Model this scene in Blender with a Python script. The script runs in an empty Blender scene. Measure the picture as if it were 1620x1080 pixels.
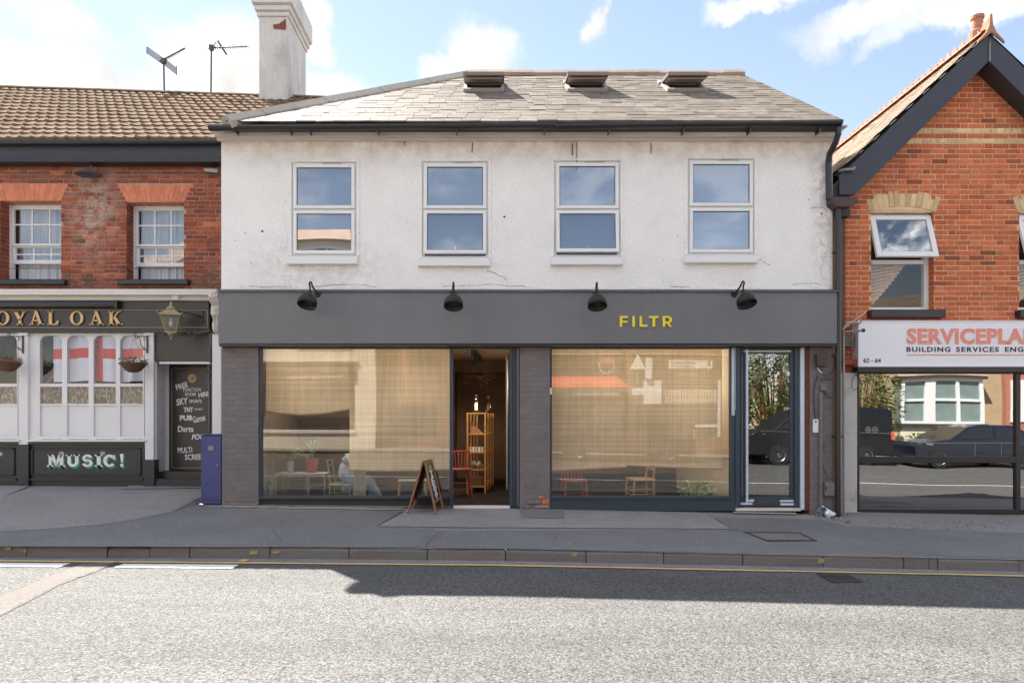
import bpy, math, random
from mathutils import Vector, Matrix, Quaternion
R = math.radians
rnd = random.Random(7)
sc = bpy.context.scene
COL = sc.collection
D = 9.23            # distance from the lens to the grey shop front (m)
CZ = 1.18           # height of the lens

# ------------------------------------------------------------------ camera
cam_d = bpy.data.cameras.new('camera'); cam_d.sensor_width = 36; cam_d.lens = 24
cam_d.shift_x = 28/1620; cam_d.shift_y = 124/1620
cam_d.clip_start = 0.05; cam_d.clip_end = 2000
cam = bpy.data.objects.new('camera', cam_d); COL.objects.link(cam)
cam.location = (0, -D, CZ); cam.rotation_euler = (R(90), 0, 0); sc.camera = cam

# ------------------------------------------------------------------ sun + sky
LDIR = Vector((0.50, -0.69, -1.0)).normalized()        # the way the light travels
SDIR = -LDIR
SUN_EL = math.asin(SDIR.z); SUN_AZ = math.atan2(SDIR.x, SDIR.y)
sun_d = bpy.data.lights.new('sun', 'SUN'); sun_d.energy = 3.7; sun_d.angle = R(0.53); sun_d.color = (1.0, 0.95, 0.87)
sun = bpy.data.objects.new('sun', sun_d); COL.objects.link(sun)
sun.rotation_euler = LDIR.to_track_quat('-Z', 'Y').to_euler(); sun.location = (-6, 8, 14)

world = bpy.data.worlds.new('World'); sc.world = world; world.use_nodes = True
def build_world():
    nt = world.node_tree; N = nt.nodes; L = nt.links; N.clear()
    out = N.new('ShaderNodeOutputWorld'); bg = N.new('ShaderNodeBackground'); bg.inputs['Strength'].default_value = 0.10
    sky = N.new('ShaderNodeTexSky'); sky.sky_type = 'NISHITA'; sky.sun_disc = False
    sky.sun_elevation = SUN_EL; sky.sun_rotation = SUN_AZ; sky.air_density = 1.0; sky.dust_density = 0.1; sky.ozone_density = 2.0
    tc = N.new('ShaderNodeTexCoord')
    def math_(op, a, b=None, clamp=False):
        n = N.new('ShaderNodeMath'); n.operation = op; n.use_clamp = clamp
        for i, v in enumerate((a, b)):
            if v is None: continue
            if isinstance(v, (int, float)): n.inputs[i].default_value = v
            else: L.new(v, n.inputs[i])
        return n.outputs[0]
    def noise(scale, detail, vec, rough=0.6):
        n = N.new('ShaderNodeTexNoise'); n.inputs['Scale'].default_value = scale; n.inputs['Detail'].default_value = detail
        n.inputs['Roughness'].default_value = rough; L.new(vec, n.inputs['Vector']); return n
    mp = N.new('ShaderNodeMapping'); mp.inputs['Scale'].default_value = (1, 1, 1.7); L.new(tc.outputs['Generated'], mp.inputs['Vector'])
    big = noise(3.1, 9, mp.outputs[0], 0.62)
    # warped direction for the named clouds
    wn = noise(7.0, 8, tc.outputs['Generated'], 0.65)
    sub = N.new('ShaderNodeVectorMath'); sub.operation = 'SUBTRACT'; L.new(wn.outputs['Color'], sub.inputs[0]); sub.inputs[1].default_value = (0.5, 0.5, 0.5)
    scl = N.new('ShaderNodeVectorMath'); scl.operation = 'SCALE'; L.new(sub.outputs[0], scl.inputs[0]); scl.inputs['Scale'].default_value = 0.12
    add = N.new('ShaderNodeVectorMath'); add.operation = 'ADD'; L.new(tc.outputs['Generated'], add.inputs[0]); L.new(scl.outputs[0], add.inputs[1])
    clouds = [  # pixel x, y, half width, half height
        (115, 120, 128, 52, 1.0), (60, 20, 90, 20, 0.55), (370, 110, 110, 62, 1.0), (500, 50, 26, 34, 1.0), (520, 150, 62, 34, 1.0), (215, 165, 90, 26, .9),
        (765, 88, 62, 44, 1.0), (692, 112, 34, 18, 0.9), (932, 50, 20, 14, 0.9), (1195, 5, 75, 18, 0.9), (1420, 20, 130, 28, 0.95), (1600, 5, 110, 26, 0.9),
        (1425, 62, 50, 22, 0.55), (290, 60, 60, 28, .6)]
    acc = None
    for (cx, cy, hw, hh, amp) in clouds:
        v = Vector(((cx-782)/1080, 1.0, (664-cy)/1080)); ln = v.length; v = v.normalized()
        s1 = N.new('ShaderNodeVectorMath'); s1.operation = 'SUBTRACT'; L.new(add.outputs[0], s1.inputs[0]); s1.inputs[1].default_value = v
        m1 = N.new('ShaderNodeVectorMath'); m1.operation = 'MULTIPLY'; L.new(s1.outputs[0], m1.inputs[0])
        m1.inputs[1].default_value = (1080*ln/hw, 2.5, 1080*ln/hh)
        l1 = N.new('ShaderNodeVectorMath'); l1.operation = 'LENGTH'; L.new(m1.outputs[0], l1.inputs[0])
        mr = N.new('ShaderNodeMapRange'); mr.interpolation_type = 'SMOOTHSTEP'; L.new(l1.outputs['Value'], mr.inputs['Value'])
        mr.inputs['From Min'].default_value = 1.35; mr.inputs['From Max'].default_value = 0.45
        mr.inputs['To Min'].default_value = 0.0; mr.inputs['To Max'].default_value = amp
        acc = mr.outputs[0] if acc is None else math_('MAXIMUM', acc, mr.outputs[0])
    mrb = N.new('ShaderNodeMapRange'); mrb.interpolation_type = 'SMOOTHSTEP'; L.new(big.outputs['Fac'], mrb.inputs['Value'])
    mrb.inputs['From Min'].default_value = 0.49; mrb.inputs['From Max'].default_value = 0.60
    # keep the loose cloud field out of the part of the sky in front (its clouds are listed above)
    sep = N.new('ShaderNodeSeparateXYZ'); L.new(tc.outputs['Generated'], sep.inputs[0])
    away = N.new('ShaderNodeMapRange'); L.new(sep.outputs['Y'], away.inputs['Value'])
    away.inputs['From Min'].default_value = 0.75; away.inputs['From Max'].default_value = 0.35
    up_ = N.new('ShaderNodeMapRange'); L.new(sep.outputs['Z'], up_.inputs['Value']); up_.inputs['From Min'].default_value = 0.34; up_.inputs['From Max'].default_value = 0.6; up_.inputs['To Min'].default_value = 0.15
    base_c = math_('MULTIPLY', math_('MULTIPLY', mrb.outputs[0], away.outputs[0]), up_.outputs[0])
    cov = math_('MAXIMUM', acc, base_c)
    # cloud body: tone mottled at random by noise
    det = noise(16, 7, tc.outputs['Generated'], 0.6)
    cr = N.new('ShaderNodeMapRange'); L.new(det.outputs['Fac'], cr.inputs['Value']); cr.inputs['From Min'].default_value = 0.3; cr.inputs['From Max'].default_value = 0.7
    cr.inputs['To Min'].default_value = 0.72; cr.inputs['To Max'].default_value = 1.1
    fl_ = N.new('ShaderNodeMapRange'); L.new(sep.outputs['Y'], fl_.inputs['Value']); fl_.inputs['From Min'].default_value = 0.75; fl_.inputs['From Max'].default_value = -0.1; fl_.inputs['To Min'].default_value = 2.6; fl_.inputs['To Max'].default_value = 8.0  # unseen clouds behind the camera brightened to add light in the shade
    crm = math_('MULTIPLY', cr.outputs[0], fl_.outputs[0])
    cc = N.new('ShaderNodeVectorMath'); cc.operation = 'SCALE'; cc.inputs[0].default_value = (CLOUD, CLOUD*0.985, CLOUD*0.96); L.new(crm, cc.inputs['Scale'])
    mix = N.new('ShaderNodeMix'); mix.data_type = 'RGBA'; L.new(cov, mix.inputs['Factor'])
    tn = N.new('ShaderNodeVectorMath'); tn.operation = 'MULTIPLY'; L.new(sky.outputs[0], tn.inputs[0]); tn.inputs[1].default_value = SKYTINT; L.new(tn.outputs[0], mix.inputs[6]); L.new(cc.outputs[0], mix.inputs[7])
    L.new(mix.outputs[2], bg.inputs['Color']); L.new(bg.outputs[0], out.inputs['Surface'])
CLOUD = 1.0
SKYTINT = (0.69, 0.56, 0.49)
build_world()
vs = sc.view_settings
sc.display_settings.display_device = 'sRGB'
vs.view_transform = 'Standard'; vs.look = 'None'; vs.gamma = 1; vs.use_curve_mapping = False
vs.exposure = 2.3
sc.cycles.use_denoising = True
sc.cycles.max_bounces = 8; sc.cycles.transparent_max_bounces = 16; sc.cycles.diffuse_bounces = 4; sc.cycles.glossy_bounces = 4
sc.cycles.caustics_reflective = False; sc.cycles.caustics_refractive = False
sc.cycles.sample_clamp_indirect = 6

# ------------------------------------------------------------------ helpers
def S(y): return 1080.0/(D+y)                     # photograph pixels per metre at depth y
def X(px, y=0.0): return (px-782)/S(y)
def Z(py, y=0.0): return CZ+(664-py)/S(y)
def gp(x, y): return -0.015-(0.0205 if x > 0 else 0.0085)*x+0.0233*y      # pavement
KY = -2.58                                         # kerb front
def gr(x, y): return gp(x, KY)-0.115+0.010*(KY-y)  # road
def on_plane(px, py, f):                           # point of a sloping plane seen at a pixel
    d = 7.0
    for _ in range(40):
        x = (px-782)/1080*d; z = f(x, d-D); d = d+(1080*(CZ-z)/(py-664)-d)*0.7
    x = (px-782)/1080*d
    return (x, d-D, f(x, d-D))

class MB:
    def __init__(s): s.v = []; s.f = []; s.M = None
    def add(s, vs_, fs):
        o = len(s.v)
        if s.M is not None: vs_ = [s.M @ Vector(v) for v in vs_]
        s.v += [tuple(v) for v in vs_]; s.f += [tuple(i+o for i in f) for f in fs]; return s
    def box(s, x0, x1, y0, y1, z0, z1):
        if x0 > x1: x0, x1 = x1, x0
        if y0 > y1: y0, y1 = y1, y0
        if z0 > z1: z0, z1 = z1, z0
        return s.add([(x0,y0,z0),(x1,y0,z0),(x1,y1,z0),(x0,y1,z0),(x0,y0,z1),(x1,y0,z1),(x1,y1,z1),(x0,y1,z1)],
                     [(0,3,2,1),(4,5,6,7),(0,1,5,4),(1,2,6,5),(2,3,7,6),(3,0,4,7)])
    def pbox(s, px0, px1, py0, py1, ya, yb, yref=None):   # box seen between pixel edges, measured at its front depth
        yr = ya if yref is None else yref
        return s.box(X(px0, yr), X(px1, yr), ya, yb, Z(py0, yr), Z(py1, yr))
    def hexa(s, p):  # 8 points: bottom ring 4, top ring 4
        return s.add(p, [(0,3,2,1),(4,5,6,7),(0,1,5,4),(1,2,6,5),(2,3,7,6),(3,0,4,7)])
    def prism(s, poly, y0, y1):        # poly in x,z (any winding), extruded in y
        a = sum(poly[i][0]*poly[(i+1) % len(poly)][1]-poly[(i+1) % len(poly)][0]*poly[i][1] for i in range(len(poly)))
        if a < 0: poly = poly[::-1]
        n = len(poly)
        return s.add([(x, y0, z) for x, z in poly]+[(x, y1, z) for x, z in poly],
                     [tuple(range(n)), tuple(range(2*n-1, n-1, -1))]+[(i+n, (i+1) % n+n, (i+1) % n, i)[::1] for i in range(n)])
    def prismx(s, poly, x0, x1):       # poly in y,z extruded in x
        a = sum(poly[i][0]*poly[(i+1) % len(poly)][1]-poly[(i+1) % len(poly)][0]*poly[i][1] for i in range(len(poly)))
        if a < 0: poly = poly[::-1]
        n = len(poly)
        return s.add([(x0, y, z) for y, z in poly]+[(x1, y, z) for y, z in poly],
                     [tuple(range(n-1, -1, -1)), tuple(range(n, 2*n))]+[(i, (i+1) % n, (i+1) % n+n, i+n) for i in range(n)])
    def quad(s, a, b, c, d): return s.add([a, b, c, d], [(0, 1, 2, 3)])
    def tube(s, pts, r, n=8, cap=True):
        pts = [Vector(p) for p in pts]; rs = r if isinstance(r, (list, tuple)) else [r]*len(pts)
        vs_ = []; fs = []; up = None
        for i, p in enumerate(pts):
            t = (pts[min(i+1, len(pts)-1)]-pts[max(i-1, 0)]).normalized()
            if up is None:
                up = t.orthogonal().normalized()
            up = (up-t*up.dot(t)).normalized(); w = t.cross(up)
            for k in range(n):
                a = 2*math.pi*k/n; vs_.append(p+(up*math.cos(a)+w*math.sin(a))*rs[i])
        for i in range(len(pts)-1):
            for k in range(n):
                fs.append((i*n+k, i*n+(k+1) % n, (i+1)*n+(k+1) % n, (i+1)*n+k))
        if cap: fs.append(tuple(range(n-1, -1, -1))); m = (len(pts)-1)*n; fs.append(tuple(range(m, m+n)))
        return s.add(vs_, fs)
    def lathe(s, prof, c=(0, 0, 0), n=16, sx=1, sy=1):      # prof: (r, z)
        vs_ = []; fs = []
        for r, z in prof:
            for k in range(n):
                a = 2*math.pi*k/n; vs_.append((c[0]+r*sx*math.cos(a), c[1]+r*sy*math.sin(a), c[2]+z))
        for i in range(len(prof)-1):
            for k in range(n): fs.append((i*n+k, i*n+(k+1) % n, (i+1)*n+(k+1) % n, (i+1)*n+k))
        if prof[0][0] > 1e-4: fs.append(tuple(range(n-1, -1, -1)))
        if prof[-1][0] > 1e-4: fs.append(tuple(range((len(prof)-1)*n, len(prof)*n)))
        return s.add(vs_, fs)
    def build(s, name, mat, parent=None, bevel=0, smooth=False, origin=None, label=None):
        n = len(s.v)
        if origin is None:
            lo = [min(v[i] for v in s.v) for i in range(3)]; hi = [max(v[i] for v in s.v) for i in range(3)]
            origin = ((lo[0]+hi[0])/2, (lo[1]+hi[1])/2, lo[2] if parent is None else (lo[2]+hi[2])/2)
        me = bpy.data.meshes.new(name)
        me.from_pydata([(v[0]-origin[0], v[1]-origin[1], v[2]-origin[2]) for v in s.v], [], s.f)
        me.materials.append(mat); me.validate()
        if smooth:
            for p in me.polygons: p.use_smooth = True
        o = bpy.data.objects.new(name, me); link(o, parent, origin)
        if bevel:
            m = o.modifiers.new('bevel', 'BEVEL'); m.width = bevel; m.segments = 1; m.limit_method = 'ANGLE'; m.angle_limit = R(40)
        if label: o['label'] = label
        return o
W = {}
def link(o, parent, origin):
    COL.objects.link(o)
    origin = Vector(origin)
    if parent is not None:
        o.parent = parent; o.location = origin-W[parent.name]
    else: o.location = origin
    W[o.name] = origin
    return o
def tag(o, label=None, cat=None, group=None, kind=None):
    if label: o['label'] = label
    if cat: o['category'] = cat
    if group: o['group'] = group
    if kind: o['kind'] = kind
    return o
def thing(name, loc, label, cat, group=None):
    o = bpy.data.objects.new(name, None); o.empty_display_size = 0.2
    link(o, None, loc); return tag(o, label, cat, group)
def B(*a): m = MB(); m.box(*a); return m
def PB(*a, **k): m = MB(); m.pbox(*a, **k); return m

# ------------------------------------------------------------------ materials
MATS = {}
def mat(name, col, rough=0.7, var=0.12, vs=3.0, dirt=None, ds=1.2, dt=(0.55, 0.75), damt=0.6, bump=0.0, bs=40.0, piece=0.0, metal=0.0,
        spec=0.4, speck=None, ssc=90.0, sth=0.62, stretch=(1, 1, 1), hue=None, bdet=6, palette=None, bdist=0.01, trans=0.0, coat=0.0, grain=None, stain=None, blobs=None):
    """Principled surface with world-anchored colour noise, dirt patches, specks, per-piece variation and fine relief."""
    m = bpy.data.materials.new(name); m.use_nodes = True; nt = m.node_tree; N = nt.nodes; L = nt.links
    b = N['Principled BSDF']; b.inputs['Roughness'].default_value = rough; b.inputs['Metallic'].default_value = metal
    b.inputs['Specular IOR Level'].default_value = spec
    if trans: b.inputs['Transmission Weight'].default_value = trans
    if coat: b.inputs['Coat Weight'].default_value = coat
    geo = N.new('ShaderNodeNewGeometry'); mp = N.new('ShaderNodeMapping'); mp.inputs['Scale'].default_value = stretch
    L.new(geo.outputs['Position'], mp.inputs['Vector']); pos = mp.outputs[0]
    def noise(scale, det=5, r=0.6):
        n = N.new('ShaderNodeTexNoise'); n.inputs['Scale'].default_value = scale; n.inputs['Detail'].default_value = det
        n.inputs['Roughness'].default_value = r; L.new(pos, n.inputs['Vector']); return n.outputs['Fac']
    def mr(v, a, b_, c, d):
        n = N.new('ShaderNodeMapRange'); L.new(v, n.inputs['Value'])
        for k, q in zip(('From Min', 'From Max', 'To Min', 'To Max'), (a, b_, c, d)): n.inputs[k].default_value = q
        return n.outputs[0]
    def mixc(f, a, b_, mode='MIX'):
        n = N.new('ShaderNodeMix'); n.data_type = 'RGBA'; n.blend_type = mode
        if isinstance(f, float): n.inputs[0].default_value = f
        else: L.new(f, n.inputs[0])
        for i, q in ((6, a), (7, b_)):
            if isinstance(q, (tuple, list)): n.inputs[i].default_value = (*q[:3], 1)
            else: L.new(q, n.inputs[i])
        return n.outputs[2]
    def scale(c, f):
        n = N.new('ShaderNodeVectorMath'); n.operation = 'SCALE'; L.new(c, n.inputs[0]); L.new(f, n.inputs['Scale']); return n.outputs[0]
    rgb = N.new('ShaderNodeRGB'); rgb.outputs[0].default_value = (*col, 1); c = rgb.outputs[0]
    if piece or palette:
        oi = N.new('ShaderNodeObjectInfo')
        ad = N.new('ShaderNodeMath'); ad.operation = 'ADD'; L.new(geo.outputs['Random Per Island'], ad.inputs[0]); L.new(oi.outputs['Random'], ad.inputs[1])
        fr = N.new('ShaderNodeMath'); fr.operation = 'FRACT'; L.new(ad.outputs[0], fr.inputs[0]); rr = fr.outputs[0]
        if palette:
            cr = N.new('ShaderNodeValToRGB'); cr.color_ramp.interpolation = 'CONSTANT'
            el = cr.color_ramp.elements
            while len(el) < len(palette): el.new(0.5)
            acc = 0.0; tot = sum(p[0] for p in palette)
            for e, p in zip(el, palette): e.position = acc/tot; e.color = (*p[1], 1); acc += p[0]
            L.new(rr, cr.inputs[0]); c = cr.outputs[0]
        if piece:
            wn = N.new('ShaderNodeTexWhiteNoise'); wn.noise_dimensions = '1D'; L.new(rr, wn.inputs['W'])
            c = scale(c, mr(wn.outputs['Value'], 0, 1, 1-piece, 1+piece))
    if var: c = scale(c, mr(noise(vs), 0.25, 0.75, 1-var, 1+var))
    if hue: c = mixc(mr(noise(vs*0.6+0.7), 0.4, 0.65, 0, 1), c, hue)
    if dirt:
        c = mixc(mr(noise(ds, 8, 0.7), dt[0], dt[1], 0, damt), c, dirt)
    if speck:
        c = mixc(mr(noise(ssc, 2, 0.5), sth, sth+0.06, 0, 1), c, speck)
    if grain: c = scale(c, mr(noise(grain[0], 3, 0.7), 0.3, 0.7, 1-grain[1], 1+grain[1]))
    if stain:
        z0, z1, sc_, am = stain; sp = N.new('ShaderNodeSeparateXYZ'); L.new(geo.outputs['Position'], sp.inputs[0])
        mm = N.new('ShaderNodeMath'); mm.operation = 'MULTIPLY'; L.new(mr(sp.outputs['Z'], z0, z1, 0, am), mm.inputs[0]); L.new(mr(noise(3.5, 8, 0.7), 0.38, 0.6, 0, 1), mm.inputs[1]); c = mixc(mm.outputs[0], c, sc_)
    for (bx, bz, rx_, rz_, bc, am) in (blobs or []):
        s1 = N.new('ShaderNodeVectorMath'); s1.operation = 'SUBTRACT'; L.new(geo.outputs['Position'], s1.inputs[0]); s1.inputs[1].default_value = (bx, 0, bz)
        s2 = N.new('ShaderNodeVectorMath'); s2.operation = 'MULTIPLY'; L.new(s1.outputs[0], s2.inputs[0]); s2.inputs[1].default_value = (1/rx_, 0, 1/rz_)
        s3 = N.new('ShaderNodeVectorMath'); s3.operation = 'LENGTH'; L.new(s2.outputs[0], s3.inputs[0])
        mm = N.new('ShaderNodeMath'); mm.operation = 'MULTIPLY'; L.new(mr(s3.outputs['Value'], 1.1, 0.2, 0, am), mm.inputs[0]); L.new(mr(noise(9, 7, 0.7), 0.42, 0.58, 0, 1), mm.inputs[1]); c = mixc(mm.outputs[0], c, bc)
    L.new(c, b.inputs['Base Color'])
    if bump:
        bn = N.new('ShaderNodeBump'); bn.inputs['Strength'].default_value = bump; bn.inputs['Distance'].default_value = bdist
        L.new(noise(bs, bdet, 0.65), bn.inputs['Height']); L.new(bn.outputs[0], b.inputs['Normal'])
    MATS[name] = m; return m

def glass(name, refl=0.12, tint=(0.9, 0.93, 0.92), wave=0.0, ws=1.5, mode='norm', rough=0.0):
    m = bpy.data.materials.new(name); m.use_nodes = True; nt = m.node_tree; N = nt.nodes; L = nt.links; N.clear()
    out = N.new('ShaderNodeOutputMaterial'); mx = N.new('ShaderNodeMixShader')
    t = N.new('ShaderNodeBsdfTransparent'); t.inputs[0].default_value = (*tint, 1)
    g = N.new('ShaderNodeBsdfGlossy'); g.inputs['Roughness'].default_value = rough
    fr = N.new('ShaderNodeFresnel'); fr.inputs[0].default_value = 1.45
    mr = N.new('ShaderNodeMapRange'); L.new(fr.outputs[0], mr.inputs[0]); mr.inputs[1].default_value = 0.03; mr.inputs[2].default_value = 1.0
    mr.inputs[3].default_value = refl; mr.inputs[4].default_value = 1.0
    ge = N.new('ShaderNodeNewGeometry'); fb = N.new('ShaderNodeMath'); fb.operation = 'SUBTRACT'; fb.inputs[0].default_value = 1; L.new(ge.outputs['Backfacing'], fb.inputs[1])
    mu = N.new('ShaderNodeMath'); mu.operation = 'MULTIPLY'; L.new(mr.outputs[0], mu.inputs[0]); L.new(fb.outputs[0], mu.inputs[1])
    tm = N.new('ShaderNodeMix'); tm.data_type = 'RGBA'; L.new(fb.outputs[0], tm.inputs[0]); tm.inputs[6].default_value = (1, 1, 1, 1); tm.inputs[7].default_value = (*tint, 1); L.new(tm.outputs[2], t.inputs[0])
    L.new(mu.outputs[0], mx.inputs[0]); L.new(t.outputs[0], mx.inputs[1]); L.new(g.outputs[0], mx.inputs[2]); L.new(mx.outputs[0], out.inputs[0])
    if wave:
        geo = N.new('ShaderNodeNewGeometry'); n = N.new('ShaderNodeTexNoise'); n.inputs['Scale'].default_value = ws; n.inputs['Detail'].default_value = 0
        L.new(geo.outputs['Position'], n.inputs['Vector'])
        bn = N.new('ShaderNodeBump'); bn.inputs['Strength'].default_value = wave; bn.inputs['Distance'].default_value = 0.01
        L.new(n.outputs['Fac'], bn.inputs['Height']); L.new(bn.outputs[0], g.inputs['Normal'])
    MATS[name] = m; return m

M_render = mat('roughcast_render', (0.90, 0.885, 0.845), 0.85, 0.05, 2.0, dirt=(0.50, 0.46, 0.42), ds=1.6, dt=(0.56, 0.82), damt=0.35, bump=0.8, bs=30, bdist=0.018, speck=(0.34, 0.31, 0.29), ssc=30, sth=0.72, spec=0.25, grain=(38, 0.08), stain=(4.55, 4.95, (0.60, 0.45, 0.34), 0.75), blobs=[(X(500), Z(420), 1.2, .5, (.55, .52, .49), .5), (X(1310), Z(360), .25, 1.0, (.45, .38, .32), .6), (X(1310), Z(270), .3, .5, (.50, .40, .33), .6)])
M_smooth_render = mat('smooth_render', (0.56, 0.55, 0.53), 0.85, 0.08, 3, dirt=(0.30, 0.29, 0.27), ds=2.6, dt=(0.46, 0.72), damt=0.7, bump=0.6, bs=25, stretch=(1, 1, .35), grain=(30, .10))
M_cornice = mat('painted_cornice', (0.64, 0.60, 0.56), 0.7, 0.06, 3, dirt=(0.36, 0.27, 0.21), ds=2.2, dt=(0.5, 0.8), damt=0.55, stretch=(.6, 1, 4), bump=.15, bs=30)
M_upvc = mat('white_upvc', (0.80, 0.80, 0.79), 0.35, 0.02, 2, spec=0.5)
M_white = mat('white_gloss_paint', (0.76, 0.75, 0.75), 0.45, 0.04, 3, dirt=(0.45, 0.42, 0.40), ds=3, dt=(0.6, 0.85), damt=0.4)
M_cream = mat('cream_paint', (0.66, 0.62, 0.56), 0.6, 0.06, 4, dirt=(0.30, 0.26, 0.22), ds=4, dt=(0.55, 0.75), damt=0.6, stretch=(.5, 1, 3))
M_fascia = mat('slate_grey_paint', (0.172, 0.176, 0.182), 0.5, 0.10, 1.1, speck=(0.5, 0.5, 0.5), ssc=26, sth=0.80, bump=0.06, bs=9, grain=(40, .04), dirt=(.20, .20, .195), ds=1.4, dt=(.5, .75), damt=.5, stretch=(1, 1, .5))
M_pier = mat('grey_masonry_paint', (0.195, 0.172, 0.165), 0.8, 0.12, 5, dirt=(0.11, 0.10, 0.098), ds=6, dt=(0.55, 0.75), damt=0.5, bump=0.5, bs=45, piece=0.06)
M_bluegrey = mat('anthracite_frame_paint', (0.040, 0.060, 0.080), 0.4, 0.06, 5, spec=0.5)
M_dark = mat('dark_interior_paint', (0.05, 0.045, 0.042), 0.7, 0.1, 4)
M_black = mat('black_gloss_paint', (0.022, 0.023, 0.026), 0.35, 0.12, 5, dirt=(0.10, 0.09, 0.09), ds=9, dt=(0.66, 0.74), damt=0.5, spec=0.5)
M_blackboard = mat('sign_black', (0.032, 0.027, 0.026), 0.35, 0.12, 3, spec=0.5)
M_gutter = mat('black_plastic', (0.018, 0.018, 0.020), 0.32, 0.1, 6, spec=0.6)
M_barge = mat('bargeboard_paint', (0.045, 0.048, 0.062), 0.45, 0.05, 3)
M_mortar_r = mat('buff_mortar', (0.74, 0.54, 0.32), 0.95, 0.15, 8, bump=0.4, bs=60)
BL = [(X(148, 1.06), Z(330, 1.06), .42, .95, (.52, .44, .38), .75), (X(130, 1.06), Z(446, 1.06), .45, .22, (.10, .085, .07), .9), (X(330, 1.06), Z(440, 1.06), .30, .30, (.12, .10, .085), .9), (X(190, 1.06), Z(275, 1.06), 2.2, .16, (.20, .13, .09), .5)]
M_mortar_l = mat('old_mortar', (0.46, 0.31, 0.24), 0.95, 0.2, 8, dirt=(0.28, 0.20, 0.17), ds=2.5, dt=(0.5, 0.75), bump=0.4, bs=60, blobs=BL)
M_brick_r = mat('orange_brick', (0.44, 0.12, 0.05), 0.85, 0.12, 14, piece=0.14, spec=0.15, palette=[(50, (0.54, 0.150, 0.066)), (24, (0.58, 0.175, 0.080)), (14, (0.47, 0.125, 0.060)), (3, (0.30, 0.09, 0.055)), (8, (0.50, 0.16, 0.082))], grain=(55, .14), bump=0.35, bs=70, dirt=(0.45, 0.30, 0.22), ds=2.2, dt=(0.62, 0.85), damt=0.3)
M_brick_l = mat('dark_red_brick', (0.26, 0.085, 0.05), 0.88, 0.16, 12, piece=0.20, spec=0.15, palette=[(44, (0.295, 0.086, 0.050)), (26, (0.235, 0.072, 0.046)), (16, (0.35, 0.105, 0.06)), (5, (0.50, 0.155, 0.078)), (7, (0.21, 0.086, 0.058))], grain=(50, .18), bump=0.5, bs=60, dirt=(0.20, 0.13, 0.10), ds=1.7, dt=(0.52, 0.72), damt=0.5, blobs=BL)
M_rubbed = mat('rubbed_red_brick', (0.62, 0.21, 0.11), 0.85, 0.12, 14, piece=0.14, bump=0.3, bs=60, dirt=(0.26, 0.10, 0.06), ds=5, dt=(0.55, 0.75), damt=0.4)
M_buff = mat('buff_brick', (0.68, 0.51, 0.28), 0.88, 0.14, 16, piece=0.20, dirt=(0.25, 0.16, 0.09), ds=9, dt=(0.54, 0.7), damt=0.6, bump=0.4, bs=70)
M_slate = mat('weathered_slate', (0.175, 0.148, 0.12), 0.7, 0.20, 5, piece=0.26, dirt=(0.06, 0.052, 0.042), ds=9, dt=(0.54, 0.74), damt=0.6, bump=0.35, bs=35, spec=0.08, grain=(50, .15))
M_tile = mat('concrete_roof_tile', (0.155, 0.118, 0.083), 0.95, spec=0.03, var=0.16, vs=9, piece=0.16, dirt=(0.09, 0.06, 0.045), ds=9, dt=(0.52, 0.70), damt=0.7, bump=0.4, bs=60, hue=(0.27, 0.17, 0.11))
M_claytile = mat('clay_roof_tile', (0.40, 0.30, 0.22), 0.85, 0.16, 9, piece=0.25, dirt=(0.07, 0.06, 0.055), ds=3, dt=(0.5, 0.72), damt=0.6, bump=0.3, bs=50)
M_ridge2 = mat('brown_ridge_tile', (0.30, 0.22, 0.17), .9, .15, 9, piece=.15)
M_ridge = mat('stone_ridge_tile', (0.40, 0.36, 0.30), 0.9, 0.1, 9, piece=0.08, bump=0.3, bs=60)
M_terracotta = mat('terracotta', (0.42, 0.19, 0.12), 0.85, 0.12, 9, piece=0.1, bump=0.2, bs=50)
M_lead = mat('lead_flashing', (0.10, 0.10, 0.105), 0.6, 0.3, 8, metal=0.2, bump=0.4, bs=12)
M_path = mat('old_pavement_asphalt', (0.27, 0.247, 0.235), 0.9, 0.16, 1.3, grain=(48, .28), speck=(0.42, 0.40, 0.39), ssc=150, sth=0.60, bump=0.7, bs=140, bdist=0.006, dirt=(0.16, 0.148, 0.145), ds=1.3, dt=(0.54, 0.8), damt=0.6)
M_path_new = mat('newer_pavement_asphalt', (0.175, 0.172, 0.170), 0.9, 0.16, 1.0, grain=(48, .22), speck=(0.32, 0.32, 0.32), ssc=130, sth=0.62, bump=0.5, bs=150, bdist=0.004)
M_path_pale = mat('pale_pavement_asphalt', (0.27, 0.25, 0.24), 0.9, 0.14, 2.0, grain=(48, .25), speck=(0.48, 0.46, 0.46), ssc=140, sth=0.60, bump=0.6, bs=140, bdist=0.006, dirt=(0.18, 0.165, 0.16), ds=2.3, dt=(0.5, 0.8), damt=0.5)
M_gutter_grit = mat('gutter_channel_asphalt', (0.23, 0.22, 0.23), 0.95, 0.2, 4, grain=(60, .3), speck=(0.42, 0.40, 0.40), ssc=110, sth=0.58, bump=1.0, bs=110, bdist=0.01)
M_kerb = mat('concrete_kerb', (0.205, 0.192, 0.18), 0.9, 0.15, 3, dirt=(0.12, 0.10, 0.09), ds=3.0, dt=(0.45, 0.7), damt=0.6, grain=(60, .2), bump=0.5, bs=70, bdist=0.004, stretch=(.5, 1, 2.5), piece=.1)
M_cement = mat('cement_fillet', (0.36, 0.33, 0.30), 0.95, 0.2, 9, dirt=(0.15, 0.13, 0.12), ds=7, dt=(0.45, 0.65), bump=1.0, bs=40)
M_yellow_line = mat('yellow_road_paint', (0.60, 0.42, 0.18), 0.7, 0.12, 9, dirt=(0.25, 0.18, 0.12), ds=12, dt=(0.6, 0.75), damt=0.6, bump=0.4, bs=90)
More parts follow.
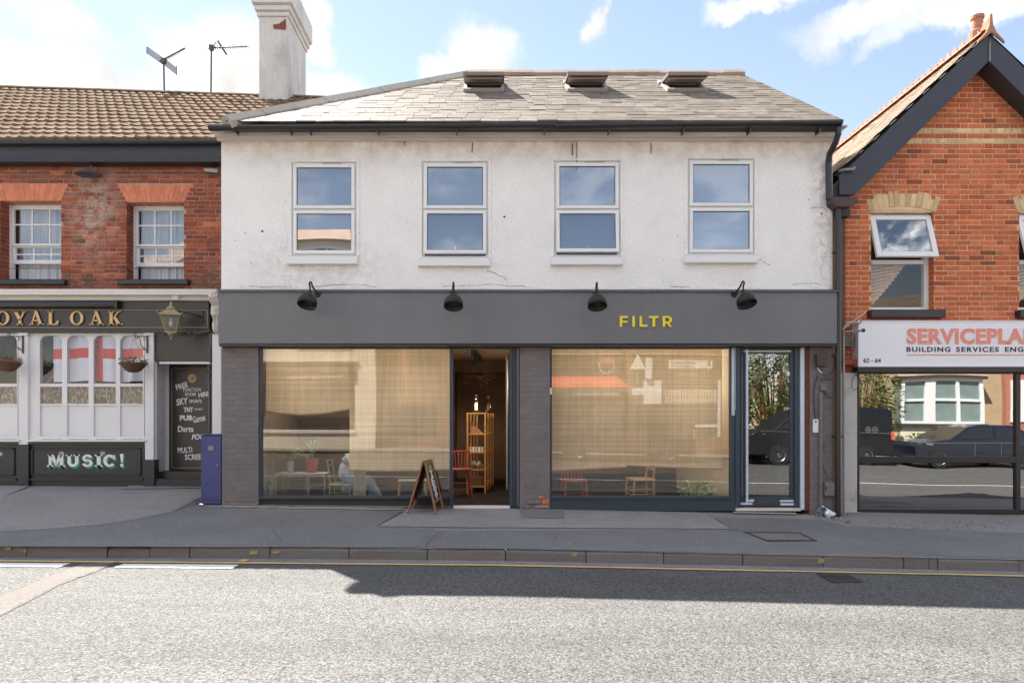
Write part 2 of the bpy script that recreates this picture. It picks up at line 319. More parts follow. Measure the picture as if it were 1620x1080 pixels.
M_white_line = mat('white_road_paint', (0.80, 0.78, 0.72), 0.7, 0.08, 9, dirt=(0.25, 0.23, 0.21), ds=10, dt=(0.6, 0.8), damt=0.6, bump=0.4, bs=90)
M_iron = mat('cast_iron', (0.10, 0.092, 0.086), 0.55, 0.2, 20, metal=0.5, bump=0.2, bs=60)
M_steel = mat('brushed_steel', (0.55, 0.55, 0.54), 0.28, 0.06, 20, metal=1.0)
M_film = mat('protective_film', (0.62, 0.68, 0.76), 0.35, 0.06, 9, bump=0.2, bs=20)
M_yellow = mat('yellow_letter', (0.85, 0.70, 0.05), 0.5, 0.02)
M_gold = mat('gold_letter', (0.72, 0.46, 0.22), 0.5, 0.08, 12)
M_goldline = mat('gold_line', (0.33, 0.24, 0.17), 0.6, 0.05)
M_letter_shadow = mat('black_letter_edge', (0.01, 0.01, 0.01), 0.5, 0)
M_chalk = mat('chalk_white', (0.80, 0.80, 0.80), 0.8, 0.08, 30)
M_green = mat('green_letter_edge', (0.02, 0.30, 0.17), 0.6, 0.1, 20)
M_orange = mat('orange_letter', (0.80, 0.19, 0.08), 0.5, 0.03)
M_signface = mat('white_sign_sheet', (0.84, 0.845, 0.87), 0.4, 0.02, 1.0)
M_ink = mat('black_letter', (0.03, 0.025, 0.03), 0.5, 0)
M_lampblack = mat('black_lamp_enamel', (0.016, 0.014, 0.014), 0.45, 0.08, 12)
M_brass = mat('aged_brass', (0.42, 0.34, 0.20), 0.5, 0.15, 12, metal=0.5, dirt=(0.10, 0.08, 0.06), ds=20, dt=(0.55, 0.7))
M_blue = mat('blue_cabinet_paint', (0.060, 0.068, 0.20), 0.45, 0.08, 5, speck=(0.2, 0.2, 0.35), ssc=40, sth=0.8, dirt=(0.03, 0.03, 0.10), ds=3)
M_wood = mat('varnished_wood', (0.30, 0.13, 0.06), 0.5, 0.2, 12, dirt=(0.12, 0.05, 0.03), ds=10, dt=(0.5, 0.75))
M_pine = mat('pale_timber', (0.50, 0.34, 0.18), 0.55, 0.12, 12, stretch=(1, 1, .2))
M_orange_pine = mat('orange_timber', (0.56, 0.28, 0.10), 0.5, 0.12, 12)
M_red = mat('red_painted_wood', (0.36, 0.06, 0.04), 0.4, 0.08, 9)
M_mint = mat('mint_paint', (0.36, 0.56, 0.44), 0.5, 0.05, 9)
M_sage = mat('sage_metal', (0.42, 0.42, 0.26), 0.4, 0.05, 9)
M_wall_in = mat('brown_plaster', (0.20, 0.155, 0.12), 0.85, 0.15, 1.8, dirt=(0.11, 0.08, 0.06), ds=1.3, dt=(0.45, 0.75), damt=0.6)
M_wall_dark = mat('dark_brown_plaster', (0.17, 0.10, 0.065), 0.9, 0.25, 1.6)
M_ceil = mat('cream_ceiling', (0.62, 0.55, 0.45), 0.9, 0.04)
M_floor_in = mat('dark_polished_floor', (0.028, 0.025, 0.026), 0.55, 0.3, 2.0, spec=0.15, dirt=(0.06, 0.055, 0.05), ds=1.6, dt=(0.5, 0.8))
M_plank = mat('reclaimed_board', (0.11, 0.07, 0.048), 0.8, 0.2, 6, piece=0.3, stretch=(.4, 1, 3))
M_leaf = mat('plant_leaf', (0.10, 0.17, 0.055), 0.5, 0.2, 10, piece=0.35)
M_leaf_pale = mat('pale_plant_leaf', (0.34, 0.42, 0.20), 0.5, 0.2, 10, piece=0.3)
M_leaf_dry = mat('dry_plant_leaf', (0.24, 0.13, 0.09), 0.8, 0.2, 10, piece=0.5)
M_coir = mat('coir_liner', (0.16, 0.075, 0.04), 0.95, 0.3, 40, bump=1, bs=80)
M_pot_cream = mat('cream_pot', (0.60, 0.47, 0.35), 0.7, 0.08)
M_pot_red = mat('red_clay_pot', (0.48, 0.13, 0.07), 0.6, 0.06)
M_pot_blue = mat('grey_blue_pot', (0.30, 0.36, 0.38), 0.6, 0.06)
M_heater = mat('grey_metal_grille', (0.30, 0.31, 0.30), 0.5, 0.05)
M_shirt = mat('pale_shirt_cloth', (0.60, 0.66, 0.74), 0.9, 0.08, 6, bump=0.4, bs=14)
M_jeans = mat('denim', (0.22, 0.30, 0.38), 0.9, 0.15, 10, bump=0.4, bs=20)
M_skin = mat('skin', (0.55, 0.34, 0.25), 0.55, 0.05)
M_hair = mat('brown_hair', (0.06, 0.035, 0.02), 0.6, 0.2, 30)
M_curtain = mat('net_curtain', (0.60, 0.63, 0.67), 0.9, 0.06, 5)
M_linen = mat('linen_curtain', (0.55, 0.50, 0.40), 0.9, 0.08, 8)
M_roller = mat('grey_roller_blind', (0.20, 0.23, 0.27), 0.8, 0.02)
M_dirtpatch = mat('soil_debris', (0.10, 0.075, 0.055), 0.95, 0.4, 30, bump=1, bs=60, speck=(0.4, 0.36, 0.30), ssc=70, sth=0.62)
M_brown_plastic = mat('brown_painted_box', (0.075, 0.048, 0.045), 0.6, 0.06)
M_conduit = mat('taupe_painted_conduit', (0.19, 0.165, 0.155), 0.6, 0.08, 8)
M_galv = mat('galvanised_pipe', (0.25, 0.24, 0.23), 0.5, 0.2, 14, metal=0.4)
M_flag_white = mat('flag_white_cloth', (0.66, 0.66, 0.74), 0.9, 0.05, 5)
M_flag_red = mat('flag_red_cloth', (0.60, 0.045, 0.04), 0.9, 0.05, 5)
M_flag_blue = mat('flag_blue_cloth', (0.03, 0.05, 0.20), 0.9, 0.05, 5)
M_bamboo = None
def make_bamboo():
    m = mat('woven_bamboo_blind', (0.92, 0.73, 0.50), 0.8, 0.12, 1.2, dirt=(0.72, 0.50, 0.29), ds=1.0, dt=(0.45, 0.8), damt=0.5)
    nt = m.node_tree; N = nt.nodes; L = nt.links; b = N['Principled BSDF']
    geo = N.new('ShaderNodeNewGeometry'); mp = N.new('ShaderNodeMapping'); mp.inputs['Scale'].default_value = (0.25, 0.2, 70); L.new(geo.outputs['Position'], mp.inputs[0])
    n = N.new('ShaderNodeTexNoise'); n.inputs['Scale'].default_value = 1; n.inputs['Detail'].default_value = 3; L.new(mp.outputs[0], n.inputs['Vector'])
    mp2 = N.new('ShaderNodeMapping'); mp2.inputs['Scale'].default_value = (34, 1, 1.2); L.new(geo.outputs['Position'], mp2.inputs[0])
    n2 = N.new('ShaderNodeTexNoise'); n2.inputs['Scale'].default_value = 1; n2.inputs['Detail'].default_value = 2; L.new(mp2.outputs[0], n2.inputs['Vector'])
    ad = N.new('ShaderNodeMath'); q2 = N.new('ShaderNodeMath'); q2.operation = 'MULTIPLY'; q2.inputs[1].default_value = .45; L.new(n2.outputs['Fac'], q2.inputs[0]); L.new(n.outputs['Fac'], ad.inputs[0]); L.new(q2.outputs[0], ad.inputs[1])
    mr = N.new('ShaderNodeMapRange'); L.new(ad.outputs[0], mr.inputs[0]); mr.inputs[1].default_value = .45; mr.inputs[2].default_value = 1.0; mr.inputs[3].default_value = .70; mr.inputs[4].default_value = 1.15
    old = b.inputs['Base Color'].links[0].from_socket
    sc_ = N.new('ShaderNodeVectorMath'); sc_.operation = 'SCALE'; L.new(old, sc_.inputs[0]); L.new(mr.outputs[0], sc_.inputs['Scale']); L.new(sc_.outputs[0], b.inputs['Base Color'])
    bn = N.new('ShaderNodeBump'); bn.inputs['Strength'].default_value = .5; bn.inputs['Distance'].default_value = .004; L.new(ad.outputs[0], bn.inputs['Height']); L.new(bn.outputs[0], b.inputs['Normal'])
    # a little daylight comes through the weave
    tr = N.new('ShaderNodeBsdfTranslucent'); L.new(sc_.outputs[0], tr.inputs[0]); mx = N.new('ShaderNodeMixShader'); mx.inputs[0].default_value = .38
    out = N['Material Output']; L.new(b.outputs[0], mx.inputs[1]); L.new(tr.outputs[0], mx.inputs[2]); L.new(mx.outputs[0], out.inputs[0])
    return m
M_bamboo = make_bamboo()
G_up = glass('upper_window_glass', 0.42, (0.7, 0.75, 0.78), 0.25, 1.6)
G_shop = glass('shop_window_glass', 0.12, (0.95, 0.96, 0.94), 0.12, 0.9)
G_door = glass('door_glass', 0.30, (0.80, 0.84, 0.86), 0.12, 1.1)
G_right = glass('dark_office_glass', 0.42, (0.35, 0.42, 0.42), 0.30, 0.9)
G_pub = glass('pub_sash_glass', 0.20, (0.85, 0.88, 0.90), 0.4, 3.0)
G_pubshop = glass('pub_bar_glass', 0.07, (0.97, 0.97, 0.98), 0.3, 2.0)
G_clear = glass('clear_jar_glass', 0.15, (0.85, 0.75, 0.6))
G_lantern = glass('lantern_glass', 0.15, (0.75, 0.72, 0.62))
def make_obscure():
    m = mat('obscure_patterned_glass', (0.20, 0.15, 0.10), 0.25, 0.3, 8, palette=None, dirt=(0.50, 0.45, 0.38), ds=42, dt=(0.50, 0.58), damt=0.9, bump=1.0, bs=45, spec=0.8, stretch=(1, 1, .45))  # pale flecks paint the highlights of the patterned glass into its colour
    return m
M_obscure = make_obscure()
def emis(name, col, st):
    m = bpy.data.materials.new(name); m.use_nodes = True; b = m.node_tree.nodes['Principled BSDF']
    b.inputs['Base Color'].default_value = (*col, 1); b.inputs['Emission Color'].default_value = (*col, 1); b.inputs['Emission Strength'].default_value = st
    return m
M_led = emis('lit_spot_lamp', (1.0, 0.93, 0.8), 30)
M_bulb2 = emis('lit_bulb', (1.0, .85, .6), 12)
M_bulb = emis('lit_filament', (1.0, 0.75, 0.4), 5)

# road surface: worn chippings, colour from the stones themselves
def make_road():
    m = bpy.data.materials.new('worn_road_chippings'); m.use_nodes = True; nt = m.node_tree; N = nt.nodes; L = nt.links; b = N['Principled BSDF']
    geo = N.new('ShaderNodeNewGeometry')
    v = N.new('ShaderNodeTexVoronoi'); v.inputs['Scale'].default_value = 75; L.new(geo.outputs['Position'], v.inputs['Vector'])
    cr = N.new('ShaderNodeValToRGB'); e = cr.color_ramp.elements
    e[0].position = 0; e[0].color = (.048, .046, .044, 1); e[1].position = 1; e[1].color = (.19, .187, .18, 1)
    x = e.new(.18); x.color = (.098, .096, .092, 1); x = e.new(.7); x.color = (.130, .128, .123, 1)
    sp = N.new('ShaderNodeSeparateColor'); L.new(v.outputs['Color'], sp.inputs[0]); L.new(sp.outputs[0], cr.inputs[0])
    mpx = N.new('ShaderNodeMapping'); mpx.inputs['Scale'].default_value = (.35, 1.6, 1); L.new(geo.outputs['Position'], mpx.inputs[0])
    n = N.new('ShaderNodeTexNoise'); n.inputs['Scale'].default_value = .9; n.inputs['Detail'].default_value = 8; n.inputs['Roughness'].default_value = .65; L.new(mpx.outputs[0], n.inputs['Vector'])
    mr = N.new('ShaderNodeMapRange'); L.new(n.outputs['Fac'], mr.inputs[0]); mr.inputs[1].default_value = .3; mr.inputs[2].default_value = .7; mr.inputs[3].default_value = .80; mr.inputs[4].default_value = 1.15
    s = N.new('ShaderNodeVectorMath'); s.operation = 'SCALE'; L.new(cr.outputs[0], s.inputs[0]); L.new(mr.outputs[0], s.inputs['Scale'])
    # dark tar between the stones
    mrd = N.new('ShaderNodeMapRange'); L.new(v.outputs['Distance'], mrd.inputs[0]); mrd.inputs[1].default_value = .42; mrd.inputs[2].default_value = .75; mrd.inputs[3].default_value = 1; mrd.inputs[4].default_value = .5
    s2 = N.new('ShaderNodeVectorMath'); s2.operation = 'SCALE'; L.new(s.outputs[0], s2.inputs[0]); L.new(mrd.outputs[0], s2.inputs['Scale'])
    L.new(s2.outputs[0], b.inputs['Base Color']); b.inputs['Roughness'].default_value = .85; b.inputs['Specular IOR Level'].default_value = .35
    inv = N.new('ShaderNodeMath'); inv.operation = 'SUBTRACT'; inv.inputs[0].default_value = 1; L.new(v.outputs['Distance'], inv.inputs[1])
    n3 = N.new('ShaderNodeTexNoise'); n3.inputs['Scale'].default_value = 120; L.new(geo.outputs['Position'], n3.inputs['Vector'])
    ad = N.new('ShaderNodeMath'); L.new(inv.outputs[0], ad.inputs[0]); L.new(n3.outputs['Fac'], ad.inputs[1])
    bn = N.new('ShaderNodeBump'); bn.inputs['Strength'].default_value = .55; bn.inputs['Distance'].default_value = .006; L.new(ad.outputs[0], bn.inputs['Height']); L.new(bn.outputs[0], b.inputs['Normal'])
    return m
M_road = make_road()

# ------------------------------------------------------------------ lettering
def text(body, x0, x1, z0, z1, y, m, parent, name='lettering', bold=0.0, shear=0.0, rot=0.0, face=-1, th=0.004, spacing=1.0, arr=None, label=None):
    cu = bpy.data.curves.new('t', 'FONT'); cu.body = body; cu.size = 1; cu.offset = bold; cu.shear = shear; cu.space_character = spacing; cu.resolution_u = 3
    cu.extrude = 0.05
    o = bpy.data.objects.new('t', cu); COL.objects.link(o)
    dg = bpy.context.evaluated_depsgraph_get(); dg.update(); me = bpy.data.meshes.new_from_object(o.evaluated_get(dg))
    bpy.data.objects.remove(o); bpy.data.curves.remove(cu)
    vx = [v.co.x for v in me.vertices]; vy = [v.co.y for v in me.vertices]
    a, b_, c, d = min(vx), max(vx), min(vy), max(vy)
    mb = MB(); ca, sa = math.cos(rot), math.sin(rot); cx, cz = (x0+x1)/2, (z0+z1)/2
    w, h = abs(x1-x0), z1-z0
    pts = []
    for v in me.vertices:
        u = ((v.co.x-a)/(b_-a)-.5)*w; t = ((v.co.y-c)/(d-c)-.5)*h
        u, t = u*ca-t*sa, u*sa+t*ca
        if face < 0: pts.append((cx+u, y-(th if v.co.z > 0 else 0), cz+t))
        else: pts.append((cx-u, y+(th if v.co.z > 0 else 0), cz+t))
    fs = [tuple(p.vertices) for p in me.polygons]
    bpy.data.meshes.remove(me)
    mb.v = pts; mb.f = fs
    if arr is not None: arr.append(mb)
    return mb.build(name, m, parent, label=label)
def ptext(body, px0, px1, py0, py1, y, m, parent, **k):   # py0 top, py1 bottom
    return text(body, X(px0, y), X(px1, y), Z(py1, y), Z(py0, y), y, m, parent, **k)

# ------------------------------------------------------------------ masonry
def wall_sheet(mb, x0, x1, z0, z1, y0, y1, holes):
    """a wall slab with rectangular openings, reveals included, no inner faces"""
    xs = sorted({x0, x1, *[h[0] for h in holes], *[h[1] for h in holes]}); zs = sorted({z0, z1, *[h[2] for h in holes], *[h[3] for h in holes]})
    xs = [x for x in xs if x0-1e-6 <= x <= x1+1e-6]; zs = [z for z in zs if z0-1e-6 <= z <= z1+1e-6]
    def solid(i, j):
        if i < 0 or j < 0 or i >= len(xs)-1 or j >= len(zs)-1: return False
        cx, cz = (xs[i]+xs[i+1])/2, (zs[j]+zs[j+1])/2
        return not any(h[0] < cx < h[1] and h[2] < cz < h[3] for h in holes)
    for i in range(len(xs)-1):
        for j in range(len(zs)-1):
            if not solid(i, j): continue
            a, b_, c, d = xs[i], xs[i+1], zs[j], zs[j+1]
            mb.quad((a, y0, c), (b_, y0, c), (b_, y0, d), (a, y0, d)); mb.quad((b_, y1, c), (a, y1, c), (a, y1, d), (b_, y1, d))
            if not solid(i-1, j): mb.quad((a, y1, c), (a, y0, c), (a, y0, d), (a, y1, d))
            if not solid(i+1, j): mb.quad((b_, y0, c), (b_, y1, c), (b_, y1, d), (b_, y0, d))
            if not solid(i, j-1): mb.quad((a, y1, c), (b_, y1, c), (b_, y0, c), (a, y0, c))
            if not solid(i, j+1): mb.quad((a, y0, d), (b_, y0, d), (b_, y1, d), (a, y1, d))
    return mb

def unit_brick(name, m, seed):
    r = random.Random(seed); c = 0.04
    vs_ = []; fs = []
    ring = [(-.5, -.5), (.5, -.5), (.5, .5), (-.5, .5)]
    # back ring, front outer ring (set back), front inner ring : a brick with a softened arris
    for (x, z) in ring: vs_.append((x, .5, z))
    for (x, z) in ring: vs_.append((x, -.32, z))
    for (x, z) in ring: vs_.append((x*(1-.05)+r.uniform(-.006, .006), -.5, z*(1-.14)+r.uniform(-.015, .015)))
    for k in range(4):
        l = (k+1) % 4; fs.append((k, l, l+4, k+4)); fs.append((k+4, l+4, l+8, k+8))
    fs.append((8, 9, 10, 11))
    me = bpy.data.meshes.new(name); me.from_pydata(vs_, [], fs); me.materials.append(m); return me
def brick_meshes(m): return [unit_brick('brick', m, k) for k in range(4)]
def brick_field(rects, y, meshes, parent, limit=300, depth=0.016, name='brick', stuff_name='brick_field', jit=0.002, order=None):
    """rects: (x0,x1,z0,z1); the first `limit` are objects, the rest one joined part"""
    if order: rects = sorted(rects, key=order)
    rest = MB(); m = meshes[0].materials[0]
    for i, (x0, x1, z0, z1) in enumerate(rects):
        w, h = x1-x0, z1-z0; cx = (x0+x1)/2+rnd.uniform(-jit, jit)*.5; cz = (z0+z1)/2+rnd.uniform(-jit, jit)*.5; yy = y+rnd.uniform(-jit, jit)
        rot = rnd.uniform(-.006, .006)
        if i < limit:
            o = bpy.data.objects.new(name, meshes[i % len(meshes)]); link(o, parent, (cx, yy+depth/2-.006, cz))
            o.scale = (w, depth, h); o.rotation_euler = (0, rot, 0)
        else:
            me = meshes[i % len(meshes)]
            rest.add([(cx+v.co.x*w, yy+depth/2-.006+v.co.y*depth, cz+v.co.z*h) for v in me.vertices], [tuple(p.vertices) for p in me.polygons])
    if rest.v:
        o = rest.build(stuff_name, m, parent); o['kind'] = 'stuff'
def sub_iv(iv, cuts):
    out = [iv]
    for a, b_ in cuts:
        nw = []
        for (p, q) in out:
            if b_ <= p or a >= q: nw.append((p, q)); continue
            if a > p: nw.append((p, a))
            if b_ < q: nw.append((b_, q))
        out = nw
    return out
def courses(x0, x1, z0, z1, ch, L_=0.215, Hd=0.102, j=0.010, cuts=None, bond='flemish', phase=0.0):
    """rects of a brick wall; cuts(zmid) -> list of (a,b) spans with no bricks"""
    out = []; z = z0; row = 0
    while z+ch*0.5 < z1:
        zt = min(z+ch-j, z1); zc = (z+zt)/2
        cs = cuts(zc) if cuts else []
        x = x0-(0 if row % 2 == 0 else (L_+Hd)/2+j)-phase; k = 0 if row % 2 == 0 else 0
        while x < x1:
            if bond == 'flemish': w = L_ if k % 2 == 0 else Hd
            elif bond == 'garden': w = L_ if k % 4 != 3 else Hd
            else: w = L_
            w2 = w+rnd.uniform(-.004, .004)
            a, b_ = max(x, x0), min(x+w2, x1)
            if b_-a > .02:
                for (p, q) in sub_iv((a, b_), cs):
                    if q-p > .022: out.append((p, q, z+rnd.uniform(-.0015, .0015), zt+rnd.uniform(-.0015, .0015)))
            x += w2+j; k += 1
        z += ch; row += 1
    return out
def pieces(mats_, meshes, parent, limit, name, stuff_name, stuff_mat=None):
    rest = MB()
    for i, M in enumerate(mats_):
        me = meshes[i % len(meshes)]
        if i < limit:
            o = bpy.data.objects.new(name, me); loc, rot, scl = M.decompose(); link(o, parent, loc); o.rotation_mode = 'QUATERNION'; o.rotation_quaternion = rot; o.scale = scl
        else:
            rest.add([M @ v.co for v in me.vertices], [tuple(p.vertices) for p in me.polygons])
    if rest.v:
        o = rest.build(stuff_name, stuff_mat or meshes[0].materials[0], parent); o['kind'] = 'stuff'
def basis(o, ex, ey, ez):
    M = Matrix.Identity(4)
    for i in range(3): M[i][0] = ex[i]; M[i][1] = ey[i]; M[i][2] = ez[i]; M[i][3] = o[i]
    return M
def mesh_of(name, mb, m, smooth=False):
    me = bpy.data.meshes.new(name); me.from_pydata(mb.v, [], mb.f); me.materials.append(m); return me

# ================================================================== GROUND
XPB = X(350)
def sheet(pts, name, m, f, lift=0.0, kind='structure', parent=None):
    import bmesh
    bm = bmesh.new(); bm.faces.new([bm.verts.new((x, y, 0)) for x, y in pts])
    bmesh.ops.triangulate(bm, faces=bm.faces[:])
    bmesh.ops.bisect_plane(bm, geom=bm.verts[:]+bm.edges[:]+bm.faces[:], plane_co=(0, 0, 0), plane_no=(1, 0, 0))
    bm.verts.ensure_lookup_table(); mb = MB(); mb.add([(v.co.x, v.co.y, f(v.co.x, v.co.y)+lift) for v in bm.verts], [tuple(v.index for v in fc.verts) for fc in bm.faces]); bm.free()
    o = mb.build(name, m, parent)
    if parent is None: tag(o, kind=kind)
    return o
sheet([(-60, KY), (60, KY), (60, .10), (-60, .10)], 'pavement', M_path, gp); sheet([(4.5, .10), (60, .10), (60, .6), (4.5, .6)], 'pavement', M_path, gp)
sheet([(-60, -15), (60, -15), (60, KY+.05), (-60, KY+.05)], 'road', M_road, gr)
go = MB(); go.quad((-400, -400, -2.2), (400, -400, -2.2), (400, 400, -2.2), (-400, 400, -2.2)); tag(go.build('ground', M_path), kind='structure')
sheet([(-60, -60), (60, -60), (60, -14.9), (-60, -14.9)], 'far_pavement', M_path, lambda x, y: gr(x, -15)+.1)
def px_sheet(pts, name, m, f, lift, kind='structure'):
    return sheet([on_plane(a, b_, f)[:2] for a, b_ in pts], name, m, f, lift, kind)
px_sheet([(-60, 842), (90, 836), (180, 828), (268, 811), (312, 797), (330, 800), (345, 805), (640, 809), (592, 834), (690, 836), (690, 866), (-60, 864)], 'pavement_patch', M_path_new, gp, .004)
px_sheet([(1128, 818), (1300, 822), (1340, 832), (1700, 846), (1700, 884), (690, 867.5), (690, 840), (1165, 838)], 'pavement_patch', M_path_new, gp, .004)
px_sheet([(644, 811), (815, 808), (900, 811), (1112, 811), (1155, 837), (760, 835), (598, 833)], 'pavement_patch', M_path_pale, gp, .008)
px_sheet([(318, 799), (352, 796.5), (640, 800), (636, 807.5), (330, 803)], 'cement_strip', M_cement, gp, .010)
px_sheet([(348, 796), (712, 801), (712, 804), (420, 801)], 'cement_strip', M_cement, gp, .016)
def fz(x, y, yf):
    t_ = max(0, min(1, (y-yf)/(1.1-yf))); return gp(x, yf)*(1-t_)+(.19-.0085*(x+5))*t_
fe = [(-320, 846), (-60, 843), (0, 841.5), (60, 838), (90, 836), (135, 832.5), (180, 828), (225, 820), (268, 811), (292, 803.5), (317, 796.5), (352, 795)]
mb = MB(); v = []; NR = 8
fpts = [on_plane(a, b_, gp) for a, b_ in fe]; fpts[-1] = (XPB, fpts[-1][1], 0); fpts[-2] = (fpts[-2][0], fpts[-2][1], 0)
for (x, y, z) in fpts:
    for k in range(NR+1):
        yy = y+(1.3-y)*k/NR; v.append((x, yy, fz(x, yy, y)+.007))
mb.add(v, [(i*(NR+1)+k, (i+1)*(NR+1)+k, (i+1)*(NR+1)+k+1, i*(NR+1)+k+1) for i in range(len(fe)-1) for k in range(NR)]); tag(mb.build('forecourt', M_path), kind='structure')
def on_fc(px, py):
    f = lambda x, y: fz(x, y, -1.2 if x < -6 else -1.2+(x+6)*.45); return on_plane(px, py, f)
for pts, nm in (([(-40, 770), (46, 771), (-2, 792), (-40, 806)], 'cellar_slab'), ([(205, 770.5), (320, 769), (320, 774), (190, 776)], 'step_apron')):
    mb = MB(); mb.add([(p[0], p[1], p[2]+.028) for p in [on_fc(a, b_) for a, b_ in pts]], [(0, 1, 2, 3)]); tag(mb.build(nm, M_path_pale), kind='structure')

def strip_px(y0, y1, x0, x1, name, m, lift=.004, wob=0.0):
    n = 60; mb = MB(); v = []; r = random.Random(int(abs(x0)*100))
    for i in range(n+1):
        x = x0+(x1-x0)*i/n; a = r.uniform(-wob, wob); b_ = r.uniform(-wob, wob)
        v += [(x, y0+a, gr(x, y0)+lift), (x, y1+b_, gr(x, y1)+lift)]
    mb.add(v, [(2*i, 2*i+2, 2*i+3, 2*i+1)[::-1] for i in range(n)]); o = mb.build(name, m); tag(o, kind='structure'); return o
strip_px(KY-.001, KY-.15, -12, 12, 'gutter_channel', M_gutter_grit, .003)
def rx(px, y): return (px-782)/1080*(D+y)
strip_px(-2.77, -2.845, -12, 12, 'yellow_line_marking', M_yellow_line, .007, .004)
strip_px(-2.90, -3.07, -12, rx(112, -2.9), 'white_line_marking', M_white_line, .007, .004)
strip_px(-2.90, -3.07, rx(196, -2.9), rx(378, -2.9), 'white_line_marking', M_white_line, .007, .004)
px_sheet([(383, 886), (396, 886), (388, 889.5), (375, 889.5)], 'yellow_line_marking', M_yellow_line, gr, .012)
strip_px(-6.35, -6.45, -12, 16, 'white_line_marking', M_white_line, .006, .004)
# reinstated trench crossing the road, with tarred joints
M_trench = mat('patched_road', (0.118, 0.106, 0.097), .9, .1, 2, speck=(.22, .19, .17), ssc=90, sth=.55, bump=.8, bs=100, bdist=.006)
px_sheet([(133, 891), (188, 888.5), (150, 905), (95, 925), (0, 975), (-90, 1010), (-90, 972), (0, 941)], 'trench_patch', M_trench, gr, .004)
M_tar = mat('tar_joint', (.02, .02, .02), .5)
for pts in ([(137, 889), (95, 905), (40, 926), (0, 940), (-80, 969)], [(190, 887), (176, 893), (150, 904), (118, 915)], [(118, 912), (60, 940), (0, 974), (-70, 1005)]):
    mb = MB(); v = []; f = []
    den = []
    for a, b_ in zip(pts, pts[1:]):
        for k in range(8): den.append((a[0]+(b_[0]-a[0])*k/8, a[1]+(b_[1]-a[1])*k/8+rnd.uniform(-.8, .8)))
    den.append(pts[-1]); w = .016 if pts[0][0] != 118 else .008
    for (a, b_) in den:
        x, y, z = on_plane(a, b_, gr); v += [(x, y-w*rnd.uniform(.6, 1.4), z+.009), (x, y+w, z+.009)]
    for i in range(len(den)-1): f.append((2*i, 2*i+1, 2*i+3, 2*i+2))
    mb.add(v, f); tag(mb.build('tar_joint', M_tar), kind='structure')
# kerb: haunching + stones
kb = MB()
for ka, kc in ((-60, 0), (0, 60)): kb.hexa([(ka, KY+.03, gr(ka, KY)-.2), (kc, KY+.03, gr(kc, KY)-.2), (kc, KY+.12, gr(kc, KY)-.2), (ka, KY+.12, gr(ka, KY)-.2), (ka, KY+.03, gp(ka, KY)-.03), (kc, KY+.03, gp(kc, KY)-.03), (kc, KY+.12, gp(kc, KY)-.03), (ka, KY+.12, gp(ka, KY)-.03)])
kerb = tag(kb.build('kerb', M_kerb), kind='structure')
kpx = [-340, -210, -83, 42, 170, 237, 300, 427, 552, 676, 800, 927, 1050, 1175, 1303, 1430, 1470, 1484, 1612, 1740, 1860]
for i, (a, b_) in enumerate(zip(kpx, kpx[1:])):
    x0 = rx(a, KY)+.005; x1 = rx(b_, KY)-.005; mb = MB(); dy = rnd.uniform(-.006, .006); dz = rnd.uniform(-.004, .004)
    if (a, b_) == (170, 237): dz = -.022
    v = []; ns = 7
    for k in range(ns):
        x = x0+(x1-x0)*k/(ns-1); zt = gp(x, KY)+dz+.004; zb = gr(x, KY)-.06; q = rnd.uniform(-.003, .003); e = .004 if k in (0, ns-1) else 0
        v += [(x, KY+dy, zb), (x, KY+dy+q, zt-.032-e), (x, KY+dy+.012+q, zt-.010-e), (x, KY+dy+.032, zt-e), (x, KY+.125, zt-e), (x, KY+.125, zb)]
    f = [tuple(range(6)), tuple(range((ns-1)*6, ns*6))[::-1]]
    for k in range(ns-1):
        for j in range(6): f.append((k*6+j, (k+1)*6+j, (k+1)*6+(j+1) % 6, k*6+(j+1) % 6)[::-1])
    mb.add(v, f); mb.build('kerb_stone', M_kerb, kerb)
M_mark = mat('ochre_kerb_paint', (.40, .31, .15), .8, .2, 40)
for (a, b_, c, d) in ((9, 19, 864, 870), (38, 43, 867, 873), (396, 408, 870, 876), (431, 442, 871, 875), (904, 912, 873, 879), (1292, 1303, 883, 890)):
    mb = MB(); x0 = rx(a, KY); x1 = rx(b_, KY); z0 = CZ-(d-664)/S(KY); z1 = CZ-(c-664)/S(KY)
    mb.prism([(x0, z0), (x1, z0+.004), (x1+.004, z1), (x0+.006, z1-.003)], KY-.016, KY-.008); mb.build('paint_mark', M_mark, kerb)
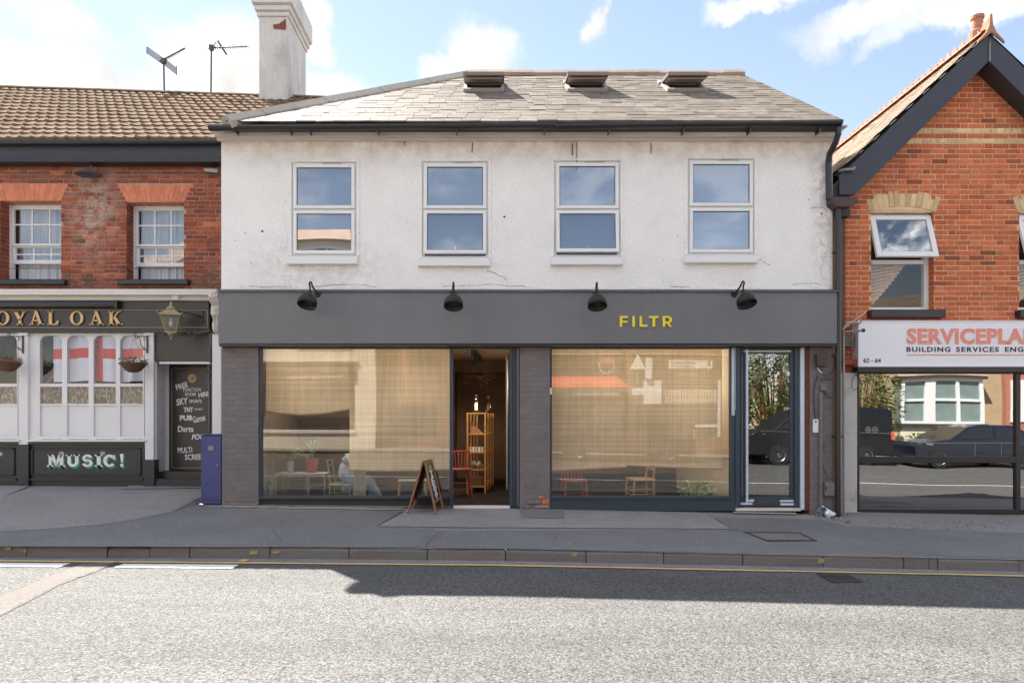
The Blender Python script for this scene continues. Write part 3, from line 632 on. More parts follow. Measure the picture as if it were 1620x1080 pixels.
# inspection cover, gully grate, steel plate
def cover(corners, f, name, label, nu, nv, m, mframe, lift=.012, w=.02):
    P = [Vector(on_plane(a, b_, f)) for a, b_ in corners]; t = thing(name, P[0], label, 'drain cover')
    def at(u, v): return P[0]*(1-u)*(1-v)+P[1]*u*(1-v)+P[2]*u*v+P[3]*(1-u)*v
    mb = MB(); up = Vector((0, 0, lift))
    q = [at(0, 0), at(1, 0), at(1, 1), at(0, 1)]; e = .06
    qi = [at(e*.7, e*2), at(1-e*.7, e*2), at(1-e*.7, 1-e*2), at(e*.7, 1-e*2)]
    for i in range(4):
        j = (i+1) % 4; mb.hexa([q[i], q[j], qi[j], qi[i], q[i]+up, q[j]+up, qi[j]+up, qi[i]+up])
    mb.build('frame', mframe, t)
    mb = MB()
    mb.hexa([*qi, *[p+Vector((0, 0, lift*.45)) for p in qi]])
    mb.build('cover_plate', m, t)
    mb = MB()
    for i in range(nu):
        for j in range(nv):
            a = at(.06+.88*(i+.2)/nu, .14+.72*(j+.2)/nv); b_ = at(.06+.88*(i+.8)/nu, .14+.72*(j+.2)/nv); c = at(.06+.88*(i+.8)/nu, .14+.72*(j+.75)/nv); d = at(.06+.88*(i+.2)/nu, .14+.72*(j+.75)/nv)
            z0 = Vector((0, 0, lift*.4)); z1 = Vector((0, 0, lift*.95)); mb.hexa([a+z0, b_+z0, c+z0, d+z0, a+z1, b_+z1, c+z1, d+z1])
    o = mb.build('raised_studs', m, t); o['kind'] = 'stuff'; return t
cover([(1215, 857), (1293, 856.5), (1265, 843), (1175, 841.5)], gp, 'inspection_cover', 'rectangular studded iron inspection cover set in the pavement before the glazed door', 26, 9, M_path_pale, M_iron)
cover([(1318, 922), (1366, 921), (1340, 909), (1292, 908)], gr, 'gully_grate', 'iron gully grate in the road beside the yellow line', 9, 3, M_iron, M_iron)
px_sheet([(824, 820), (893, 821), (892, 809), (823, 808)], 'pavement_plate', M_path_new, gp, .014)

# ================================================================== GREY FRONTED BUILDING
bld = thing('shop_building', (0.4, 0, -.02), 'white rendered building over a slate grey shop front lettered in yellow', 'building')
XL, XR = X(350), X(1317)
wins = [(462, 564, 257, 405, 0), (668, 772, 256, 408, .035), (877, 981, 255, 406, .05), (1088, 1193, 252, 403, 0)]
holes = [(X(a), X(b_), Z(d), Z(c)) for a, b_, c, d, o in wins]
ws = MB(); wall_sheet(ws, XL, XR, Z(462), Z(220), 0, .25, holes)
ws.build('rendered_wall', M_render, bld)
# peeling right hand edge of the render, and a bell-cast drip over the fascia
mb = MB(); r = random.Random(3); n = 44
for i in range(n):
    z0 = Z(458)+(Z(330)-Z(458))*i/n; z1 = Z(458)+(Z(330)-Z(458))*(i+1)/n; w = .012+.05*abs(math.sin(i*.37+1))*r.uniform(.5, 1)
    mb.box(XR-.11-w, XR-.015+.006*r.random()-w*.6, -.012, .002, z0, z1)
mb.build('render_edge', M_render, bld)
mb = MB(); n = 60
for i in range(n):
    x0 = XL+(XR-XL-.05)*i/n; x1 = XL+(XR-XL-.05)*(i+1)/n; h = .055+.018*math.sin(i*1.1)+r.uniform(-.01, .01); mb.box(x0, x1+.001, -.014, .001, Z(461), Z(461)+h)
mb.build('render_drip', M_render, bld, bevel=.004)
# side and rear walls, floors
EH = 4.95
core = MB(); core.box(XL, XL+.22, .252, 5.7, -.3, EH)
core.prismx([(.252, -.3), (5.48, -.3), (5.48, EH+.1), (2.6, 7.0), (-.0, EH+.0), (.252, EH)], XR-.22, XR)
core.box(XL, XR, 5.48, 5.7, -.3, EH)
core.build('side_wall', M_smooth_render, bld)
B(XL+.221, XL+.24, .12, 2.74, -.065, 2.419).build('inner_side_wall', M_wall_in, bld)
PB2 = MB(); PB2.box(XL+.22, XR-.22, .26, 5.48, 2.42, 2.60); PB2.build('ceiling', M_ceil, bld)
PB2 = MB(); PB2.box(XL+.22, XR-.22, .15, 5.48, -.35, -.065); PB2.build('floor', M_floor_in, bld)
mb = B(XL+.22, XR-.22, .26, 5.48, 4.90, 4.95); mb.build('upper_ceiling', M_dark, bld)
# rooms behind: plaster back wall on both sides of a deep passage
mb = B(XL+.22, -.82, 2.75, 2.85, -.065, 2.419); bw = mb.build('inner_wall', M_wall_in, bld)
for k in range(9):
    z0 = .02+k*.135; xx = XL+.24
    while xx < -.85:
        w = rnd.uniform(.5, 1.2); x1 = min(xx+w, -.83); B(xx, x1-.006, 2.725-rnd.uniform(0, .008), 2.75, z0, z0+.127).build('board', M_plank, bw); xx += w
mb = B(.62, XR-.22, 3.35, 3.45, -.065, 2.419); mb.build('inner_wall', M_wall_in, bld)
mb = B(.62, XR-.22, 3.30, 3.348, -.065, .20); mb.build('skirting', M_black, bld)
mb = B(XL+.22, -.82, 2.69, 2.72, -.065, -.02); mb.build('skirting', M_black, bld)
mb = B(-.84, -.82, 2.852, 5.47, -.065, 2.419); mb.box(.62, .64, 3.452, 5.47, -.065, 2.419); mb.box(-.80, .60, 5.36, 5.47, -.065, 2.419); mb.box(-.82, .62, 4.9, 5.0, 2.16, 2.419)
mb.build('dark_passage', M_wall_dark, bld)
# partition between the shop and the side door
B(X(1172)+.01, X(1172)+.06, .2, 3.3, -.065, 2.419).build('partition', M_ceil, bld)
B(X(1150)+.30, X(1150)+.36, .2, .27, -.065, 2.419).build('timber_post', M_orange_pine, bld)

# cornice
mb = MB()
mb.prismx([(0, Z(223.5)), (-.05, Z(222.5, -.05)), (-.05, Z(219, -.05)), (-.075, Z(216.5, -.075)), (-.14, Z(215.5, -.14)), (-.15, Z(208, -.15)), (-.19, Z(206.5, -.19)), (-.19, Z(203, -.19)), (0, Z(203, -.19))], XL-.04, XR+.05)
mb.build('cornice', M_cornice, bld)
B(XL-.10, XR+.08, -.25, -.005, Z(203, -.19)+.001, Z(203, -.19)+.02).build('soffit_board', M_cornice, bld)
# gutter
gy = -.31; gx0, gx1, gx2 = X(331, gy), X(879, gy), X(1331, gy)
def half_round(x0, x1, yc, zt0, zt1, r, m, parent, name='gutter'):
    mb = MB(); n = 10; v = []; f = []
    for x, zt in ((x0, zt0), (x1, zt1)):
        for k in range(n+1):
            a = math.pi*k/n; v.append((x, yc-r*math.cos(a), zt-r*1.0*math.sin(a)))
        v.append((x, yc+r, zt+.006)); v.append((x, yc-r, zt+.006))
    N_ = n+3
    f = [tuple(range(N_)), tuple(range(2*N_-1, N_-1, -1))]+[(i, i+N_, (i+1) % N_+N_, (i+1) % N_) for i in range(N_)]
    mb.add(v, f); return mb.build(name, m, parent, smooth=False)
zg = Z(197, gy)
half_round(gx0, gx1, gy, zg-.03, zg, .054, M_gutter, bld); half_round(gx1-.02, gx2, gy-.004, zg-.015, zg+.035, .054, M_gutter, bld)
for px in (372, 458, 489, 597, 722, 862, 964, 1082, 1187, 1297):
    x = X(px, gy); B(x-.010, x+.010, gy-.01, gy+.12, zg-.098, zg-.05).build('gutter_bracket', M_gutter, bld)
# slate roof
E0 = Vector((0, -.33, 5.035)); Rg = Vector((0, 2.7, 7.17)); UP = (Rg-E0); LEN = UP.length; U = UP.normalized(); NRM = Vector((0, -U.z, U.y))
def hipx(t): return -3.52+3.06*t/LEN
def vergex(t): return 4.53-.22*t/LEN
mb = MB(); hl = Vector((hipx(0), E0.y, E0.z)); hr = Vector((hipx(LEN), Rg.y, Rg.z)); vr = Vector((vergex(0), E0.y, E0.z)); vt = Vector((vergex(LEN), Rg.y, Rg.z))
dn = Vector((0, 0, -.03)); bl = Vector((hipx(0), 5.72, E0.z)); brr = Vector((vergex(0), 5.72, E0.z))
mb.add([hl+dn, vr+dn, vt+dn, hr+dn, bl+dn, brr+dn], [(0, 1, 2, 3), (0, 3, 4), (3, 2, 5, 4), (0, 4, 5, 1)])
roof = mb.build('roof', M_dark, bld)
sl = MB(); sl.box(-.5, .5, 0, 1, 0, 1)
slate_me = []
for k in range(4):
    q = MB(); r_ = random.Random(k); a = r_.uniform(-.03, .03)
    q.hexa([(-.5, a, 0), (.5, -a, 0), (.5, 1, 0), (-.5, 1, 0), (-.5, a, 1), (.5, -a, 1), (.5, 1, 1), (-.5, 1, 1)]); slate_me.append(mesh_of('slate', q, M_slate))
ms = []; ROWS = 22; e = LEN/ROWS
for i in range(ROWS):
    t = i*e; w0 = .245; x = hipx(t)-.02-(i % 2)*w0*.5+rnd.uniform(0, .05)
    while x < vergex(t)-.02:
        w = w0*rnd.uniform(.93, 1.06) if x < 1.0 else w0*rnd.choice((.8, 1, 1.15))
        a, b_ = max(x, hipx(t)+.03), min(x+w, vergex(t)+.012*rnd.random()); x += w
        if b_-a < .04: continue
        c = (a+b_)/2; o = E0+U*(t-.012+rnd.uniform(-.007, .007)); o = Vector((c, o.y, o.z))+NRM*(.012+rnd.uniform(0, .006))
        tilt = .026+rnd.uniform(-.01, .014); ey = (U-NRM*tilt).normalized()*(e+.07); ez = NRM*(.020 if c < .6 else .027)
        rot = rnd.uniform(-.02, .02); ex = Vector((1, 0, 0))*(b_-a-.005)+U*rot*(b_-a)
        o = o+NRM*.008
        ms.append(basis(o, ex, ey, ez))
pieces(ms, slate_me, roof, 300, 'slate', 'upper_slates')
# hip cappings and ridge tiles
cap = MB(); cap.prismx([(-.15, -.13), (-.155, -.05), (-.06, .045), (.06, .045), (.155, -.05), (.15, -.13)], -.5, .5)
cap_me = mesh_of('hip_tile', cap, M_ridge); rid_me = mesh_of('ridge_tile', cap, M_ridge2)
hd = (hr-hl); hn = 9
side = Vector((1, -1, 0)).normalized()
for i in range(hn):
    p = hl+hd*((i+.5)/hn)+Vector((0, 0, .05+.004*(i % 2))); ex = hd.normalized()*(hd.length/hn*.985); wv = ex.normalized().cross(Vector((0, 0, 1))).normalized(); zz = wv.cross(ex.normalized())
    M = basis(p, ex, -wv, zz); o = bpy.data.objects.new('hip_tile', cap_me); lo, ro, s_ = M.decompose(); link(o, bld, lo); o.rotation_mode = 'QUATERNION'; o.rotation_quaternion = ro; o.scale = s_
rl = vt.x+.02-hr.x
for i in range(13):
    x = hr.x+rl*(i+.5)/13; o = bpy.data.objects.new('ridge_tile', rid_me); link(o, bld, (x, Rg.y, Rg.z+.055+rnd.uniform(-.008, .008))); o.scale = (rl/13*1.02, .9, .9); o.rotation_euler = (0, rnd.uniform(-.012, .012), 0)
# roof windows, tipped open
M_alum = mat('grey_aluminium_sash', (.20, .17, .16), .4, .05, metal=.3)
M_curb = mat('painted_curb', (.30, .28, .27), .6, .05)
for pxc in (766, 925, 1078):
    t0, t1 = 2.02, 2.82; hw = .315; c = E0+U*((t0+t1)/2); xc = (pxc-782)/S(c.y)
    def rp(u, t, n_): q = E0+U*t+NRM*n_; return Vector((xc+u, q.y, q.z))
    mb = MB()
    for (u0, u1, a, b_) in ((-hw, -hw+.05, t0, t1), (hw-.05, hw, t0, t1), (-hw+.05, hw-.05, t0, t0+.05), (-hw+.05, hw-.05, t1-.05, t1)):
        mb.hexa([rp(u0, a, 0), rp(u1, a, 0), rp(u1, b_, 0), rp(u0, b_, 0), rp(u0, a, .09), rp(u1, a, .09), rp(u1, b_, .09), rp(u0, b_, .09)])
    w_ = mb.build('roof_window', M_curb, bld)
    mb = MB(); mb.hexa([rp(-hw+.05, t0+.05, .02), rp(hw-.05, t0+.05, .02), rp(hw-.05, t1-.05, .02), rp(-hw+.05, t1-.05, .02), rp(-hw+.05, t0+.05, .03), rp(hw-.05, t0+.05, .03), rp(hw-.05, t1-.05, .03), rp(-hw+.05, t1-.05, .03)]); mb.build('dark_opening', M_dark, w_)
    ang = R(24); tm = (t0+t1)/2+.05; L2 = (t1-t0)/2
    def sp(u, s_, n_):
        t = tm+s_*math.cos(ang)+n_*math.sin(ang); nn = .10-s_*math.sin(ang)+n_*math.cos(ang); return rp(u, t, nn)
    def bar(u0, u1, s0, s1, n0, n1, q): q.hexa([sp(u0, s0, n0), sp(u1, s0, n0), sp(u1, s1, n0), sp(u0, s1, n0), sp(u0, s0, n1), sp(u1, s0, n1), sp(u1, s1, n1), sp(u0, s1, n1)])
    mb = MB(); bar(-hw, -hw+.06, -L2, L2, 0, .05, mb); bar(hw-.06, hw, -L2, L2, 0, .05, mb); bar(-hw+.06, hw-.06, -L2, -L2+.07, 0, .05, mb); bar(-hw+.06, hw-.06, L2-.07, L2, 0, .05, mb); bar(-hw-.02, hw+.02, L2, L2+.03, -.01, .07, mb)
    mb.build('sash', M_alum, w_)
    mb = MB(); bar(-hw+.03, hw-.03, -L2+.10, -L2+.17, -.03, .0, mb); bar(-hw+.03, hw-.03, -L2+.24, -L2+.30, -.03, .0, mb); bar(-hw+.03, hw-.03, .02, .07, -.03, .0, mb); mb.build('inner_rail', mat('pink_grey_primer', (.42, .34, .31), .6, .05) if 'pink_grey_primer' not in MATS else MATS['pink_grey_primer'], w_)
    mb = MB(); bar(-hw+.05, hw-.05, -L2+.05, L2-.05, .02, .03, mb); mb.build('pane', M_gutter, w_)

# upper windows
def upper_window(a, b_, c, d, op):
    x0, x1, zt, zb = X(a), X(b_), Z(c), Z(d); fr = MB(); y0, y1 = .015, .075
    t = .030
    fr.box(x0, x0+t, y0, y1, zb, zt); fr.box(x1-t, x1, y0, y1, zb, zt); fr.box(x0+t, x1-t, y0, y1, zt-t-.02, zt); fr.box(x0+t, x1-t, y0, y1, zb, zb+t)
    zm = Z(332 if c > 253 else 328); fr.box(x0+t, x1-t, y0, y1, zm-.022, zm+.022)
    w_ = fr.build('window', M_upvc, bld, bevel=.003)
    mo = MB(); e_ = .018
    mo.box(x0-.045, x0-.001, -.016, .012, zb, zt+.04); mo.box(x1+.001, x1+.045, -.016, .012, zb, zt+.04); mo.box(x0-.001, x1+.001, -.016, .012, zt+.001, zt+.04)
    mo.build('surround', M_render, w_, bevel=.006)
    def casement(z0, z1, o):
        f_ = .046; q = MB(); q.M = Matrix.Translation((0, -.012, z1)) @ Matrix.Rotation(-math.asin(o/(z1-z0)) if o else 0, 4, 'X') @ Matrix.Translation((0, 0, -z1))
        xa, xb = x0+t-.008, x1-t+.008
        q.box(xa, xa+f_, -.028+y0, y0+.02, z0, z1); q.box(xb-f_, xb, -.028+y0, y0+.02, z0, z1); q.box(xa+f_, xb-f_, -.028+y0, y0+.02, z0, z0+f_); q.box(xa+f_, xb-f_, -.028+y0, y0+.02, z1-f_, z1)
        s_ = q.build('sash', M_upvc, w_, bevel=.004)
        g = MB(); g.M = q.M; g.box(xa+f_-.004, xb-f_+.004, y0-.006, y0+.004, z0+f_-.004, z1-f_+.004); g.build('glass', G_up, w_)
        k = MB(); k.M = q.M; i_ = .008; ga, gb, gc, gd = xa+f_, xb-f_, z0+f_, z1-f_
        for bx in ((ga, ga+i_, gc, gd), (gb-i_, gb, gc, gd), (ga+i_, gb-i_, gc, gc+i_), (ga+i_, gb-i_, gd-i_, gd)): k.box(bx[0], bx[1], y0-.010, y0-.006, bx[2], bx[3])
        k.build('gasket', M_gutter, w_)
    casement(zm+.012, zt-.030, 0); casement(zb+.028+(.02 if op else 0), zm-.012, op)
    if op: B((x0+x1)/2-.006, (x0+x1)/2+.006, -.03, -.01, zb+.085, zb+.15).build('stay', M_upvc, w_)
    B((x0+x1)/2-.03, (x0+x1)/2+.24, -.006, .014, zt-.028, zt-.014).build('trickle_vent', M_ridge, w_)
    si = MB(); si.prismx([(.0, zb-.002), (-.075, zb-.022), (-.075, Z(d+14)), (-.055, Z(d+15)), (.0, Z(d+15))], x0-.055, x1+.025); si.build('sill', M_cream if False else M_upvc, w_, bevel=.004)
    B(x0+.0, x1-.0, .13, .14, zb, zt).build('roller_blind', M_roller, w_)
for w_ in wins: upper_window(*w_)
B(XL+.22, XR-.22, .9, .95, 2.6, 4.9).build('upper_room_wall', M_dark, bld)

# marks on the render: loose wire ends, drilled holes, hairline cracks
for (a, c, d, w_) in ((747, 226, 242, .006), (912, 226, 268, .005), (905, 228, 246, .008), (1030, 227, 244, .006), (640, 224, 231, .005)):
    q = MB(); q.tube([(X(a)+rnd.uniform(-.006, .006), -.012, Z(c+(d-c)*k/6)) for k in range(7)], w_, 5); q.build('loose_wire', M_lead, bld)
for (a, c, r_) in ((415, 366, .018), (798, 343, .017), (388, 369, .008), (397, 416, .009), (1300, 338, .016), (1298, 300, .007), (1279, 316, .009), (1072, 373, .008), (372, 381, .007)):
    q = MB(); q.prism([(X(a)+r_*math.cos(k), Z(c)+r_*math.sin(k)*.8) for k in range(6)], -.004, .001); q.build('drilled_hole', M_ink, bld)
def crack(pts, m, parent, w_=.004, y=-.003, name='crack'):
    q = MB(); den = []
    for a, b_ in zip(pts, pts[1:]):
        for k in range(7): den.append((a[0]+(b_[0]-a[0])*k/7+rnd.uniform(-1.2, 1.2), a[1]+(b_[1]-a[1])*k/7+rnd.uniform(-1.4, 1.4)))
    v = []
    for a, b_ in den: e = w_*rnd.uniform(.4, 1.2); v += [(X(a), y, Z(b_)-e), (X(a), y-.001, Z(b_)+e)]
    q.add(v, [(2*i, 2*i+2, 2*i+3, 2*i+1) for i in range(len(den)-1)]); return q.build(name, m, parent)
M_crackline = mat('crack_grey', (.22, .20, .19), .9)  # grey of the hairline cracks themselves
for pts in ([(380, 452), (440, 455), (560, 450), (600, 455)], [(700, 454), (780, 450), (860, 455)], [(1060, 452), (1110, 455)], [(1255, 450), (1290, 448), (1312, 451)], [(1197, 408), (1210, 415), (1220, 420)], [(452, 300), (450, 340), (455, 380), (450, 404)], [(1282, 330), (1298, 328), (1310, 331)], [(770, 428), (800, 440), (806, 452)]): crack(pts, M_crackline, bld)
# fascia with lead flashing
B(X(352), X(1316), -.14, .0, Z(545), Z(463)).build('fascia_board', M_fascia, bld, bevel=.004)
mb = MB(); n = 70
for i in range(n):
    x0 = X(351)+(X(1320)-X(351))*i/n; x1 = X(351)+(X(1320)-X(351))*(i+1)/n; q = rnd.uniform(-.004, .004)
    mb.hexa([(x0, -.165+q, Z(465)+q), (x1+.002, -.165, Z(465)), (x1+.002, .0, Z(460)), (x0, .0, Z(460)), (x0, -.16, Z(463)+q), (x1+.002, -.16, Z(463)), (x1+.002, -.001, Z(457.5)), (x0, -.001, Z(457.5))])
mb.build('lead_flashing', M_lead, bld)
B(X(352), X(1316), -.125, .25, Z(549), Z(545.3)).build('fascia_soffit', M_black, bld)
B(X(352), X(1316), .0, .25, Z(549)+.001, Z(462)-.001).build('bressummer', M_dark, bld)
letters = [('F', 980, 993), ('I', 1000, 1004.5), ('L', 1011, 1024), ('T', 1026, 1042), ('R', 1047.5, 1063)]
yl = -.141
def bars(name, segs, m, parent, y=-.141, th=.02):   # segs: list of polygons in photo pixels at that depth
    mb = MB()
    for s_ in segs: mb.prism([(X(a, y), Z(b_, y)) for a, b_ in s_], y-th, y)
    return mb.build(name, m, parent)
sc1 = S(yl)/S(0)
def Bx(a, c, b_, d): return [(a, c), (b_, c), (b_, d), (a, d)]
bars('letter', [Bx(980, 500, 984, 517), Bx(984, 500, 993, 503.3), Bx(984, 507.6, 992, 510.6)], M_yellow, bld)
bars('letter', [Bx(1000, 500, 1004, 517)], M_yellow, bld)
bars('letter', [Bx(1011.5, 500, 1015.3, 517), Bx(1015.3, 513.8, 1024, 517)], M_yellow, bld)
bars('letter', [Bx(1026.5, 500, 1041.5, 503.3), Bx(1032, 503.3, 1036, 517)], M_yellow, bld)
arcR = []
for k in range(13):
    a = -math.pi/2+math.pi*k/12; arcR.append((1055+7.6*math.cos(a), 506+6*math.sin(a)))
arcr = []
for k in range(13):
    a = math.pi/2-math.pi*k/12; arcr.append((1055+3.9*math.cos(a), 506+2.9*math.sin(a)))
bars('letter', [Bx(1048, 500, 1051.9, 517), Bx(1051.9, 500, 1055, 503.1), Bx(1051.9, 508.9, 1055, 512)]+[[arcR[i], arcR[i+1], arcr[12-i-1], arcr[12-i]] for i in range(12)]+[[(1054, 511.5), (1058, 511.5), (1063, 517), (1058.6, 517)]], M_yellow, bld)

# masonry piers in painted brick
pb = brick_meshes(M_pier)
def pier(a, b_, zb, cutsf=None, name='brick_pier', ch=.0725):
    x0, x1 = X(a), X(b_); p = B(x0, x1, .0, .30, zb-.1, Z(549)-.002).build(name, M_pier, bld)
    brick_field(courses(x0+.002, x1-.002, zb, Z(550), ch, j=.008, cuts=cutsf), +.0025, pb, p, 300, depth=.014, jit=.0014)
    return p
pier(351, 409, gp(XL, 0)-.02)
def midcut(z):
    c = []
    if z < Z(750): c.append((X(820), X(828+3*math.sin(z*60))))
    if z < Z(762) and z > Z(780): c.append((X(820), X(831)))
    if z < Z(788): c.append((X(820), X(832))); 
    if Z(800) < z < Z(784): c.append((X(852), X(870)))
    return c
pier(822, 870, gp(.4, 0)-.02, midcut)
pier(1281, 1317, gp(4.5, 0)-.02)
# bare rubble at the foot of the middle pier
rub = MB()
def stone_block(px0, px1, py0, py1, y0, m, name='broken_brick'):
    x0, x1, z0, z1 = X(px0), X(px1), Z(py1), Z(py0); q = MB(); n_ = 7; j = lambda s_=.006: rnd.uniform(-s_, s_)
    q.hexa([(x0+j(), y0+j(), z0), (x1+j(), y0+j(), z0+j(.003)), (x1, .02, z0), (x0, .02, z0), (x0+j(), y0+j(), z1+j()), (x1+j(), y0+j(), z1+j()), (x1, .02, z1), (x0, .02, z1)])
    return q.build(name, m, bld, bevel=.008)
M_rawbrick = mat('raw_orange_brick', (.55, .20, .09), .9, .3, 40, bump=1, bs=60)
stone_block(852, 861, 783.5, 789, -.016, M_rawbrick); stone_block(858, 869, 790, 797.5, -.022, M_rawbrick); stone_block(834, 856, 791, 797, -.018, M_pier); stone_block(828, 838, 798, 804, -.025, M_pier); stone_block(846, 868, 799, 803, -.02, M_mortar_l)
# crumbs and dirt along the foot of the walls
def debris(spots, name, m, label=None):
    q = MB()
    for (a, b_, c, d, n_) in spots:
        for _ in range(n_):
            x, y, z = on_plane(rnd.uniform(a, b_), rnd.uniform(c, d), gp); s_ = rnd.choice((.003, .004, .006, .009)); h = s_*.8
            q.hexa([(x-s_, y-s_*.7, z), (x+s_*.8, y-s_, z), (x+s_, y+s_*.8, z), (x-s_*.7, y+s_, z), (x-s_*.5, y-s_*.4, z+h), (x+s_*.5, y-s_*.6, z+h*.8), (x+s_*.5, y+s_*.5, z+h), (x-s_*.5, y+s_*.5, z+h*.9)])
    o = q.build(name, m); tag(o, label, 'debris', kind='stuff'); return o
debris([(318, 352, 791, 796, 90), (812, 892, 802, 807, 110), (1272, 1335, 812, 826, 170), (1335, 1620, 822, 836, 230), (600, 712, 800, 804, 30), (870, 1165, 807, 811, 60), (262, 318, 792, 800, 40)], 'rubble', M_cement, 'pale grit and crumbs lying along the foot of the shop fronts')
debris([(316, 352, 790, 797, 120), (1285, 1345, 812, 828, 200), (1340, 1600, 824, 838, 160), (815, 880, 801, 806, 80)], 'dirt_crumbs', M_dirtpatch, 'dark soil and leaf crumbs lying along the foot of the walls')

# ---------------- shop windows and doors of the grey front
def frame_rect(q, a, b_, c, d, l, r_, t, bt, y0, y1):      # photo-pixel frame with member widths
    q.pbox(a, a+l, c, d, y0, y1, 0); q.pbox(b_-r_, b_, c, d, y0, y1, 0); q.pbox(a+l, b_-r_, c, c+t, y0, y1, 0); q.pbox(a+l, b_-r_, d-bt, d, y0, y1, 0)
def shop_window(a, b_, c, d, gl, gr_, gt, gb, kick=None):
    q = MB(); frame_rect(q, a, b_, c, d, gl-a, b_-gr_, gt-c, d-gb, .03, .11)
    w_ = q.build('shop_window', M_bluegrey, bld, bevel=.003)
    g = PB(gl-1, gr_+1, gt-1, gb+1, .065, .072, 0); g.build('glass', G_shop, w_)
    q = MB(); q.pbox(a, b_, gb+1.5, gb+4, .0, .03, 0); q.build('sill', M_bluegrey, w_)
    return w_
w1 = shop_window(408, 716, 549, 790, 412.5, 711, 551, 784.5)
PB(408, 716, 790.2, 801, .05, .2, 0).build('stall_riser', M_dark, w1)
w2 = shop_window(869, 1164, 549, 789, 873.5, 1157, 551, 785)
PB(869, 1164, 789.2, 808, .02, .12, 0).build('stall_riser', M_bluegrey, w2)
for (px0, px1, pyb) in ((1158.5, 1162, 657), (1163, 1166.5, 648)):
    PB(px0, px1, 550, pyb, .018, .0285, 0).build('protective_strip', M_film, w2)
B(X(1160), X(1163), .01, .028, Z(657), Z(649)).build('lock', M_steel, w2)
# the doorway: frame, open leaf, threshold
q = MB(); q.pbox(711.2, 717, 549, 803, .02, .028, 0); q.pbox(806.5, 811, 549, 803, .02, .12, 0); q.pbox(811.2, 816, 549, 803, .035, .12, 0); q.pbox(816.2, 821.5, 549, 803, .015, .12, 0); q.pbox(717, 806.5, 549, 551, .02, .12, 0)
df = q.build('door_frame', M_bluegrey, bld, bevel=.003)
PB(717, 806.4, 800.5, 803.5, -.01, .12, 0).build('threshold', M_upvc, df)
PB(818.3, 820.3, 551, 800, .006, .0145, 0).build('weather_strip', M_alum, df)
lx = X(806.5)+.002
leaf = MB(); leaf.box(lx, lx+.045, .125, .20, Z(800), Z(552)); leaf.box(lx, lx+.045, .95, 1.03, Z(800), Z(552)); leaf.box(lx, lx+.045, .20, .95, Z(560), Z(552)); leaf.box(lx, lx+.045, .20, .95, Z(800), Z(782))
lf = leaf.build('open_door', M_bluegrey, bld, bevel=.003)
B(lx+.018, lx+.024, .20, .95, Z(782), Z(560)).build('glass', G_door, lf)
q = MB(); hx = X(802.5, .9); q.tube([(hx-.005, .88, Z(773, .88)), (hx-.005, .88, Z(562, .88))], .016, 10); q.build('pull_handle', M_steel, lf)
q = MB(); q.box(hx-.01, lx, .873, .887, Z(767, .88)-.01, Z(767, .88)+.01); q.box(hx-.01, lx, .873, .887, Z(570, .88)-.01, Z(570, .88)+.01); q.build('handle_bracket', M_steel, lf)
B(X(869)+.002, X(873), .012, .029, Z(623.5), Z(613)).build('alarm_contact', M_upvc, w2)
# glazed side door 66
q = MB(); q.pbox(1164.2, 1172, 549, 803, .01, .12, 0); q.pbox(1258.5, 1266, 549, 806, .02, .12, 0); q.pbox(1266, 1270.5, 549, 806, .035, .12, 0); q.pbox(1172, 1258.5, 549, 552, .02, .12, 0)
sf = q.build('side_door_frame', M_bluegrey, bld, bevel=.003)
q = MB(); frame_rect(q, 1172.3, 1258.2, 552.5, 801, 12, 5.5, 6, 14, .045, .10)
sd = q.build('side_door', M_bluegrey, sf if False else bld, bevel=.003)
PB(1183.5, 1253.5, 558, 787.5, .068, .075, 0).build('glass', G_door, sd)
PB(1178, 1253, 553.5, 556.5, .030, .044, 0).build('door_closer_rail', M_cream, sd)
q = MB(); q.tube([(X(1181), -.02, Z(796)), (X(1181), -.02, Z(553))], .016, 10); q.build('pull_handle', M_film, sd)
q = MB(); q.tube([(X(1175), .02, Z(785)), (X(1175), .02, Z(560))], .008, 8); q.build('glazing_bead', M_conduit, sd)
q = MB()
for pz in (575, 675, 782): q.box(X(1181)-.008, X(1181)+.008, -.018, .045, Z(pz)-.008, Z(pz)+.008)
q.build('handle_bracket', M_steel, sd)
PB(1201, 1230, 791.5, 796.5, .030, .044, 0).build('letterbox', M_iron, sd, bevel=.002)
for (a, b_, c, d) in ((1171.5, 1192, 795.2, 798.6), (1185.5, 1194.5, 790, 794), (1235.5, 1257.5, 791, 794), (1236.5, 1258, 796, 799.4)):
    PB(a, b_, c, d, .036, .0445, 0).build('tape_strip', M_film, sd)
PB(1247.5, 1253, 587, 594, .060, .067, 0).build('door_sticker', M_upvc, sd)
ptext('(66', 1240, 1252, 643, 649.5, .066, M_chalk, sd, name='door_number', th=.002)
q = MB(); q.pbox(1164, 1266, 803.2, 807.5, -.02, .12, 0); q.build('threshold', M_cream, sf)
px_sheet([(1160, 813), (1262, 815), (1258, 812), (1160, 811)], 'cement_strip', M_cream, gp, .02)
q = MB(); q.pbox(1266.5, 1272.5, 550, 806, .0, .034, 0); q.build('jamb_cover', M_film, sf)
M_rust = mat('rusty_gap', (.16, .06, .03), .9, .4, 30, bump=1, bs=50)
q = MB(); q.pbox(1272.7, 1280.8, 549, 807, .012, .2, 0); q.build('rough_jamb', M_rust, bld)
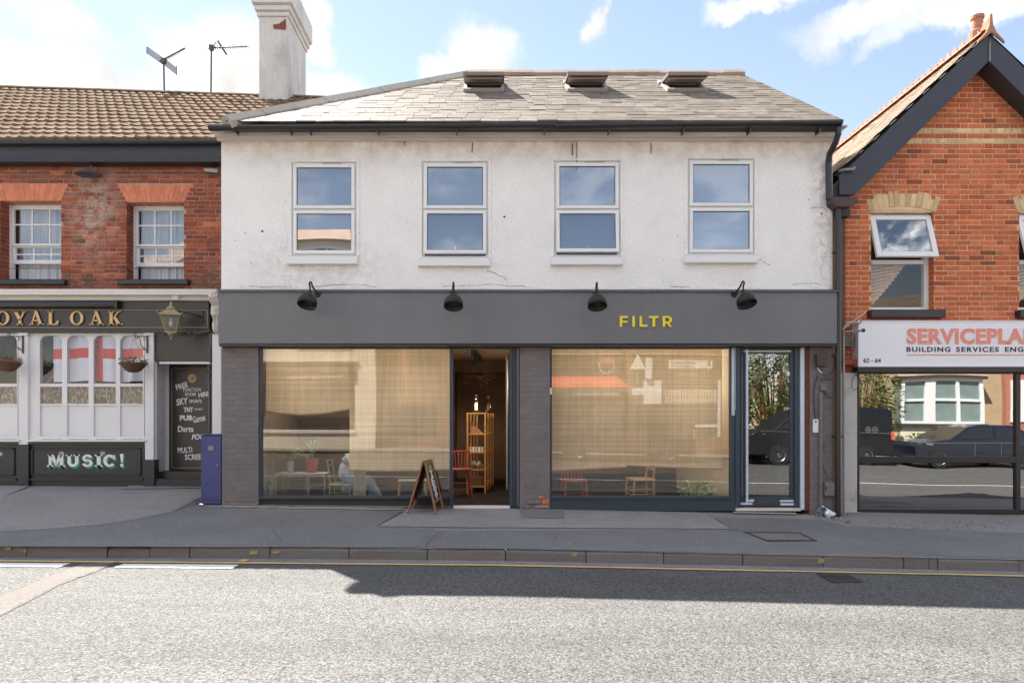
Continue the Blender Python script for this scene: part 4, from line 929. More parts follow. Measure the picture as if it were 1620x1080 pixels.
# downpipe with swan neck and hopper
dx = X(1323, -.1); q = MB()
q.tube([(X(1326, -.3), -.30, zg-.04), (X(1326, -.3), -.30, zg-.12), (X(1320, -.2), -.24, zg-.20), (X(1311, -.1), -.12, zg-.32), (X(1310, -.06), -.07, zg-.42), (X(1311, -.06), -.07, Z(316, -.07))], .040, 12)
q.tube([(X(1326, -.07), -.07, Z(330, -.07)), (X(1326, -.07), -.07, Z(815, -.07))], .038, 12)
dp = q.build('downpipe', M_gutter, bld, smooth=False)
q = MB(); q.prism([(X(1307), Z(318)), (X(1347), Z(318)), (X(1346), Z(327)), (X(1334), Z(333)), (X(1315), Z(333)), (X(1307), Z(327))], -.17, .0); q.build('hopper', M_brown_plastic, bld, bevel=.006)
for pz in (563, 690, 400, 480): B(X(1326, -.07)-.05, X(1326, -.07)+.05, -.10, .0, Z(pz)-.012, Z(pz)+.012).build('pipe_clip', M_gutter, bld)
q = MB(); q.tube([(X(1334.5, -.04), -.04, Z(812, -.04)), (X(1334.5, -.04), -.04, Z(525, -.04))], .016, 8); q.tube([(X(1334.5, -.04), -.04, Z(525, -.04)), (X(1366, -.1), -.1, Z(522.5, -.1))], .014, 8); q.build('service_pipe', M_galv, bld)
q = MB(); q.lathe([(0, 0), (.024, 0), (.024, .03), (0, .03)], (0, 0, 0), 10); q.v = [(z+X(1364, -.1), y-.1, x+Z(522.5, -.1)) for x, y, z in q.v]; q.build('pipe_cap', M_gutter, bld)
# roof verge cloaking strip along right gable and dark party gap between the houses
q = MB(); q.box(XR+.002, X(1333, .4), .34, .40, -.3, 4.4); q.build('party_gap_filler', M_wall_dark, bld)

# ================================================================== RED BRICK PUB (left)
YP = 1.06
pub = thing('pub_building', (-6.5, YP, .12), 'red brick public house with a black and white bar front lettered in gold', 'building')
pgz = .17
PXL, PXR = -9.9, XL-.01
pw = [(-7.45, X(97, YP), Z(443, YP), Z(318, YP)), (X(200, YP), X(291, YP), Z(443, YP), Z(320, YP))]
q = MB(); wall_sheet(q, PXL, PXR, Z(462, YP), Z(252, YP), YP+.002, YP+.30, pw); pwall = q.build('brick_wall', M_mortar_l, pub)
def arch_cut(xa, xb, xta, xtb, zb, zt):
    def f(z):
        if zb < z < zt:
            u = (z-zb)/(zt-zb); return (xa+(xta-xa)*u-.005, xb+(xtb-xb)*u+.005)
    return f
pa = [arch_cut(X(-9, YP), X(97, YP), X(-24, YP), X(108, YP), Z(318, YP), Z(291, YP)), arch_cut(X(205, YP)-.03, X(291, YP), X(186, YP), X(304, YP), Z(320, YP), Z(293, YP))]
def pcut(z):
    c = [(h[0], h[1]) for h in pw if h[2]-.02 < z < h[3]+.01]
    for f in pa:
        v = f(z)
        if v: c.append(v)
    return c
rs = courses(PXL+.01, PXR, Z(459, YP), Z(258, YP), .0645, L_=.213, Hd=.100, j=.011, cuts=pcut)
rs = [r_ for r_ in rs]
pbm = brick_meshes(M_brick_l)
brick_field(rs, YP, pbm, pwall, 300, jit=.004, order=lambda r_: -(r_[1]-r_[0])+rnd.random()*.05+(5 if r_[0] < -7.6 else 0))
# brick reveals on the left of each window, gauged flat arches above
def reveal(x, z0, z1, y0, y1, meshes, parent, ch, side):
    z = z0; k = 0; q = MB(); yy = []
    while z < z1-.02:
        seq = [(y0+.004, y0+.105), (y0+.114, y1)] if k % 2 else [(y0+.004, min(y1, y0+.205))]
        for a, b_ in seq:
            if b_-a < .02: continue
            q.box(x-.01, x+.006*side, a, b_, z, min(z+ch-.009, z1)) if side > 0 else q.box(x-.006, x+.01, a, b_, z, min(z+ch-.009, z1))
        z += ch; k += 1
    o = q.build('reveal_bricks', meshes[0].materials[0], parent); o['kind'] = 'stuff'
for h in pw: reveal(h[0], h[2], h[3], YP, YP+.20, pbm, pwall, .0645, 1)
def flat_arch(xa, xb, xta, xtb, zb, zt, n, y, m, parent):
    a = B(min(xa, xta), max(xb, xtb), y+.0005, y+.02, zb, zt).build('arch', M_mortar_l, parent)
    for i in range(n):
        u0, u1 = i/n, (i+1)/n; g = .003
        b0, b1 = xa+(xb-xa)*u0+g, xa+(xb-xa)*u1-g; t0_, t1_ = xta+(xtb-xta)*u0+g, xta+(xtb-xta)*u1-g
        zc = zb+(zt-zb)*(.42 if i % 2 else .62); yy = y-.004+rnd.uniform(-.003, .003)
        def at(z): u = (z-zb)/(zt-zb); return b0+(t0_-b0)*u, b1+(t1_-b1)*u
        for (za, zz) in ((zb+.002, zc-.003), (zc+.003, zt-.002)):
            l0, r0 = at(za); l1, r1 = at(zz); q = MB(); q.prism([(l0, za), (r0, za), (r1, zz), (l1, zz)], yy, y+.012)
            if i % 2 == 0: q.box(b0, b1, y+.013, y+.19, zb-.002, zb+.02) if za < zb+.01 else None
            q.build('brick', m, a)
flat_arch(X(-9, YP), X(97, YP), X(-24, YP), X(108, YP), Z(318, YP), Z(291, YP), 15, YP, M_rubbed, pub)
flat_arch(X(205, YP)-.03, X(291, YP), X(186, YP), X(304, YP), Z(320, YP), Z(293, YP), 14, YP, M_rubbed, pub)
def sash_window(h, px_bars, cz):
    x0, x1, zb, zt = h; y0 = YP+.19
    q = MB(); q.box(x0, x0+.03, y0, y0+.1, zb, zt); q.box(x1-.012, x1, y0, y0+.1, zb, zt); q.box(x0+.03, x1-.012, y0, y0+.1, zt-.03, zt); q.box(x0+.03, x1-.012, y0, y0+.1, zb, zb+.02)
    w_ = q.build('window', M_white, pub)
    xa, xb = x0+.032, x1-.014; H_ = (zt-.03)-(zb+.02)
    def sash(za, zb_, yy, rows, name='sash', br=.03):
        q = MB(); s_ = .042
        q.box(xa, xa+s_, yy, yy+.035, za, zb_); q.box(xb-s_*.6, xb, yy, yy+.035, za, zb_); q.box(xa+s_, xb-s_*.6, yy, yy+.035, zb_-.035, zb_); q.box(xa+s_, xb-s_*.6, yy, yy+.035, za, za+br)
        for i in (1, 2):
            x = xa+s_+(xb-xa-s_*1.6)*i/3; q.box(x-.011, x+.011, yy+.004, yy+.03, za+br, zb_-.035)
        for zr in rows: q.box(xa+s_, xb-s_*.6, yy+.003, yy+.029, zr-.011, zr+.011)
        s = q.build(name, M_white, w_)
        B(xa+s_-.004, xb-s_*.6+.004, yy+.014, yy+.018, za+br-.004, zb_-.031).build('glass', G_pub, w_)
    zm = zb+.02+H_*.50
    sash(zm-.02, zt-.03, y0+.012, [zm+(zt-.03-zm)*.53])
    sash(zb+cz, zm-.024+cz*.05, y0+.052, [zb+cz+(zm-zb-cz)*.50] , br=.06)
    if cz > .1: B(xa, xb, y0+.06, y0+.08, zb+.02, zb+.04).build('lower_bar', M_white, w_)
    # gathered net curtain
    q = MB(); n = 90; v = []
    for i in range(n+1):
        x = xa+(xb-xa)*i/n; yy = y0+.16+.018*math.sin(i*.9)+.010*math.sin(i*.37+1); v += [(x, yy, zb), (x, yy+.01*math.sin(i*.5), zt)]
    q.add(v, [(2*i, 2*i+2, 2*i+3, 2*i+1) for i in range(n)]); q.build('net_curtain', M_curtain, w_, smooth=True)
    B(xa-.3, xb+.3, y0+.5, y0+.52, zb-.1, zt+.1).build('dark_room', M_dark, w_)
    q = MB(); q.box(x0-.10, x1+.10, YP-.10, YP+.19, zb-.085, zb-.003); q.build('sill', M_black, w_, bevel=.012)
sash_window(pw[0], None, .30); sash_window(pw[1], None, .26)
for h in pw:
    q = MB(); q.tube([(h[0]-.1, YP-.03, h[2]+.17), (h[1]+.02, YP-.03, h[2]+.17)], .005, 6); q.tube([(h[0]+.02, YP-.03, h[2]+.17), (h[0]+.02, YP-.03, h[2]+.02)], .005, 6); q.build('sill_rail', M_iron, pub)
# fascia, soffit, gutter
ye = .86
q = MB(); q.box(PXL, PXR+.12, ye+.012, ye+.035, Z(246, ye), Z(228, ye)); q.build('fascia_board', M_barge, pub)
q = MB(); q.box(PXL, PXR+.12, ye+.0, YP+.011, Z(256, ye)+.0, Z(246, ye)-.001); q.build('soffit', M_black, pub)
half_round(PXL, PXR+.14, ye-.06, Z(221, ye-.06)-.02, Z(223, ye-.06)-.0, .055, M_gutter, pub)
# roof plane and interlocking tiles
PE = Vector((0, ye-.10, Z(222, ye-.1)+.02)); PRy = 4.65
def prz(x): return 7.75-.033*(x+4.65)
xl_, xr_ = -10.7, -2.55
q = MB(); q.add([(xl_, PE.y, PE.z-.03), (xr_, PE.y, PE.z-.03), (xr_, PRy, prz(xr_)-.04), (xl_, PRy, prz(xl_)-.04), (xl_, 8.6, PE.z), (xr_, 8.6, PE.z)], [(0, 1, 2, 3), (3, 2, 5, 4)])
proof = q.build('roof', M_dark, pub)
prof = []
for k in range(17):
    u = k/16; ph = (u*2) % 1.0; prof.append((u-.5, .016*math.sin(math.pi*min(1, ph/.45))**.7 if ph < .45 else 0.0))
tl = MB(); v = []
for (u, h) in prof: v += [(u, 0, h+.020), (u, 1, h+.0), (u, 0, h-.018)]
f = []
for k in range(16): f += [(3*k, 3*k+3, 3*k+4, 3*k+1), (3*k+2, 3*k+5, 3*k+3, 3*k)]
tl.add(v, f); tile_me = [mesh_of('roof_tile', tl, M_tile)]
ms = []; nr, nc = 14, 24
for i in range(nr):
    for k in range(nc):
        x0 = xl_+(xr_-xl_)*k/nc; x1 = xl_+(xr_-xl_)*(k+1)/nc; xc = (x0+x1)/2
        upv = Vector((0, PRy-PE.y, prz(xc)-PE.z)); n_ = Vector((0, -upv.z, upv.y)).normalized()
        o = Vector((xc+rnd.uniform(-.004, .004), PE.y, PE.z))+upv*(i/nr)+n_*(.008+rnd.uniform(0, .006))
        ey = upv/nr*1.12-n_*.022
        dz = (prz(x1)-prz(x0))*i/nr
        ms.append(basis(o-upv.normalized()*rnd.uniform(0, .012), Vector((x1-x0, 0, dz)), ey, n_))
vis = [m_ for m_ in ms if (m_[0][3]*1080/(D+m_[1][3])+782) > -20]; hid = [m_ for m_ in ms if m_ not in vis]
pieces(vis+hid, tile_me, proof, 300, 'roof_tile', 'upper_roof_tiles')
capp = MB(); v = []; 
for k in range(9):
    a = math.pi*k/8; v += [(-.5, -.12*math.cos(a), .10*math.sin(a)-.05), (.5, -.12*math.cos(a), .10*math.sin(a)-.05)]
capp.add(v, [(2*k, 2*k+2, 2*k+3, 2*k+1) for k in range(8)]); cp_me = mesh_of('ridge_tile', capp, M_tile)
for k in range(18):
    x0 = xl_+(xr_-xl_)*k/18; x1 = xl_+(xr_-xl_)*(k+1)/18; xc = (x0+x1)/2
    o = bpy.data.objects.new('ridge_tile', cp_me); link(o, pub, (xc, PRy, prz(xc)+.0)); o.scale = (x1-x0, 1, .75); o.rotation_euler = (0, .033+rnd.uniform(-.01, .01), 0)
# body of the house behind
q = MB(); q.box(PXL, PXL+.2, YP+.31, 8.5, -.3, 5.2); q.box(PXL, -3.95, 8.3, 8.5, -.3, 5.2); q.box(-4.2, -3.95, YP+.31, 8.3, 2.9, 5.2); q.box(PXL+.2, -3.95, 3.0, 3.1, -.3, 3.4); q.box(PXL+.2, -3.95, YP+.31, 8.3, 2.78, 2.85)
q.build('rear_wall', M_dark, pub)
# chimney stack
cy0, cy1 = 4.2, 5.5; cx0, cx1 = X(410, cy0), X(455, cy0)
q = MB(); q.box(cx0, cx1, cy0, cy1, 4.5, 9.9); ch = q.build('chimney', M_smooth_render, pub)
zc = Z(27, cy0)
for (dz0, dz1, o_) in ((0, .085, .035), (.085, .10, .05), (.10, .20, .07), (.20, .215, .09), (.215, .62, .115), (.62, .75, .06)):
    B(cx0-o_, cx1+o_, cy0-o_, cy1+o_, zc+dz0, zc+dz1-.002).build('corbel_course', M_smooth_render, ch, bevel=.008)
q = MB(); f_ = lambda a, b_: (X(a, cy0), Z(b_, cy0)); q.prism([f_(432, 39.5), f_(441, 38.5), f_(452, 31), f_(452.8, 44), f_(451, 48), f_(433, 46)], cy0-.008, cy0+.002); q.build('bare_brick_patch', mat('bare_old_brick', (.20, .065, .04), .9, .3, 30, bump=.6, bs=50), ch)
# ---- bar front (timber)
YS = .93
ys = YS
q = MB()
q.box(PXL, X(343, .72), .72, YP+.011, Z(463, .72), Z(457, .72)); q.prismx([(.72, Z(463, .72)), (.80, Z(470, .80)), (.80, Z(475, .80)), (YP, Z(475, .80)), (YP, Z(463, .72))], PXL, X(340, .8))
q.build('cornice', M_cream, pub, bevel=.004)
B(PXL, X(336, .8), .70, .80, Z(466, .72), Z(464, .72)).build('cornice_fillet', M_white, pub)
B(X(273, .78), X(283, .78), .765, .80, Z(474.5, .78), Z(467, .78)).build('cornice_block', M_white, pub)
B(PXL, X(331, .88), .86, YP, Z(489, .88), Z(475.3, .88)).build('frieze', M_black, pub)
q = MB(); q.tube([(PXL, .80, Z(481, .80)), (X(185, .80), .80, Z(481, .80))], .052, 10); q.box(X(183, .8), X(187, .8), .76, .86, Z(487, .8), Z(475.5, .8)); q.build('awning_roller', M_gutter, pub)
sb = B(PXL, X(331, .88), .88, YP, Z(525, .88), Z(489.2, .88)).build('signboard', M_blackboard, pub)
q = MB(); ysb = .879
for (c, d) in ((489.6, 490.8), (517.5, 518.7)): q.box(PXL, X(329, ysb), ysb-.012, ysb+.001, Z(d, ysb), Z(c, ysb))
q.box(X(328, ysb), X(329.3, ysb), ysb-.012, ysb+.001, Z(517.4, ysb), Z(491, ysb)); q.build('gold_moulding', M_goldline, sb)
B(PXL, X(331, .86), .85, .88, Z(526, .86), Z(520.5, .86)).build('sign_sill', M_black, sb, bevel=.004)
# serif letters, gilded, with a black thickness
def ell(cx, cy, rx_, ry, n=28): return [(cx+rx_*math.cos(2*math.pi*k/n), cy+ry*math.sin(2*math.pi*k/n)) for k in range(n)]
def ring(cx, cy, rx0, ry0, rx1, ry1, n=28):
    a, b_ = ell(cx, cy, rx0, ry0, n), ell(cx, cy, rx1, ry1, n)
    return [[a[i], a[(i+1) % n], b_[(i+1) % n], b_[i]] for i in range(n)]
T, Bt = 492.5, 514.0
def serif(x0, x1, y, up): h = 1.6; return [(x0, y), (x1, y), (x1-.8, y+h*up), (x0+.8, y+h*up)]
def gO(x): return ring(x+10.5, (T+Bt)/2, 10.6, 11, 6.0, 9.4)
def gY(x): return [[(x+1.5, T), (x+7, T), (x+13, 504), (x+13, 507), (x+9, 507)], [(x+17, T), (x+19.5, T), (x+13, 505), (x+11.5, 503)], Bx(x+9, 505, x+13.3, Bt), serif(x, x+8.5, T, 1), serif(x+14.5, x+21.5, T, 1), serif(x+6, x+16.5, Bt, -1)]
def gA(x): return [[(x+8.5, T-.5), (x+13, T-.5), (x+21, Bt), (x+16, Bt)], [(x+9.2, T+2), (x+10.6, T+4.5), (x+5, Bt), (x+3, Bt)], Bx(x+6, 506, x+15.5, 508), serif(x, x+8, Bt, -1), serif(x+13, x+24, Bt, -1)]
def gL(x): return [Bx(x+2.5, T, x+7.3, Bt), serif(x, x+10, T, 1), serif(x, x+5, Bt, -1), Bx(x+7.3, Bt-1.7, x+17, Bt), [(x+15.5, Bt-6.5), (x+17.8, Bt-6.5), (x+17.2, Bt), (x+12.5, Bt-1.7)]]
def gK(x): return [Bx(x+2.5, T, x+7.3, Bt), serif(x, x+10, T, 1), serif(x, x+10, Bt, -1), [(x+15, T), (x+18, T), (x+9.5, 503.5), (x+7.3, 504)], [(x+8, 503), (x+11.8, 500.8), (x+21, Bt), (x+15.5, Bt)], serif(x+12.5, x+20.5, T, 1), serif(x+12, x+24, Bt, -1)]
def gR(x): return [Bx(x+2.5, T, x+7.3, Bt), serif(x, x+9, T, 1), serif(x, x+10, Bt, -1)]+[[(x+8+8*math.cos(a), 498+5.5*math.sin(a)), (x+8+8*math.cos(b_), 498+5.5*math.sin(b_)), (x+8+4*math.cos(b_), 498+3.9*math.sin(b_)), (x+8+4*math.cos(a), 498+3.9*math.sin(a))] for a, b_ in [(-math.pi/2+math.pi*k/10, -math.pi/2+math.pi*(k+1)/10) for k in range(10)]]+[[(x+8, 503), (x+12, 502.5), (x+20.5, Bt), (x+15, Bt)]]
for fn, x in ((gR, -30), (gO, -5), (gY, 21.5), (gA, 47), (gL, 76), (gO, 112), (gA, 142), (gK, 172)):
    for dx_, dz_, m_, ya, yb in ((1.6, 1.0, M_letter_shadow, ysb-.008, ysb+.0005), (0, 0, M_gold, ysb-.020, ysb-.008)):
        q = MB()
        for pl in fn(x): q.prism([(X(a+dx_, ysb), Z(b_+dz_, ysb)) for a, b_ in pl], ya, yb)
        q.build('letter' if m_ is M_gold else 'letter_backing', m_, sb)
# white timber window units
def bar_front(xa, xb, lights, panels=True):
    """xa/xb photo pixels of the unit; lights: list of (l, r)"""
    q = MB(); zt, zs = 526.5, 696
    xs_ = [xa]+[c for l in lights for c in l]+[xb]
    # stiles and mullions, arch heads, transom
    for i in range(0, len(xs_), 2): q.pbox(xs_[i], xs_[i+1], zt, zs, YS, YS+.07, YS)
    for (l, r_) in lights:
        q.pbox(l, r_, zt, 530.5, YS, YS+.07, YS); q.pbox(l, r_, 606.5, 611.5, YS+.004, YS+.066, YS); q.pbox(l, r_, 638.5, 641, YS+.004, YS+.066, YS)
        for sgn, cx in ((1, l), (-1, r_)):
            pts = [(cx, 530.5)]; rr = 11
            for k in range(7):
                a = math.pi/2*k/6; pts.append((cx+sgn*(rr-rr*math.cos(math.pi/2-a)), 530.5+(rr-rr*math.sin(math.pi/2-a)) if False else 530.5+rr*(1-math.cos(a)) if False else 0))
            pts = [(cx, 530.5)]+[(cx+sgn*rr*(1-math.cos(a)), 530.5+rr*(1-math.sin(a))) for a in [math.pi/2*k/6 for k in range(7)]]
            q.prism([(X(a, YS), Z(b_, YS)) for a, b_ in pts], YS+.001, YS+.069)
    u = q.build('window', M_white, pub, bevel=.002)
    for (l, r_) in lights:
        PB(l, r_, 528, 607, YS+.035, YS+.04, YS).build('glass', G_pubshop, u)
        PB(l, r_, 611, 639, YS+.030, YS+.04, YS).build('obscure_pane', M_obscure, u)
        p = PB(l, r_, 640.9, 690, YS+.028, YS+.05, YS).build('panel', M_white, u)
        PB(l-3, r_+3, 690, 694.5, YS-.004, YS-.0005, YS).build('bottom_rail', M_white, u)
    q = MB(); q.pbox(xa-2, xb+2, 695.5, 698.5, YS-.07, YS+.07, YS-.07); q.build('sill', M_white, u, bevel=.003)
    q = MB(); q.pbox(xa, xb, 699, 703, YS-.05, YS+.07, YS-.05); q.build('lower_moulding', M_black, u, bevel=.005)
    s_ = PB(xa, xb, 703, 778, YS, YS+.08, YS).build('stall_riser', M_black, u)
    q = MB(); a, b_, c, d = xa+4, xb-4, 708, 752
    for bx in ((a, b_, c, c+3), (a, b_, d-2.5, d), (a, a+4, c, d), (b_-4, b_, c, d)): q.pbox(*bx, YS-.02, YS-.0005, YS)
    q.build('panel_moulding', M_black, u, bevel=.006)
    PB(xa, xb, 756, 760, YS-.03, YS-.0005, YS).build('skirting', M_black, u, bevel=.004)
    return u
u1 = bar_front(45, 228, [(63, 98), (106, 140), (148, 183), (190, 226)])
u0 = bar_front(-185, 28, [(-160, -125), (-120, -88), (-83, -50), (-45, -12), (-8, 26.5)])
for (a, b_) in ((29, 44), (229, 243)):
    q = MB(); q.pbox(a, b_, 524, 703 if a < 100 else 727, YS-.04, YS+.09, YS-.04); q.pbox(a-1, b_+1, 524.5, 531, YS-.06, YS+.0, YS-.04); q.build('pilaster', M_white, pub, bevel=.004)
    PB(a-1, b_+1, 703.2 if a < 100 else 727.2, 780, YS-.05, YS+.09, YS-.05).build('pilaster_base', M_black, pub)
# MUSIC! lettering: slab letters with green thickness
def slab(t, b_): 
    T_, B_ = t, b_
    def M_(x): return [Bx(x+1.5, T_, x+6, B_), Bx(x+19, T_, x+24.5, B_), [(x+3, T_), (x+9, T_), (x+14, B_-7), (x+12.5, B_)], [(x+17, T_), (x+23, T_), (x+13.5, B_), (x+12, B_-4)], Bx(x-1, B_-2.6, x+9, B_), Bx(x+16.5, B_-2.6, x+27.5, B_), Bx(x, T_, x+6, T_+2.4), Bx(x+20, T_, x+26, T_+2.4)]
    def U_(x):
        o = [Bx(x+2, T_, x+7.5, B_-7), Bx(x+14, T_, x+19.5, B_-7), Bx(x, T_, x+9.5, T_+2.6), Bx(x+12, T_, x+21.5, T_+2.6)]
        for k in range(10):
            a, c = math.pi*k/10, math.pi*(k+1)/10; cx, cy = x+10.75, B_-7.2
            o.append([(cx+8.75*math.cos(a), cy+7.2*math.sin(a)), (cx+8.75*math.cos(c), cy+7.2*math.sin(c)), (cx+3.3*math.cos(c), cy+3*math.sin(c)), (cx+3.3*math.cos(a), cy+3*math.sin(a))])
        return o
    def arc(cx, cy, r0x, r0y, r1x, r1y, a0, a1, n=12):
        o = []
        for k in range(n):
            a, c = a0+(a1-a0)*k/n, a0+(a1-a0)*(k+1)/n
            o.append([(cx+r0x*math.cos(a), cy+r0y*math.sin(a)), (cx+r0x*math.cos(c), cy+r0y*math.sin(c)), (cx+r1x*math.cos(c), cy+r1y*math.sin(c)), (cx+r1x*math.cos(a), cy+r1y*math.sin(a))])
        return o
    def S_(x):
        h = (B_-T_); return arc(x+8.5, T_+h*.30, 8, h*.31, 3.6, h*.13, math.pi*.45, math.pi*1.95)+arc(x+8.5, B_-h*.31, 8.4, h*.32, 3.6, h*.13, -math.pi*.55, math.pi*.95)
    def I_(x): return [Bx(x+3, T_, x+9, B_), Bx(x, T_, x+12, T_+2.6), Bx(x, B_-2.6, x+12, B_)]
    def C_(x): return arc(x+10, (T_+B_)/2, 10, (B_-T_)/2, 4.4, (B_-T_)/2-3.6, math.pi*.2, math.pi*1.78, 18)+[Bx(x+15.5, T_+1, x+19, T_+8)]
    def E_(x): return [[(x, T_-1), (x+6, T_-1), (x+4.4, B_-7), (x+2, B_-7)], ell(x+3, B_-2.6, 2.6, 2.8, 12)]
    return M_, U_, S_, I_, C_, E_
M_, U_, S_, I_, C_, E_ = slab(718.5, 738)
M_lmoss = M_green
for fn, x in ((M_, 76), (U_, 105), (S_, 130), (I_, 150.5), (C_, 163.5), (E_, 190)):
    for dx_, dz_, m_, ya, yb in ((2.2, 3.0, M_green, YS-.003, YS-.0002), (0, 0, M_chalk, YS-.007, YS-.0035)):
        q = MB()
        for pl in fn(x): q.prism([(X(a+dx_, YS), Z(b_+dz_, YS)) for a, b_ in pl], ya, yb)
        q.build('letter' if m_ is M_chalk else 'letter_shade', m_, u1)
q = MB()
for cx, cy in ((98, 717), (163, 716.5), (1, 718)):
    for k in range(8):
        a = math.pi*k/4+.2; q.prism([(X(cx+.8*math.cos(a+1.5), YS), Z(cy+.8*math.sin(a+1.5), YS)), (X(cx+5.5*math.cos(a), YS), Z(cy+4.5*math.sin(a), YS)), (X(cx-.8*math.cos(a+1.5), YS), Z(cy-.8*math.sin(a+1.5), YS))], YS-.0105, YS-.0072)
q.build('painted_sparkle', M_chalk, u1)
# entrance recess at the right of the bar front
yd = YS+.40
q = MB(); q.hexa([(X(243.5, YS), YS+.02, pgz), (X(243.5, YS)+.03, YS+.02, pgz), (X(262, yd), yd, pgz), (X(262, yd)-.03, yd, pgz), (X(243.5, YS), YS+.02, Z(527, YS)), (X(243.5, YS)+.03, YS+.02, Z(527, YS)), (X(262, yd), yd, Z(527, YS)), (X(262, yd)-.03, yd, Z(527, YS))]); rv = q.build('reveal_panel', M_white, pub)
q = MB()
for (c, d) in ((560, 615), (622, 680), (686, 722)):
    xa, ya = X(247.5, YS+.1), YS+.09; xb, yb = X(258.5, YS+.32), YS+.31
    q.hexa([(xa+.010, ya, Z(d, ya)), (xa+.028, ya, Z(d, ya)), (xb+.028, yb, Z(d, ya)), (xb+.010, yb, Z(d, ya)), (xa+.010, ya, Z(c, ya)), (xa+.028, ya, Z(c, ya)), (xb+.028, yb, Z(c, ya)), (xb+.010, yb, Z(c, ya))])
q.build('raised_panel', M_white, rv, bevel=.005)
B(X(244, YS), X(333, YS), YS-.0, YS+.08, Z(572, YS), Z(525.5, YS)).build('over_door_panel', M_blackboard, pub)
B(X(253, YS), X(333, YS), YS-.02, YS+.09, Z(575.5, YS), Z(572.3, YS)).build('door_head', M_white, pub)
B(X(262, yd), X(268, yd), yd-.02, yd+.05, pgz, Z(577, yd)).build('door_jamb', M_white, pub)
dr = B(X(268, yd), X(345, yd), yd, yd+.05, pgz+.10, Z(576, yd)).build('door', M_black, pub)
bd = B(X(272.5, yd), X(332, yd), yd-.018, yd-.001, Z(739.5, yd), Z(582.5, yd)).build('notice_board', M_blackboard, pub)
q = MB()
for bx in ((272, 332, 582, 583.2), (272, 332, 739, 740.3), (272, 273.2, 582, 740), (331, 332.2, 582, 740)): q.pbox(*bx, yd-.022, yd-.0185, yd)
q.build('board_edge', M_goldline, bd)
yt = yd-.019
def ch_(s_, a, b_, c, d, rot=0, **k): ptext(s_, a, b_, c, d, yt, M_chalk, bd, rot=rot, th=.002, **k)
ch_('FREE', 278, 297, 606, 614.5, R(16), bold=.03); ch_('FUNCTION', 290, 318, 613.5, 619, R(1), bold=.012); ch_('ROOM', 293, 309.5, 621, 626, 0, bold=.012); ch_('HIRE', 314, 330, 620, 627.5, R(10), bold=.03)
ch_('SKY', 278.5, 298, 629.5, 640, R(10), bold=.03, shear=.2); ch_('SPORTS', 299.5, 319, 632, 637, 0, bold=.02); ch_('TNT', 290.5, 305.5, 644, 651.5, 0, bold=.05); ch_('SPORTS', 307, 321, 645.5, 648.5, 0, shear=.4, bold=.02)
ch_('PUB', 284.5, 304.5, 656.5, 665, 0, bold=.05); ch_('Games', 305, 325, 656.5, 667, R(12), bold=.02, shear=.2); ch_('Darts', 281.5, 306, 673.5, 683, 0, bold=.025); ch_('POOL', 303, 328, 686, 695, R(3), bold=.03, shear=.25)
ch_('MULTI', 281, 304, 707, 716, R(2), bold=.02); ch_('SCREEN', 292.5, 325, 718, 727, R(1), bold=.02)
q = MB(); q.lathe([(0, 0), (1, 0), (1, 1), (0, 1)], (0, 0, 0), 24); c = (X(304, yt), Z(598, yt)); q.v = [(c[0]+.073*x, yt-.002*z-.0005, c[1]+.073*y) for x, y, z in q.v]; q.build('round_emblem', M_gold, bd)
q = MB(); 
for pl in ring(304, 598, 7.2, 7.2, 6.4, 6.4)+ring(304, 598, 4.2, 4.2, 3.3, 3.3)+[ell(304.3, 598.4, 1.5, 1.9, 12)]: q.prism([(X(a, yt), Z(b_, yt)) for a, b_ in pl], yt-.004, yt-.0026)
q.build('emblem_ring', M_ink, bd)
q = MB(); q.box(X(262, yd-.05), X(345, yd), yd-.28, yd+.05, pgz-.1, Z(744, yd-.1)); q.box(X(245, YS), X(345, YS), YS-.02, yd-.281, pgz-.1, Z(757, YS)); q.build('doorstep', M_black, pub, bevel=.006)
# right pilaster and scrolled corbel
q = MB(); q.pbox(335.5, 350, 528, 790, .72, 1.0, .72); q.build('pilaster', M_white, pub, bevel=.004)
q = MB(); pr = [(1.0, Z(525, .7)), (.72, Z(527, .7)), (.66, Z(523, .7)), (.64, Z(514, .7)), (.68, Z(507, .7)), (.66, Z(503, .7)), (.60, Z(499, .7)), (.60, Z(490, .7)), (.62, Z(484, .7)), (.56, Z(480, .7)), (.50, Z(472, .7)), (.52, Z(467, .7)), (.58, Z(463, .7)), (1.0, Z(463, .7))]
q.prismx(pr, X(334, .62), X(349, .62)); cb = q.build('corbel', M_cream, pub, bevel=.006)
for (zz, yy, rr) in ((469, .54, .035), (492, .63, .028), (515, .665, .028)):
    q = MB(); pts = []
    for k in range(26):
        a = k*.45; r_ = rr*(1-k/30); pts.append((X(341, .6)+r_*math.cos(a), yy-.035, Z(zz, .6)+r_*math.sin(a)*1.5))
    q.tube(pts, .006, 6); q.build('scroll', M_cream, cb)
q = MB()
for x_ in (336.5, 341.5, 346.5): q.tube([(X(x_, .6), .60, Z(478, .6)), (X(x_, .6), .61, Z(487, .6)), (X(x_, .6), .645, Z(512, .6)), (X(x_, .6), .66, Z(524, .6))], .010, 6)
q.build('acanthus_rib', M_cream, cb)
q = MB(); q.prism([(X(331, .5), Z(466, .5)), (X(341, .5), Z(461, .5)), (X(351, .5), Z(466, .5)), (X(351, .5), Z(468, .5)), (X(341, .5), Z(463, .5)), (X(331, .5), Z(468, .5))], .52, .7); q.build('corbel_pediment', M_lead, cb)
